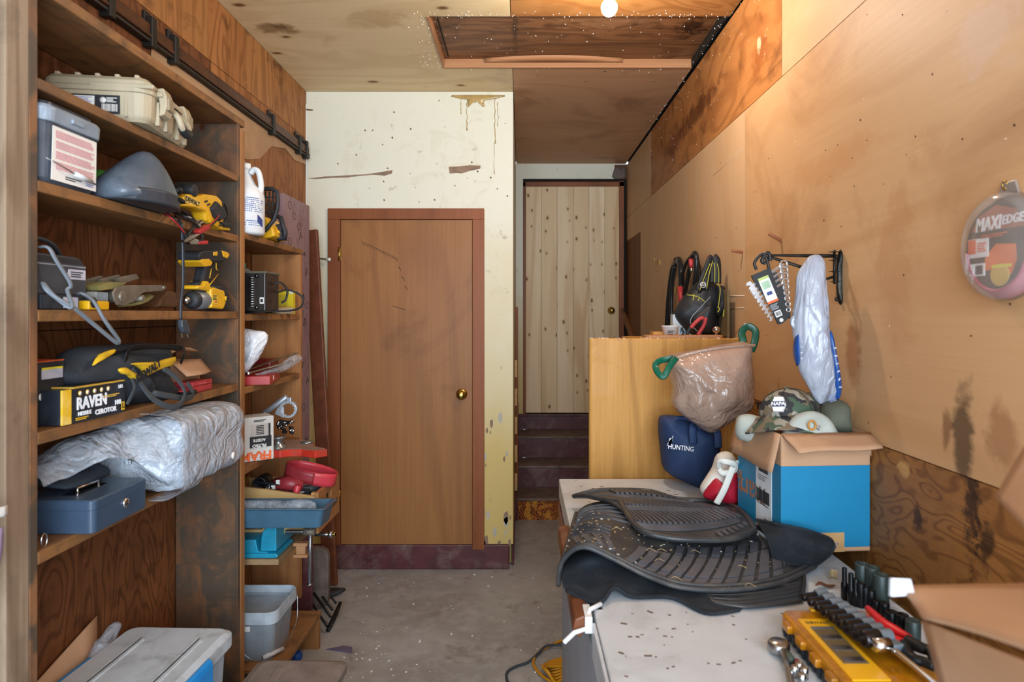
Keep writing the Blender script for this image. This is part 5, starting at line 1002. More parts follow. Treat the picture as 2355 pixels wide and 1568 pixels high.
# B big ribbed mat
t = thing('car_mat', 'large dusty ribbed rubber car mat curling up at its left end', 'mat', T0, group=g_mats)
rows = [[(1325, 1180, .90), (1350, 1160, .925), (1400, 1150, .93), (1460, 1150, .93), (1530, 1150, .925), (1600, 1150, .92), (1660, 1150, .915), (1715, 1152, .91), (1748, 1160, .905)],
 [(1308, 1240, .89), (1335, 1200, .94), (1385, 1190, .965), (1450, 1200, .955), (1530, 1215, .94), (1610, 1220, .93), (1690, 1215, .92), (1762, 1205, .91), (1792, 1200, .905)],
 [(1291, 1300, .87), (1312, 1245, .945), (1372, 1233, .98), (1440, 1260, .955), (1520, 1283, .93), (1600, 1298, .915), (1690, 1293, .908), (1775, 1275, .903), (1830, 1250, .9)],
 [(1284, 1345, .85), (1294, 1290, .925), (1340, 1258, .975), (1415, 1288, .95), (1488, 1325, .92), (1570, 1352, .905), (1680, 1357, .897), (1795, 1340, .895), (1874, 1303, .895)]]
fB = surf(rows, T0)
def fBw(u, v): return fB(u, v)
m = MB().sheet(fBw, 70, 34, -.006, mrub); m.build('mat', t)
m = MB().tube([fB(u/60, 1)+V((0, 0, .001)) for u in range(61)], .0065, mrub, 8).tube([fB(1, v/20) for v in range(21)], .0065, mrub, 8).tube([fB(0, v/20) for v in range(21)], .0065, mrub, 8)
m.tube([fB(u/60*.97+.015, .94)+V((0, 0, .004)) for u in range(61)], .005, mrub, 8).tube([fB(.965, .25+.69*v/20)+V((0, 0, .003)) for v in range(21)], .007, mrub, 8); m.build('rim', t)
m = MB()
for k in range(12):
    u0 = .40+k*.042; u1 = u0+.031
    on(m, fB, [(u0+.015, .62), (u1+.015, .62), (u1, .84), (u0, .84)], .0075, mrib, 3); on(m, fB, [(u0, .855), (u1, .855), (u1-.004, .915), (u0-.004, .915)], .006, mrib, 2)
    if k > 2: on(m, fB, [(u0+.02, .52), (u1+.016, .52), (u1+.014, .60), (u0+.018, .60)], .007, mrib, 1)
on(m, fB, [(.90, .42), (.945, .5), (.94, .8), (.90, .82), (.885, .6)], .0075, mrib, 3); on(m, fB, [(.84, .38), (.895, .38), (.89, .5), (.85, .52)], .0075, mrib, 2)
for k in range(4): on(m, fB, [(.10+.0*k, .42+.05*k), (.30, .44+.05*k+.02), (.30, .455+.05*k+.02), (.10, .435+.05*k)], .003, mrib, 6)
for k in range(4): on(m, fB, [(.13+k*.045, .62), (.165+k*.045, .64), (.21+k*.045, .8), (.185+k*.045, .8)], .0035, mrib, 3)
for k in range(5): on(m, fB, [(.06, .1+.055*k), (.38, .1+.055*k+.02), (.38, .115+.055*k+.02), (.06, .115+.055*k)], .003, mrib, 6)
m.build('rib', t)
m = MB(); rr = random.Random(33); st_ = mat('straw_bits', 'b29a70', .8)
for i in range(300):
    u, v = rr.random(), rr.uniform(.2, 1); p = fB(u, v)+V((0, 0, .002)); s_ = rr.uniform(.001, .0032)
    m.box(p, (s_*rr.uniform(1, 3), s_, s_*.6), st_ if rr.random() < .7 else white_fluff, rot=(0, 0, rr.random()*3))
for i in range(9):
    u, v = rr.uniform(.3, .9), rr.uniform(.5, 1); p = fB(u, v)+V((0, 0, .005)); m.tube(crv([p, p+V((.012, .006, .004)), p+V((.026, -.003*(i % 3), .0))]), .0007, st_, 4)
tag(m.build('dried_grass'), 'dry grass and wood crumbs scattered over the ribbed car mat', 'debris', kind='stuff').location = T0
# C top mat
t = thing('car_mat', 'smaller black rubber car mat with herringbone ribs on top of the heap', 'mat', T0, group=g_mats)
fC = surf([[(1318, 1142, .92), (1370, 1129, .935), (1430, 1127, .935), (1495, 1130, .93), (1560, 1148, .93), (1655, 1151, .93)],
 [(1350, 1141, .945), (1400, 1147, .958), (1455, 1152, .96), (1530, 1160, .95), (1620, 1166, .945), (1693, 1166, .94)],
 [(1408, 1152, .965), (1442, 1178, .97), (1510, 1190, .962), (1590, 1197, .955), (1660, 1197, .95), (1722, 1190, .945)],
 [(1424, 1150, .975), (1466, 1214, .972), (1530, 1237, .965), (1610, 1243, .96), (1690, 1239, .955), (1738, 1218, .95)]], T0)
m = MB().sheet(fC, 50, 30, -.005, mrub2); m.build('mat', t)
m = MB(); B_ = [fC(.012+.976*u, .012+.976*v) for u, v in [(k/40, 0) for k in range(40)]+[(1, k/24) for k in range(24)]+[(1-k/40, 1) for k in range(40)]+[(0, 1-k/24) for k in range(24)]]
m.tube([p+V((0, 0, .001)) for p in B_], .0085, mrub2, 8, closed=True); m.build('rim', t)
m = MB()
def band(c0, c1, w_, k, sl, h=.004, n=18, u0=.1, u1=.93):
    h = .0065
    for i in range(n):
        u = u0+(u1-u0)*i/n; v0 = c0+(c1-c0)*(u-u0)-.0; d = (u1-u0)/n*.66
        if v0 < .03 or v0+w_ > .95: continue
        on(m, fC, [(u, v0), (u+d, v0), (u+d+sl, v0+w_), (u+sl, v0+w_)], h, mrib, 2)
band(.32, .22, .16, 0, .035, n=24, u0=.12, u1=.84); band(.66, .40, .18, 0, .045, n=24, u0=.1, u1=.9); band(.06, .06, .1, 0, .03, n=14, u0=.3, u1=.8)
for k in range(5):
    for (a, b) in ((.53, .36), (.87, .66)):
        pts = [fC(u, a+.018*k+(b-a)*(u-.12)/.8)+V((0, 0, .002)) for u in [.12+.8*i/24 for i in range(25)]]
        m.tube(pts, .0030, mrib, 6)
for k in range(4): pts = [fC(u, .17+.022*k+.03*math.sin(u*4)) + V((0, 0, .002)) for u in [.1+.7*i/20 for i in range(21)]]; m.tube(pts, .0022, mrib, 6)
for k in range(6): u = .70+.04*k; on(m, fC, [(u, .86-.02*k), (u+.028, .86-.02*k), (u+.045, .93-.02*k), (u+.02, .93-.02*k)], .004, mrib, 1)
m.build('rib', t)
t = thing('rubber_corner', 'grey rubber mat corner with slots sticking up by the blue box', 'mat', T0, group=g_mats)
f = surf([[(1672, 1152, .93), (1700, 1145, .945), (1728, 1152, .95), (1752, 1172, .945)], [(1690, 1172, .93), (1715, 1168, .94), (1735, 1175, .945), (1750, 1182, .94)], [(1708, 1192, .925), (1725, 1200, .925), (1738, 1190, .93), (1745, 1184, .935)]], T0)
m = MB().sheet(f, 12, 8, -.005, mrub2); on(m, f, [(.6, .5), (.85, .55), (.85, .65), (.6, .6)], .001, blackm, 2); m.build('corner', t)
# leaf
t = thing('dead_leaf', 'curled brown dead leaf on the white top beside the sockets', 'leaf', atz(1898, 1350, FZ+.001)); leafm = mat('leaf_brown', '6b4128', .7, var=.25)
m = MB().sheet(lambda u, v: V(((u-.5)*.05, (v-.5)*.02*math.sin(math.pi*u)**.7, .003+.01*abs(v-.5)*math.sin(math.pi*u)+.004*math.sin(u*7))), 12, 6, .0006, leafm).build('leaf', t)
t = thing('dead_leaf', 'pale curled leaf scrap standing close to the black sockets', 'leaf', atz(1918, 1335, FZ+.001)); m = MB().sheet(lambda u, v: V(((u-.5)*.02, .012*math.sin(u*3), .002+.022*v)), 8, 4, .0006, mat('leaf_pale', 'b39f78', .7)).build('leaf', t)
# ---- cabinet and shelf behind
lam = wood('laminate_oak', 'c9954e', '9a6a30', 'Z', 1.6, 9, .5, .5, stain='8a5a28', sa=.45, ss=3, fib=.5, st=14, seed=61, coat=.04)
ZCb = 1.443
t = thing('cabinet', 'oak laminate cabinet end with rounded edge standing behind the freezer', 'cabinet', (.284, 2.745, 0))
m = MB(); m.loft([[V((x, y, z)) for x, y in ((0, .012), (.002, .004), (.009, .0), (.656, 0), (.656, .028), (.0, .028))] for z in (0, ZCb)], lam, smooth=False); m.build('end_panel', t, bevel=.004)
m = MB().bb(.20, .656, .029, .42, ZCb-.03, ZCb-.004, lam).bb(.20, .225, .029, .42, 0, ZCb-.031, lam); m.build('carcass', t, bevel=.002)
m = MB(); rr = random.Random(8)
for i in range(50): m.box((rr.uniform(0, .65), rr.uniform(.004, .025), ZCb+.001), (rr.uniform(.002, .008), .004, .003), white_fluff, rot=(0, 0, rr.random()))
m.build('chipped_edge', t)
t = thing('wood_board', 'thin tan wooden board lying along the cabinet top', 'board', (.69, 2.80, ZCb+.001)); m = MB(); slab(m, 0, 0, .33, .09, [(0, 0), (.012, 0)], .02, pine_trim); m.build('board', t, bevel=.002)
t = thing('wood_block', 'short orange-brown wood block at the left end of the cabinet top', 'block', (.60, 2.95, ZCb+.001)); m = MB().bb(-.01, .05, -.02, .05, 0, .022, lam).build('block', t, bevel=.002)
t = thing('plastic_tub', 'small cloudy white plastic tub with text on the cabinet top', 'tub', (.665, 2.92, ZCb+.001)); m = MB().lathe([(.03, 0), (.037, .045), (.04, .046), (.04, .05), (.0, .05)], (0,0,0), (0,0,1), jug_w, 24).bars(fr((0, -.037, .02), (1,0,0), (0,0,1)), -.02, .01, -.01, .01, 3, print_o if False else printk); m.build('tub', t)
t = thing('bulb_carton', 'pale blue-grey light bulb carton with blue lettering behind the backpack', 'box', (.72, 3.0, ZCb+.001))
m = MB().bb(-.025, .12, 0, .05, 0, .10, mat('carton_pale', 'b4c0c6', .5)).build('carton', t, bevel=.001); m = MB().text('PHILIPS', .024, fr((.045, -.001, .022), (1,0,0), (0,0,1)), mat('philips_blue', '1c6fae', .5), bold=.0008, ext=.0004).build('lettering', t)
t = thing('black_clip', 'little black clip tool standing in front of the carton', 'clip', (.685, 2.78, ZCb+.001)); m = MB().tube([(-.01, 0, .0), (.004, 0, .02), (-.004, 0, .045)], .005, blk, 6).tube([(-.022, 0, .006), (.02, 0, .004)], .006, mat('navy_plastic', '1a2438', .5), 6).build('clip', t)
t = thing('knob_ball', 'small chrome slotted ball knob at the right of the cabinet top', 'knob', (.835, 2.80, ZCb+.013)); m = MB().lathe([(.008, 0), (.006, .008), (.014, .014), (.017, .024), (.013, .035), (0, .039)], (0,0,0), (0,0,1), chrome, 20)
m.build('ball', t)
t = thing('pruning_shears', 'red handled shears leaning against the black backpack', 'shears', (.745, 2.83, ZCb+.013))
m = MB(); m.tube(crv([(-.03, 0, 0), (-.01, 0, .035), (.02, 0, .065), (.035, 0, .075)]), .0075, blk, 8).build('blade', t)
for k, pts in enumerate(([(-.012, -.004, .03), (.01, -.004, .055), (.032, -.004, .072), (.04, -.004, .07)], [(.02, .004, .0), (.045, .004, .04), (.055, .004, .075)])): MB().tube(crv(pts), .0085, mat('grip_red', 'b5383a', .5, dirt='4a2422', dirta=.4, ds=30), 8).build('grip', t)
t = thing('green_strap', 'rolled glossy green strip sticking up behind the brown bag', 'strip', atx(1722, 780, .84)); grn = mat('green_tie', '0b5943', .25, var=.12)
m = MB().tube(crv([V(p) for p in ((-.018, 0, -.05), (-.02, 0, -.01), (-.022, .01, .025), (.0, .01, .048), (.024, .0, .03), (.02, -.005, -.01), (.008, 0, -.045))], 6), .013, grn, 8, flat=.08, up=(.2,1,.2)).build('loop', t)
# ---- bags
brownf = crinkle('brown_film', '9c8272', .2, .88, 6.5); navy = mat('navy_canvas', '21365c', .7, var=.12, vs=5, bump=.35, bs=140); white_c = mat('bag_white', 'd4d0c6', .6, var=.06); red_c = mat('bag_red', 'a5152c', .5, var=.1)
def face(px_pts, Y, o): return [(q.x-o[0], q.z-o[2]) for q in (at(x, y, Y) for x, y in px_pts)]
t = thing('tote_bag', 'navy blue canvas tote bag with white lettering on the freezer corner', 'bag', (.66, 2.55, FZ))
FM = lambda y: fr((0, y, 0), (1,0,0), (0,0,1))
body = face([(1534, 985), (1545, 968), (1600, 972), (1640, 985), (1672, 1000), (1676, 1060), (1640, 1140), (1600, 1128), (1547, 1102), (1538, 1050)], 2.42, t.location)
m = MB().pillow(body, FM(0), .115, navy, rings=9, amp=.010, freq=12, seed=4, power=.38); m.build('body', t)
a = at(1568, 1030, 2.43)-t.location
LM = fr(at(1566, 1030, 2.425)-t.location, (1,0,-.12), (0,0,1)); m = MB().text('HUNTING', .025, LM, wh, ext=.001, sx=.85, bold=.0003); 
for k in range(3): m.prism([(-.055+k*.003, .004+k*.004), (-.046, .012+.01*k), (-.034, .045-.008*k), (-.036, .018), (-.045, .004)], LM, .0012, wh)
m.build('lettering', t)
m = MB(); m.tube(crv([at(*p)-t.location for p in ((1594, 1020, 2.42), (1593, 985, 2.42), (1600, 970, 2.46), (1625, 975, 2.46), (1648, 990, 2.42), (1652, 1030, 2.41))]), .014, navy, 8, flat=.2, up=(0,1,0)).tube(crv([at(*p)-t.location for p in ((1548, 975, 2.5), (1556, 964, 2.5), (1580, 966, 2.5), (1612, 985, 2.44))]), .012, navy, 8, flat=.25, up=(0,1,0)); m.build('handle', t)
t = thing('drawstring_bag', 'brown translucent trash bag with green ties slumped on the navy tote', 'bag', (.70, 2.42, 1.08))
body = face([(1544, 822), (1600, 806), (1680, 796), (1738, 793), (1746, 830), (1748, 900), (1746, 945), (1700, 975), (1662, 1000), (1640, 1003), (1610, 985), (1575, 962), (1556, 935), (1562, 900), (1552, 862)], 2.34, t.location)
m = MB().pillow(body, FM(0), .12, brownf, rings=11, amp=.020, freq=11, seed=6, power=.42, sub=4); m.build('body', t)
m = MB().tube(crv([at(*p)-t.location for p in ((1552, 826, 2.33), (1580, 815, 2.31), (1640, 803, 2.31), (1700, 796, 2.33), (1736, 794, 2.36))]), .006, brownf, 8); m.build('hem', t)
m = MB().tube(crv([at(x, y, Y)-t.location for x, y, Y in ((1556, 822, 2.31), (1540, 842, 2.29), (1526, 866, 2.28), (1512, 855, 2.29), (1508, 838, 2.31), (1522, 828, 2.33), (1548, 824, 2.33))], 6), .011, grn, 8, flat=.08, up=(.25,1,.1)); m.build('tie', t)['label'] = 'glossy green plastic tie'
MB().ball(at(1620, 900, 2.36)-t.location, (.05, .018, .055), mat('pink_content', 'c98578', .5, alpha=.9), 18, 12).build('contents', t)
a = at(1738, 930, 2.385)-t.location; MB().text('Te', .034, fr(a+V((0, -.045, 0)), (1,.2,0), (0,0,1)), printk, ext=.001, bold=.001).build('lettering', t)
t = thing('shopping_bag', 'red and white glossy carrier bag with white handles beside the blue box', 'bag', (.66, 2.12, FZ))
body = face([(1620, 1138), (1632, 1110), (1648, 1080), (1660, 1050), (1690, 1048), (1710, 1090), (1712, 1150), (1690, 1165), (1640, 1158)], 2.08, t.location)
m = MB().pillow(body, FM(0), .05, white_c, rings=7, amp=.008, freq=20, seed=7, power=.45); m.build('body', t)
m = MB().pillow(face([(1622, 1140), (1640, 1112), (1652, 1100), (1672, 1118), (1694, 1085), (1706, 1110), (1700, 1160), (1660, 1158), (1628, 1150)], 2.07, t.location), FM(-.03), .036, red_c, rings=6, amp=.008, freq=22, seed=8, power=.45); m.build('red_panel', t)
m = MB(); m.tube(crv([at(*p)-t.location for p in ((1648, 1158, 2.04), (1666, 1125, 2.03), (1684, 1080, 2.02), (1696, 1066, 2.03), (1704, 1080, 2.04))]), .011, white_c, 8, flat=.2, up=(0,1,0)).tube(crv([at(*p)-t.location for p in ((1654, 1075, 2.03), (1656, 1062, 2.01), (1672, 1062, 2.0), (1690, 1068, 2.01), (1688, 1082, 2.03), (1664, 1088, 2.02), (1654, 1078, 2.03))]), .009, white_c, 8, flat=.3, up=(0,1,0)); m.build('handle', t)
# ---- blue box
blu = mat('box_blue', '1177a0', .5, var=.05, vs=5); 
t = thing('cardboard_box', 'open blue and brown cardboard shipping box full of caps and cloth', 'box', (.694, 1.745, .906), 4)
Wb, Db, Hb, zb_ = .2475, .29, .317, .232; th = .004
m = MB()
for x0, x1, y0, y1 in ((0, Wb, 0, th), (0, Wb, Db-th, Db), (0, th, th, Db-th), (Wb-th, Wb, th, Db-th)): m.bb(x0, x1, y0, y1, .012, zb_, blu).bb(x0, x1, y0, y1, zb_, Hb, card).bb(x0, x1, y0, y1, 0, .012, card)
m.bb(0, Wb, 0, Db, 0, .004, card); m.build('carton', t, bevel=.0012)
m = MB().bb(.11, .175, -.0008, 0, .0, .052, mat('card_patch', 'b48c5c', .7)).text('17', .022, fr((.148, -.0012, .016), (1,0,0), (0,0,1)), mat('ink_grey', '6a7590', .7)); m.build('marking', t); m = MB().bb(.09, .18, -.0008, 0, Hb-.042, Hb-.012, mat('tape_tan', 'c09868', .5)).text('<', .03, fr((.135, -.0012, Hb-.028), (1,.0,0), (0,0,1)), blu, bold=.001); m.build('tape', t)
Ml = fr((-.0008, 0, 0), (0,-1,0), (0,0,1))     # left face, right = -y
m = MB().bb(-.155, -.055, -.0, .225, 0, .0012, mat('label_blue_white', 'd3dade', .5), fr((-.0002, 0, .008), (0,-1,0), (0,0,1)))
Q = fr((-.0016, 0, 0), (0,-1,0), (0,0,1)); m.code(Q, -.135, -.075, .19, .203, printk, 22).bars(Q, -.14, -.08, .165, .183, 3, printk, fill=.25).code(Q, -.148, -.066, .105, .14, printk, 30, seed=4).bars(Q, -.14, -.07, .097, .101, 1, printk).bars(Q, -.1, -.07, .06, .064, 1, printk).bb(-.15, -.062, .018, .03, 0, .0006, printk, Q); m.build('label', t)['label'] = 'white shipping label with bar codes'
orn = mat('print_rust', '9a6a50', .6); U = fr((-.001, .185, .115), (0,1,0), (0,0,-1)); m = MB().text('mart', .10, U, orn, ext=.0004, bold=.0008)
for k in range(6): a = k*math.pi/3; m.box((-.001, .268+.013*math.cos(a), .135+.02*math.sin(a)), (.0012, .006, .016), orn, rot=(a-R(90), 0, 0))
m.build('lettering', t)
def flapq(m, a, b, c_, d): return m.sheet(lambda u, v: (V(a)*(1-u)+V(b)*u)*(1-v)+(V(d)*(1-u)+V(c_)*u)*v+V((0, 0, .003*math.sin(u*6)*v)), 10, 4, .0045, card)
m = flapq(MB(), (0, 0, Hb), (Wb, 0, Hb), (Wb-.012, -.075, Hb-.024), (.012, -.075, Hb-.036)); m.build('flap', t)
m = flapq(MB(), (0, Db, Hb), (0, 0, Hb), (-.025, -.002, Hb-.1), (-.025, Db, Hb-.105)); m.build('flap', t)
m = flapq(MB(), (Wb-.004, 0, Hb), (Wb-.004, Db, Hb), (Wb+.0005, Db-.05, Hb-.05), (Wb+.0005, .0, Hb-.06)); m.build('flap', t)
m = MB().bb(.0, Wb, Db-.004, Db, Hb, Hb+.004, card).build('rim', t)
# camo cap
g = G('camo'); co = g.co(); n1 = g.noise(co, 22, 2, .3, .4); n2 = g.noise(g.co(loc=(3, 1, 7)), 24, 2, .3, .4); n3 = g.noise(g.co(loc=(8, 5, 2)), 27, 2, .3, .4)
c = g.mix(g.ramp(n1, .49, .5), '8f8b7e', '27272a'); c = g.mix(g.ramp(n2, .53, .54), c, '3c5240'); c = g.mix(g.ramp(n3, .56, .57), c, '6d5f4c')
g.l(c, g.b.inputs['Base Color']); g.b.inputs['Roughness'].default_value = .8; g.bump(g.noise(co, 300, 2), .3, .001); camo = g.m
cc = at(1815, 956, 1.89)
t = thing('baseball_cap', 'camouflage baseball cap with white badge resting in the blue box', 'cap', cc)
def dome(u, v):
    a = 2*math.pi*u; q = math.sin(v*math.pi/2); z = .078*math.cos(v*math.pi/2)**.85
    return V((.082*q*math.cos(a), .088*q*math.sin(a), z))
m = MB().sheet(dome, 40, 16, -.003, camo); m.build('crown', t)
m = MB().tube([V((.0825*math.sin(a)*math.sin(v*math.pi/2), -.088*math.cos(a)*math.sin(v*math.pi/2), .078*math.cos(v*math.pi/2)**.85+.001)) for a in (0,) for v in [i/14 for i in range(15)]], .0012, mat('seam_dark', '24231f', .8), 5)
for a in (1.05, 2.1, -1.05, -2.1, 3.14): m.tube([V((.0825*math.sin(a)*math.sin(v*math.pi/2), -.0885*math.cos(a)*math.sin(v*math.pi/2), .078*math.cos(v*math.pi/2)**.85+.001)) for v in [i/14 for i in range(15)]], .0011, _mc['seam_dark'], 5)
m.build('seam', t); MB().ball((0, 0, .08), (.008, .008, .005), camo, 12, 8).build('button', t)
def brim(u, v):
    a = (u-.5)*2.2; r = .086+.055*v*math.cos(a*.7); return V((r*math.sin(a), -r*math.cos(a), .0-.03*v-.02*abs(math.sin(a))*v))
m = MB().sheet(brim, 24, 8, .004, camo)
for k in range(4): m.tube([brim(u/16, .25+.2*k)+V((0, 0, .0015)) for u in range(17)], .0008, _mc['seam_dark'], 4)
m.build('brim', t); 
BM = fr((0, 0, .036), (1,.0,0), (0,.25,1)); BM = fr((-.006, -.084, .036), (1,-.1,0), (0,.42,1)); m = MB().prism([(-.019, 0), (-.012, .021), (.012, .021), (.019, 0), (.012, -.021), (-.012, -.021)], BM, .006, wh, t0=-.004).bb(-.018, .018, -.008, .008, .006, .0065, mat('badge_navy', '2d3550', .5), BM).text('NAPA', .0145, BM @ Matrix.Translation((0, 0, .0066)), wh, ext=.0006, bold=.0005); m.build('badge', t)
t.rotation_euler = (R(-4), R(-6), R(-34))
cloth_g = mat('cloth_grey', 'a3a8a0', .85, var=.1, bump=.4, bs=180)
def cl(name, label, cat, pts, Y, d, mt, z=0, **k):
    o = at(pts[0][0], pts[0][1], Y); tt = thing(name, label, cat, o); m = MB().pillow(face(pts, Y, o), fr((0,0,0), (1,0,0), (0,0,1)), d, mt, **k); m.build(name, tt); return tt
cl('cloth', 'pale grey folded cloth at the left corner inside the blue box', 'cloth', [(1697, 965), (1715, 953), (1745, 957), (1770, 985), (1770, 1020), (1700, 1010)], 1.93, .04, cloth_g, rings=6, amp=.007, freq=18, power=.45)
tt = cl('cloth', 'pale grey garment bulging over the front of the blue box', 'cloth', [(1800, 1000), (1818, 970), (1840, 950), (1870, 943), (1900, 957), (1922, 985), (1925, 1015), (1805, 1015)], 1.785, .032, cloth_g, rings=7, amp=.008, freq=16, power=.45)
o = at(1868, 978, 1.742)-tt.location
m = MB().tube([o+V((.010*math.cos(a), 0, .012*math.sin(a))) for a in [k*.5 for k in range(12)]], .0028, mat('clip_amber', 'b07a30', .35), 8, closed=True).tube([o+V((.016+.004*math.cos(a), -.003, -.006+.005*math.sin(a))) for a in [k*.6 for k in range(10)]], .0014, steel, 6, closed=True)
kk = thing('key_clip', 'small amber clip with steel ring on the grey garment', 'clip', at(1868, 978, 1.742)); m.v = [tuple(V(v)-o) for v in m.v]; m.build('clip', kk)
cl('sleeve', 'dark olive grey padded cap behind the garment in the blue box', 'cap', [(1885, 985), (1890, 945), (1905, 925), (1930, 918), (1948, 930), (1952, 960), (1948, 1000)], 1.855, .05, mat('olive_grey', '55584a', .8, var=.15, bump=.3, bs=160), rings=7, amp=.004, freq=18, power=.5)
cl('cap', 'second camouflage cap back behind the badge cap', 'cap', [(1850, 940), (1852, 908), (1868, 903), (1890, 915), (1900, 945), (1880, 965)], 1.93, .03, camo, rings=6, amp=.004, freq=18, power=.5)
# ---- wall things
iron = mat('cast_iron', '24221f', .45, .6, var=.3, dirt='6b6258', dirta=.3, ds=20)
yb = 1.93
t = thing('swing_arm_bracket', 'black cast iron swing arm bracket screwed to the right wall', 'bracket', (XR, yb, 1.66))
m = MB().pillow([(-.012, -.075), (0, -.088), (.012, -.075), (.009, -.045), (.008, 0), (.009, .03), (.012, .06), (0, .078), (-.012, .06), (-.009, .03), (-.008, -.045)], fr((-.002, 0, 0), (0,-1,0), (0,0,1)), .012, iron, rings=4, sub=2)
for z in (.055, -.07): m.ball((-.014, 0, z), (.005, .006, .007), iron, 10, 6)
m.build('backplate', t)
m = MB()
za, zs = .058, .020
for z in (.07, .045, .012, -.018): m.lathe([(.002, -.002), (.018, 0), (.002, .002)], (-.02, 0, z), (0,0,1), iron, 12)
m.cyl((-.02, 0, .075), (-.02, 0, -.025), .004, iron); m.tube([(-.02, 0, za), (-.05, 0, za), (-.21, 0, za+.002), (-.222, 0, za-.008), (-.21, 0, za-.003), (-.06, 0, .006), (-.048, 0, -.012), (-.02, 0, -.003)], [.005, .006, .0032, .004, .0045, .005, .004, .004], iron, 8); m.tube(crv([(-.075, -.002, .0), (-.085, -.004, -.018), (-.065, -.004, -.03), (-.058, -.003, -.045)]), [.004]*24+[.001], iron, 6).tube(crv([(-.085, -.004, -.02), (-.10, -.004, -.012), (-.108, -.004, -.008)]), .003, iron, 6).tube(crv([(-.07, 0, .05), (-.08, 0, .03), (-.07, 0, .015)]), .005, iron, 6); m.build('arm', t)
# hanging plastic bag
t = thing('carrier_bag', 'crumpled white carrier bag with blue print hanging from the iron bracket', 'bag', (.87, 1.885, 1.70))
wf = crinkle('carrier_film', '9397a3', .3, .96, 9, ax=(1, 1, .3)); bluef = mat('carrier_blue', '1d4a8f', .3, var=.15)
q = lambda pts, Y=1.84: face(pts, Y, t.location)
m = MB().pillow(q([(1880, 586), (1905, 588), (1915, 640), (1922, 720), (1925, 780), (1938, 860), (1944, 915), (1930, 928), (1898, 933), (1872, 890), (1850, 840), (1840, 770), (1843, 700), (1848, 640), (1865, 605)]), FM(0), .042, wf, rings=9, amp=.010, freq=18, seed=11, power=.5, sub=4); m.build('body', t)
m = MB().pillow(q([(1916, 765), (1925, 762), (1938, 840), (1946, 880), (1945, 915), (1934, 922), (1924, 860), (1916, 800)]), FM(-.012), .022, bluef, rings=5, amp=.004, freq=20, sub=2); m.build('print_panel', t)
m = MB().pillow(q([(1846, 765), (1848, 840), (1842, 835), (1838, 800)]), FM(-.01), .02, bluef, rings=4, sub=2); m.build('print_panel', t)
m = MB(); rr = random.Random(6)
for k in range(6):
    a = at(1920+k*2.6, 800+k*18, 1.81)-t.location; m.box(a, (.008, .0015, .004), wf, rot=(0, rr.uniform(-.9, .3), 0))
for k in range(4): a = at(1844, 785+k*13, 1.818)-t.location; m.box(a, (.007, .0015, .004), wf, rot=(0, rr.uniform(-.5, .5), 0))
m.bars(fr(at(1925, 915, 1.82)-t.location, (1,0,.2), (0,0,1)), -.022, .0, -.008, .012, 5, mat('print_bluegrey', '7a8cb8', .5)); m.build('lettering', t)
m = MB().pillow(q([(1833, 732), (1840, 725), (1848, 730), (1850, 752), (1840, 756), (1832, 745)]), FM(0), .008, wf, rings=4, amp=.004, freq=30); m.build('handle_scrap', t)
# wrench set
t = thing('wrench_set', 'black rack holding ten chrome combination wrenches hanging from the bracket', 'wrench set', at(1766, 590, 1.90))
hold = mat('holder_black', '17181a', .5, var=.2)
pf = lambda x, y, Y=1.90: at(x, y, Y)-t.location
m = MB(); top, bot = pf(1748, 625), pf(1795, 738); ax_ = (bot-top).normalized(); sd = V((ax_.z, 0, -ax_.x)); sd = sd if sd.x > 0 else -sd
HM = fr(top, (ax_.x, 0, ax_.z), sd)   # x down the holder, y to the right, z ...
L = (bot-top).length; zz = 1 if (HM @ V((0,0,1))-HM @ V((0,0,0))).y < 0 else -1
m.prism([(0, -.03), (.0, .03), (.02, .028), (L, .022), (L+.008, .0), (L+.006, -.012), (L*.5, -.016), (.03, -.028)], HM, .008*zz, hold).prism([(.01, .02), (.02, .045), (L-.02, .04), (L+.004, .03), (L, .0)], HM, -.012*zz, hold)
m.tube(crv([pf(1740, 620), pf(1735, 605), pf(1745, 590), pf(1756, 585), pf(1764, 600), pf(1770, 625)]), .0045, hold, 8).tube(crv([pf(1760, 605), pf(1752, 600), pf(1760, 585), pf(1768, 582), pf(1772, 600)]), .0055, hold, 8); m.build('rack', t)
m = MB(); LM = fr(HM @ V((L*.40, -.004, .009*zz)), -sd, V((-ax_.x, 0, -ax_.z))) if False else None
ctr = HM @ V((.052, -.002, .0092*zz)); LM = fr(ctr, V((-ax_.z, 0, ax_.x)) if ax_.z < 0 else V((ax_.z, 0, -ax_.x)), V((-ax_.x, 0, -ax_.z)))
m.bb(-.016, .016, -.038, .032, 0, .001, paper, LM).bb(-.016, .016, .028, .036, 0, .0012, mat('print_lime', 'a9b86a', .5), LM).bb(-.016, .016, -.044, -.037, 0, .0014, print_o, LM).bb(-.012, .012, .0, .022, 0, .0014, mat('print_green', '9bb89a', .5), LM).bb(-.008, .008, -.02, -.01, 0, .0016, mat('print_navy', '2c3c72'), LM).bars(LM, -.013, .012, -.066, -.048, 5, mat('print_grey', '9a9ca2'))
m.bb(-.009, .01, -.088, -.070, 0, .0012, paper, LM).code(LM, -.007, .008, -.085, -.073, printk, 8, z=.0018).cyl((.002, -.10, 0), (.002, -.10, .0014), .006, paper, M=LM, n=18); m.build('label', t)
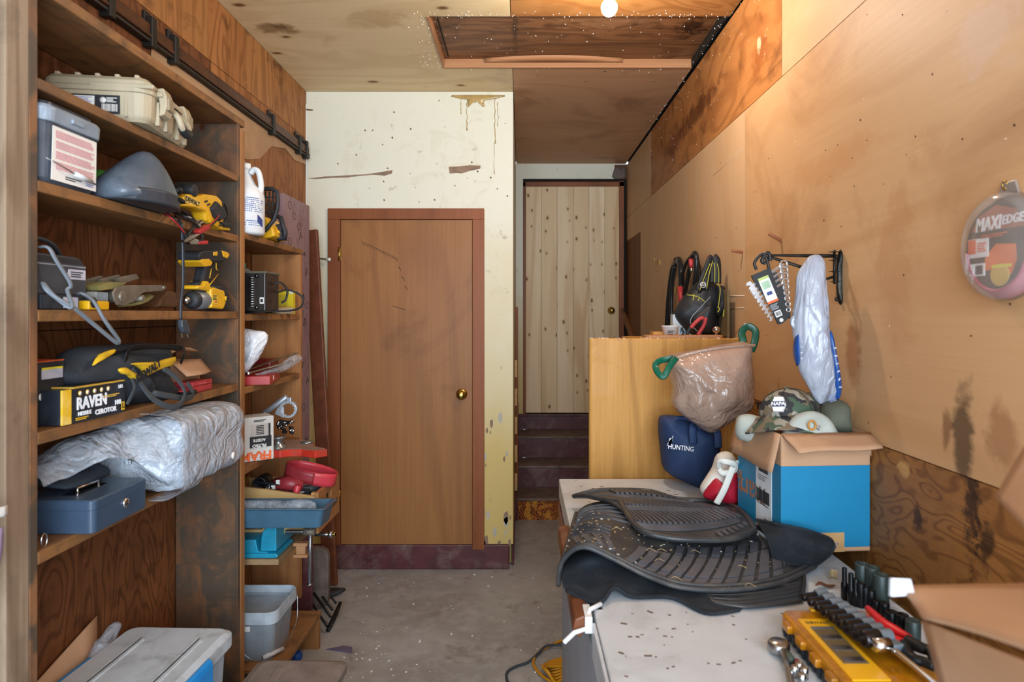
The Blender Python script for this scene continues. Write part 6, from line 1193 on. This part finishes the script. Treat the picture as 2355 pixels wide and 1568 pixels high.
for i in range(9):
    k = i/8; y0 = pf(1738+30*k, 655+68*k, 1.905); sc = 1-.5*k
    e0 = pf(1722+(1768-1722)*k, 662+(733-662)*k, 1.905); e1 = pf(1800+(1812-1800)*k, 608+(712-608)*k, 1.905)
    m = MB(); d = (e1-e0).normalized(); w_ = .0085*sc+.001; n3 = V((0, -1, 0)); 
    L2 = (e1-e0).length; MM = fr(e0, d, n3.cross(d)); a = w_*1.6
    m.prism([(L2, -w_*.4), (L2, w_*.4), (.25*a+.012*sc, w_*.45), (a*.9, a), (a*.2, a*1.1), (-a*.35, a*.7), (a*.35, a*.25), (a*.35, -a*.25), (-a*.35, -a*.7), (a*.2, -a*1.1), (a*.9, -a), (.25*a+.012*sc, -w_*.45)], MM, .005*sc+.001, chrome)
    R_ = w_*1.35; cir = [(R_*math.cos(q_*math.pi/7), R_*math.sin(q_*math.pi/7)) for q_ in range(14)]
    m.loft([[MM @ V((L2+a_*s_, b_*s_, z)) for a_, b_ in cir] for s_, z in ((1, -.001), (1, .008*sc+.002), (.62, .008*sc+.002), (.62, -.001), (1, -.001))], chrome, cap=False, smooth=False)
    m.build('wrench', t, bevel=.0005)
# pegs
pegw = mat('peg_wood', '9a5f3c', .6, var=.15)
for (b, tip, lab) in (((1708, 581), (1683, 576), 'short wooden peg in the wall left of the wrench set'), ((1797, 557), (1768, 537), 'wooden peg slanting up from the wall above the iron bracket'), ((1552, 610), (1543, 599), 'wooden peg holding the left black hose'), ((1593, 602), (1585, 594), 'wooden peg holding the coiled air hose'), ((1634, 594), (1626, 588), 'wooden peg the black backpack hangs from')):
    p = atx(b[0], b[1], XR); t = thing('wall_peg', lab, 'peg', p); q_ = at(tip[0], tip[1], p.y-(.0 if b[0] != 1797 else .0))-p
    MB().tube([V((.01, 0, 0)), q_*.97, q_], [.0065, .0065, .005], pegw, 12).build('peg', t)
scr = mat('white_scratch', 'd9c3ac', .8)
m = MB()
for a, b in (((1671, 682), (1712, 680)), ((1680, 712), (1712, 707)), ((1640, 405), (1712, 340)), ((1714, 740), (1690, 770))):
    p, q_ = atx(*a, XR)-V((.0006, 0, 0)), atx(*b, XR)-V((.0006, 0, 0)); m.tube([p, p*.6+q_*.4+V((0, 0, .002)), q_], .0022 if a[1] > 600 and a[1] < 730 else .0009, scr, 4)
rr = random.Random(18); nh = mat('nail_hole', '4a2c18', .9)
for i in range(90):
    y, z = rr.uniform(1.2, 4.8), rr.uniform(.95, 2.4); m.box((XR-.0004, y, z), (.0008, rr.uniform(.002, .005), rr.uniform(.002, .006)), nh if rr.random() < .8 else scr, rot=(rr.random()*3, 0, 0))
structure(m.build('trim_2'))
for i, (a, lab) in enumerate((((1517, 603), 'small brass coat hook on the wall left of the hoses'), ((1552, 668), 'brass coat hook hidden among the black hoses'), ((1447, 752), 'brass coat hook near the plank door jamb'))):
    p = atx(*a, XR); t = thing('coat_hook', lab, 'hook', p)
    m = MB().tube(crv([(0, 0, .012), (-.02, 0, .006), (-.035, 0, .018), (-.036, 0, .03)]), .0035, brass, 8).tube(crv([(0, 0, -.004), (-.018, 0, -.008), (-.028, 0, 0)]), .003, brass, 8).bb(-.003, 0, -.009, .009, -.018, .02, brass).ball((-.036, 0, .033), .005, brass, 10, 6); m.build('hook', t)
hose = mat('hose_black', '1d2124', .3, var=.15); hosered = mat('hose_red', 'b23a3c', .4, var=.1)
p = atx(1548, 612, XR); t = thing('rubber_hose', 'folded thick black hose draped over the left wall peg', 'hose', V((XR-.03, p.y, p.z)))
hx_ = lambda x, y, dx=0: (lambda w_: V((w_.x, w_.y, w_.z)))(atx(x, y, XR-.03-dx)-t.location)
m = MB().tube(crv([hx_(1534, 760), hx_(1538, 690), hx_(1546, 625), hx_(1553, 606), hx_(1560, 598, .01), hx_(1566, 620, .02), hx_(1568, 680, .02), hx_(1570, 760, .02)]), .017, hose, 12, flat=1.3, up=(0,1,0)); m.build('hose', t)
m = MB().tube(crv([hx_(1552, 612, .02), hx_(1546, 650, .02), hx_(1544, 700, .02), hx_(1548, 756, .02)]), .012, hose, 10); m.build('hose_tail', t)
p = atx(1595, 600, XR); t = thing('air_hose', 'coiled black air hose with red fittings on the middle wall peg', 'hose', V((XR-.03, p.y, p.z)))
m = MB()
m.tube(crv([hx_(1567, 680, .03), hx_(1566, 650, .03), hx_(1574, 615, .03), hx_(1588, 592, .02), hx_(1600, 588, .01), hx_(1607, 620), hx_(1608, 680), hx_(1600, 740)]), .010, hose, 10)
m.tube(crv([hx_(1572, 740, .02), hx_(1572, 690, .02), hx_(1582, 640, .03), hx_(1590, 598, .03), hx_(1598, 582, .03), hx_(1602, 600, .03), hx_(1598, 650, .03), hx_(1588, 690, .03)]), .013, hose, 10)
m.tube(crv([hx_(1578, 740), hx_(1577, 680), hx_(1584, 620), hx_(1596, 596), hx_(1606, 640), hx_(1612, 700)]), .011, hose, 10); m.build('hose', t)
m = MB().cyl(hx_(1564, 660, .04), hx_(1567, 698, .04), .016, hosered, r1=.013, n=14); m.build('sleeve', t); m = MB().cyl(hx_(1589, 596, .05), hx_(1590, 615, .05), .012, hosered, n=14).build('sleeve', t); m = MB().cyl(hx_(1590, 615, .05), hx_(1590, 628, .05), .009, chrome, r1=.005, n=12).build('fitting', t)
# backpack
bk = mat('nylon_black', '1b1e22', .5, var=.25, vs=5, bump=.2, bs=180); pip = mat('piping_lime', 'b9b53a', .5)
t = thing('backpack', 'black nylon backpack with lime piping hanging on the wall above the cabinet', 'backpack', (.83, 3.02, 1.62))
q = lambda pts, Y=2.95: face(pts, Y, t.location)
m = MB().pillow(q([(1608, 652), (1622, 643), (1645, 646), (1660, 655), (1668, 670), (1668, 700), (1662, 740), (1664, 768), (1640, 773), (1600, 773), (1575, 752), (1556, 728), (1564, 705), (1578, 685), (1595, 665)]), FM(0), .085, bk, rings=9, amp=.008, freq=12, seed=14, power=.42); m.build('body', t)
m = MB().pillow(q([(1650, 658), (1662, 656), (1669, 665), (1668, 700), (1662, 724), (1650, 728), (1644, 715), (1650, 690)]), FM(-.06), .04, bk, rings=5, amp=.004, freq=20, sub=2); m.build('side_pocket', t)
m = MB().pillow(q([(1622, 702), (1636, 688), (1645, 705), (1646, 740), (1640, 765), (1612, 765), (1590, 742), (1590, 730)]), FM(-.065), .035, bk, rings=5, amp=.004, freq=20, sub=2); m.build('front_pocket', t)
def ln(m, pts, Y, r, mt, n=5): return m.tube(crv([at(x, y, Y)-t.location for x, y in pts], 5), r, mt, n)
m = MB(); ln(m, [(1580, 678), (1596, 680), (1608, 684), (1621, 694)], 2.875, .002, pip); ln(m, [(1596, 676), (1594, 690)], 2.872, .0022, pip); ln(m, [(1609, 685), (1605, 692)], 2.87, .002, pip); ln(m, [(1648, 652), (1656, 662), (1654, 690), (1652, 706)], 2.86, .0018, pip); ln(m, [(1665, 712), (1663, 728)], 2.85, .0022, pip); ln(m, [(1650, 706), (1655, 710), (1650, 718)], 2.85, .0022, pip); m.build('piping', t)
m = MB(); ln(m, [(1634, 682), (1612, 706), (1592, 728), (1588, 742), (1600, 758), (1614, 768)], 2.855, .0022, mat('piping_grey', '7a8086', .4)); m.build('pocket_seam', t)
for k, (pts, w_) in enumerate((([(1606, 668), (1620, 630), (1632, 598), (1638, 590)], .014), ([(1622, 665), (1628, 630), (1638, 592)], .016), ([(1640, 650), (1641, 620), (1641, 596)], .013), ([(1650, 652), (1650, 622), (1648, 598), (1640, 590)], .017))):
    m = MB(); m.tube(crv([at(x, y, 2.95+.03*(i/len(pts)))-t.location for i, (x, y) in enumerate(pts)], 5), w_, bk, 8, flat=.3, up=(0,1,0)); ln(m, [(pts[0][0]+3, pts[0][1]), (pts[1][0]+3, pts[1][1]), (pts[2][0]+1, pts[2][1]+8)], 2.925, .0018, pip); m.build('strap', t)
m = MB(); a = at(1617, 655, 2.895)-t.location; m.tube([a+V((.012*math.cos(x), 0, .012*math.sin(x))) for x in [k*.45 for k in range(14)]], .0016, wh, 5, closed=True).tube([a+V((-.009, 0, .002)), a+V((.0, -.001, .004)), a+V((.009, 0, .002))], .0016, wh, 5).tube([a+V((-.008, 0, -.004)), a+V((.006, 0, -.004))], .0016, wh, 5); m.build('logo', t)
t = thing('hardboard_sheet', 'thin olive brown panel leaning on the wall behind the backpack', 'board', (.905, 2.9, ZCb)); m = MB().bb(0, .012, -.03, .18, .0, .21, mat('olive_panel', '6a5a3a', .7)).build('panel', t, bevel=.004)
# cane and handle at the far passage
t = thing('wooden_cane', 'brown wooden tool handle leaning by the plank door jamb', 'handle', (.86, 5.1, .0)); p0 = at(1432, 712, 5.2)-t.location; p1 = at(1462, 800, 4.9)-t.location
m = MB().tube([p0, p0*.6+p1*.4, p1, p1+(p1-p0)*1.1], [.016, .02, .018, .016], mat('handle_wood', '6e4526', .5, var=.2), 12).build('handle', t)
t = thing('wall_rod', 'dark wooden board on edge by the plank door at the stair wall', 'board', (XH+.003, 5.0, .2)); m = MB().bb(0, .02, 0, .05, .0, 1.4, frame_wood).build('board', t, bevel=.003)
t = thing('crate_slats', 'pale slatted wooden crate edge behind the closet wall corner', 'crate', (XH+.002, 4.6, 0))
for k in range(5): MB().bb(0, .018, 0, .02, .3+k*.2, .42+k*.2, cr_w).build('slat', t, bevel=.002)
# trimmer line pack
p = atx(2330, 565, XR); t = thing('trimmer_line_pack', 'oval blister pack of pink trimmer line hanging on the right wall', 'package', (XR, 1.263, p.z))
O = fr((0, 0, 0), (0,-1,0), (0,0,1)); blister = mat('blister', 'c9bdb4', .12, alpha=.35, coat=.6); pinkl = mat('line_pink', 'a83a58', .3, var=.15)
ell = lambda a, b, n=40: [(a*math.cos(2*math.pi*k/n), b*math.sin(2*math.pi*k/n)*(1+.0*k)) for k in range(n)]
m = MB().prism([(a*1.0, b) for a, b in ell(.098, .10)], O, .004, mat('card_brown', '4a342c', .5)); m.prism([(-.03, .09), (.03, .09), (.018, .125), (-.018, .125)], O, .004, mat('blister_tab', 'b0a49c', .2, alpha=.6)); m.build('card', t, bevel=.001)
m = MB()
for k in range(7): m.tube([O @ V(((.093-.002*k)*math.cos(a), (.096-.002*k)*math.sin(a)-.002, .008+.003*k)) for a in [math.pi*1.02+math.pi*1.1*i/30 for i in range(31)]], .004, pinkl, 6)
m.build('line_coil', t)
m = MB().prism(ell(.085, .084), O, .026, mat('card_dark', '2c2220', .4), t0=.0045); m.prism([(-.03, -.02), (.0, .005), (.05, .0), (.052, -.03), (.04, -.055), (.02, -.065), (-.01, -.045), (-.03, -.045)], O, .0268, mat('card_orange', 'e0701c', .45), t0=.026).prism([(-.07, .035), (-.045, .065), (.0, .08), (.05, .066), (.075, .03), (.0, .033)], O, .0266, mat('card_rust', '9a4a2a', .5), t0=.026)
T_ = lambda x, y, z=.0272: fr(O @ V((x, y, z)), (0,-1,0), (0,0,1))
m.text('MAXI', .036, T_(-.022, .045), wh, ext=.0006, bold=.0012, sx=.8, shear=.2).text('EDGE', .024, T_(.042, .047), wh, ext=.0006, bold=.0006, sx=.9, shear=.2)
m.bb(-.078, -.02, -.018, .02, .0265, .0275, wh, O).bb(-.077, -.055, -.010, .019, .0275, .028, print_o, O).bars(O, -.05, -.024, -.008, .012, 4, print_o, z=.0285).bb(-.074, -.03, -.055, -.03, .0265, .0275, wh, O).code(O, -.056, -.034, -.052, -.034, printk, 10, z=.0285).bars(O, -.04, .03, .018, .026, 2, print_o, z=.0275)
m.ball(O @ V((.01, -.056, .027)), (.001, .026, .022), mat('card_yellow', 'c9a83c', .5), 18, 8).bb(-.01, .04, -.042, -.036, .027, .028, mat('print_yellow', 'd8cf1c', .5), O); m.build('insert', t)
m = MB().loft([[O @ V((a*s_, b*s_, z)) for a, b in ell(.1, .105)] for s_, z in ((1, .002), (.99, .02), (.95, .032), (.86, .036), (.1, .036))], blister, cap=True, smooth=True); m.build('blister', t)
MB().tube([O @ V((.006*math.cos(a), .118+.008*math.sin(a), .01)) for a in [k*.5 for k in range(12)]], .0018, brass, 6).build('hook', t)
# ---- foreground tools on the freezer
Tb = FZ+.001
amb = mat('case_amber', 'c47f0e', .2, var=.2, alpha=.82, coat=.3, dirt='4a2f10', dirta=.6, ds=16); cyel = mat('case_lid_yellow', 'e3ab18', .35, var=.06)
t = thing('bit_set_case', 'black and amber yellow tool bit case lying in the foreground', 'case', (.633, 1.20, Tb))
m = MB(); slab(m, 0, 0, .185, .34, [(0, .006), (.004, 0), (.024, 0)], .02, mat('case_black', '20252c', .5, var=.15))
for k in range(14): m.bb(-.095, -.092, -.15+k*.022, -.142+k*.022, .003, .022, _mc['case_black'])
m.build('base', t, bevel=.002)
m = MB(); slab(m, 0, 0, .185, .34, [(.025, 0), (.040, 0), (.046, .006)], .02, amb)
for k in range(5): m.box((-.094, -.13+k*.062, .032), (.016, .03, .016), amb)
m.build('lid', t, bevel=.003)
m = MB().bb(-.075, -.01, -.10, .12, .046, .0485, cyel).bb(-.065, -.02, -.05, .075, .0485, .0495, mat('label_clear', '6a5a3c', .4)).bb(-.065, -.02, .075, .085, .0485, .0497, grey).text('DEWALT', .012, fr((-.042, .102, .0488), (1,0,0), (0,1,0)), printk, ext=.0004)
for k in range(3): m.bb(-.06, -.025, -.045+k*.04, -.03+k*.04, .0496, .0505, steel)
m.build('label', t, bevel=.0008)
m = MB().bb(-.03, .05, -.172, -.155, .02, .05, cyel).bb(-.03, .03, .158, .172, .022, .05, cyel)
for k in range(6): m.bb(-.028+k*.013, -.02+k*.013, -.176, -.172, .022, .048, cyel)
m.build('latch', t, bevel=.002)
m = MB(); rr = random.Random(5)
for k in range(16): m.tube([(rr.uniform(0, .08), rr.uniform(-.14, .14), .034), (rr.uniform(0, .08), rr.uniform(-.14, .14), .034)], .004, blackm if k % 2 else steel, 6)
m.build('bits', t)
t = thing('socket_rail', 'grey socket rail with dark sockets lying on the amber case', 'socket rail', atz(1880, 1385, .935))
a, b = V((0, 0, 0)), atz(2035, 1490, .945)-t.location; d = (b-a).normalized(); s_ = V((0, 0, 1)).cross(d)
m = MB(); MM = fr(a, d, s_); L = (b-a).length
rail = mat('rail_grey', '6c7780', .45, .2)
m.bb(-.01, L+.02, .0, .024, .0, .014, rail, MM)
for k in range(9): m.cyl(MM @ V((k*L/8.5, -.003, .014)), MM @ V((k*L/8.5, .022, .016)), .0125, rail, n=16)
m.build('rail', t, bevel=.002)
for k in range(9):
    r_ = .0085+.0009*k; c0 = MM @ V((k*L/8.5, -.002, .014)); c1 = MM @ V((k*L/8.5, -.034, .012)); u = (c1-c0).normalized()
    MB().lathe([(r_*.9, 0), (r_, .003), (r_, .03), (r_*.92, .032), (r_*.62, .032), (r_*.6, .012), (0, .012)], c0, u, mat('socket_dark', '3c3a3c', .25, .9, var=.2), 14).build('socket', t)
m = MB().cyl(MM @ V((L+.012, -.03, .012)), MM @ V((L+.012, .0, .012)), .012, chrome, n=16).build('adapter', t)
t = thing('extension_bar', 'chrome socket extension bar sloping across the amber case', 'tool', atz(2050, 1490, .95)); q_ = atz(2175, 1590, .94)-t.location
MB().tube([V((0, 0, 0)), q_*.05, q_], [.008, .0055, .0055], chrome, 12).build('bar', t)
redg = mat('grip_bright_red', 'cc1c24', .35, var=.08); t = thing('pliers', 'pliers with bright red grips lying on the sockets in front', 'pliers', atz(1995, 1400, .955))
R_ = lambda x, y, z=.95: atz(x, y, z)-t.location
for pts in ([(1995, 1398), (2030, 1432), (2062, 1452), (2095, 1470)], [(1965, 1408), (2010, 1435), (2045, 1465), (2082, 1478)]):
    MB().tube(crv([R_(x, y) for x, y in pts]), [.006+.004*math.sin(k/24*3.1) for k in range(25)], redg, 10).build('grip', t)
m = MB().tube(crv([R_(2085, 1474), R_(2115, 1488), R_(2140, 1500), R_(2150, 1528)]), [.012-.0002*k for k in range(25)], blackm, 10).tube(crv([R_(2080, 1480), R_(2095, 1510), R_(2125, 1522), R_(2148, 1532)]), .009, blackm, 10); m.build('jaw', t)
sg = 'impact sockets standing on the freezer'
sk = mat('socket_black', '1c1d20', .35, .6, var=.2); sk2 = mat('socket_green_grey', '3a4644', .45, .4, var=.12)
SK = [(1942, 1378, 1305, 7.5, 'thin', 'tallest thin black deep socket standing at the left of the group'), (1957, 1388, 1318, 8, 'thin', 'second tall thin black socket beside the tallest one'), (1968, 1392, 1330, 8.5, 'step', 'stepped black socket between thin and wide sockets'), (1979, 1395, 1340, 9.5, '', 'medium black deep socket left of the bright rimmed one'), (1990, 1396, 1348, 9.5, '', 'black deep socket with worn bright rim in the middle'), (2003, 1398, 1356, 10.5, '', 'wide short black socket closest to the red pliers'),
      (1982, 1372, 1295, 15, 'big', 'large grey-green socket at the back by the wall'), (2006, 1380, 1303, 16, 'big', 'large grey-green socket second from the back'), (2026, 1398, 1320, 17, 'big', 'large grey-green socket under the cardboard flap tip'),
      (2016, 1408, 1380, 10, '', 'short black socket behind the pliers grip'), (2034, 1418, 1385, 11, '', 'short black socket right of the pliers grip'), (2050, 1438, 1405, 14, '', 'shiny short wide socket near the cardboard flap'), (2075, 1450, 1412, 14, '', 'short wide black socket half under the cardboard'), (2100, 1475, 1425, 16, 'big', 'dark wide socket lowest under the cardboard edge')]
for px, pb, pt, rp, kind, lab in SK:
    b_ = atz(px, pb, Tb); h_ = (pb-pt)*b_.y/F*1.0; r_ = rp*b_.y/F; t = thing('socket', lab, 'socket', b_, group=sg)
    mt = sk2 if kind == 'big' else sk
    prof = [(r_*.96, 0), (r_, .002), (r_, h_*.97), (r_*.93, h_), (r_*.68, h_), (r_*.64, h_-.02), (0, h_-.02)] if kind not in ('thin', 'step') else [(r_, 0), (r_, h_*.5), (r_*.72, h_*.55), (r_*.72, h_*.98), (r_*.66, h_), (r_*.45, h_), (r_*.42, h_-.01), (0, h_-.01)]
    MB().lathe(prof, (0,0,0), (0,0,1), mt, 22).build('socket', t)
t = thing('ratchet_wrench', 'chrome ratchet wrench lying beside the amber case at the bottom edge', 'wrench', atz(1788, 1490, Tb+.012))
R_ = lambda x, y, z=FZ+.012: atz(x, y, z)-t.location
m = MB().tube([R_(1800, 1500), R_(1812, 1540), R_(1822, 1590), R_(1835, 1650)], [.010, .007, .008, .009], chrome, 12); m.build('handle', t); m = MB().lathe([(.018, -.008), (.021, -.004), (.021, .008), (.017, .013), (.0, .014)], R_(1791, 1489), (0,0,1), steel, 24).build('head', t)
t = thing('screwdriver_grip', 'dark tool grip with red tip between ratchet and amber case', 'tool', atz(1815, 1510, Tb+.012)); R_ = lambda x, y, z=FZ+.012: atz(x, y, z)-t.location
m = MB().tube([R_(1805, 1500), R_(1822, 1522)], .009, mat('grip_green_grey', '39453e', .5), 10).cyl(R_(1832, 1520), R_(1836, 1534), .005, redg, n=10); m.build('grip', t)
for k, (x, y) in enumerate(((1828, 1556), (1838, 1548), (1850, 1560), (1845, 1575))):
    t = thing('small_socket', ('tiny chrome socket closest to the ratchet handle', 'tiny chrome socket standing just below the red tipped grip', 'tiny chrome socket closest to the amber case side', 'tiny chrome socket lowest, at the bottom edge')[k], 'socket', atz(x, y, Tb), group='tiny chrome sockets by the ratchet'); MB().lathe([(.007, 0), (.007, .02), (.005, .021), (.0045, .012), (0, .012)], (0,0,0), (0,0,1), chrome, 14).build('socket', t)
# ---- foreground cardboard box close to the camera
t = thing('cardboard_box', 'brown cardboard box with open flaps close in the right foreground', 'box', (.62, .72, FZ))
def quad3(m, a, b, c_, d, th=.004): a, b, c_, d = [V(x)-t.location for x in (a, b, c_, d)]; return m.sheet(lambda u, v: (a*(1-u)+b*u)*(1-v)+(d*(1-u)+c_*u)*v+V((0, 0, .004*math.sin(u*3)*v)), 10, 6, th, card)
A, B, C_, D = at(2072, 1352, .80), at(2420, 1347, .88), at(2480, 1545, .52), at(2125, 1424, .72)
E = at(2052, 1362, .78)
m = MB(); quad3(m, A, B, C_, D); m.build('flap', t)
m = MB().prism([(0, 0), (.03, 0), (.028, .018), (.004, .02)], fr(E-t.location+V((-.004, 0, -.004)), (1,.1,0), (0,.25,1)), .0045, mat('tape_white', 'd6dde6', .4)).build('tape_tab', t)
m = MB(); quad3(m, D+V((.004, .006, -.004)), C_+V((0, .01, -.01)), V((C_.x+.02, C_.y+.05, FZ+.02)), V((D.x+.09, D.y+.0, FZ+.02))); m.build('side_panel', t)
m = MB(); quad3(m, (D.x+.09, D.y, FZ+.004), (D.x+.45, D.y, FZ+.004), (D.x+.45, .3, FZ+.004), (D.x+.09, .3, FZ+.004)); quad3(m, B+V((0, .004, -.004)), B+V((.0, -.35, -.004)), V((B.x, B.y-.35, FZ+.006)), V((B.x, B.y, FZ+.006))); m.build('back_panel', t)
m = MB(); quad3(m, at(2296, 1148, .70), at(2362, 1030, .72), at(2480, 1120, .62), at(2375, 1232, .60)); m.build('flap', t)
# cords on floor
ycord = mat('cord_yellow', 'c98a1e', .4, var=.1); gc = mat('cord_slate', '3c444c', .45)
t = thing('power_cable', 'coiled yellow extension cord on the floor against the white freezer', 'cord', atz(1255, 1520, .0))
z_ = lambda x, y, h=.008: atz(x, y, h)-t.location
m = MB().tube(crv([z_(1310, 1465), z_(1280, 1478), z_(1250, 1492), z_(1230, 1510), z_(1228, 1530), z_(1245, 1552), z_(1275, 1572), z_(1300, 1590)]), .0065, ycord, 8)
for k in range(5): m.tube(crv([z_(1310, 1510+5*k, .02), z_(1275-5*k, 1518+4*k, .02+.006*k), z_(1248+3*k, 1532+3*k, .02+.008*k), z_(1262+4*k, 1540+7*k, .01), z_(1300, 1535+5*k, .012)]), .006, ycord, 8)
m.build('cord', t)
t = thing('power_cable', 'slate grey cord snaking over the floor left of the yellow one', 'cord', atz(1180, 1540, .0))
m = MB().tube(crv([z_(1310, 1485, .012), z_(1280, 1483, .016), z_(1255, 1486, .018), z_(1240, 1500, .014), z_(1215, 1522), z_(1185, 1533), z_(1165, 1548), z_(1170, 1575), z_(1185, 1600)]), .0055, gc, 8).build('cord', t)

# pieces that sit on another part of the same thing go one level deeper
RULES = {'lettering': ('carton', 'label', 'insert', 'body', 'side_panel', 'print_panel'), 'label': ('carton', 'body', 'housing', 'case', 'lid'), 'lock': ('body',), 'vent': ('chin_band', 'housing'), 'badge': ('crown', 'housing'),
 'button': ('crown',), 'seam': ('crown',), 'door_knob': ('door_panel',), 'hinge': ('door_panel',), 'pressure_valve': ('body',), 'latch': ('lid',), 'battery_clip': ('battery',), 'trigger': ('rear_handle',), 'knob': ('housing',),
 'ferrule': ('handle',), 'axle': ('frame',), 'washer': ('body',), 'pulley': ('body',), 'stain': ('belt',), 'lid_rib': ('lid',), 'marking': ('carton',), 'piping': ('body',), 'pocket_seam': ('front_pocket',), 'logo': ('body',),
 'fitting': ('hose',), 'yellow_panel': ('body',), 'zipper': ('body',), 'rubber_seal': ('rail',), 'emblem': ('lid',), 'bracket': ('rail',), 'cap': ('body',), 'trim_line': ('grip',), 'rib': ('mat',)}
import re as _re
base = lambda o: _re.sub(r'[.][0-9]+$', '', o.name)
kids = {}
for o in list(bpy.data.objects):
    if o.parent and not o.parent.parent: kids.setdefault(o.parent.name, []).append(o)
for tn, ch in kids.items():
    for o in ch:
        for pn in RULES.get(base(o), ()):
            c = [p for p in ch if base(p) == pn and p is not o and p.parent and not p.parent.parent and tuple(p.location) == (0, 0, 0)]
            if c and not [k for k in bpy.data.objects if k.parent == o]: o.parent = c[0]; break
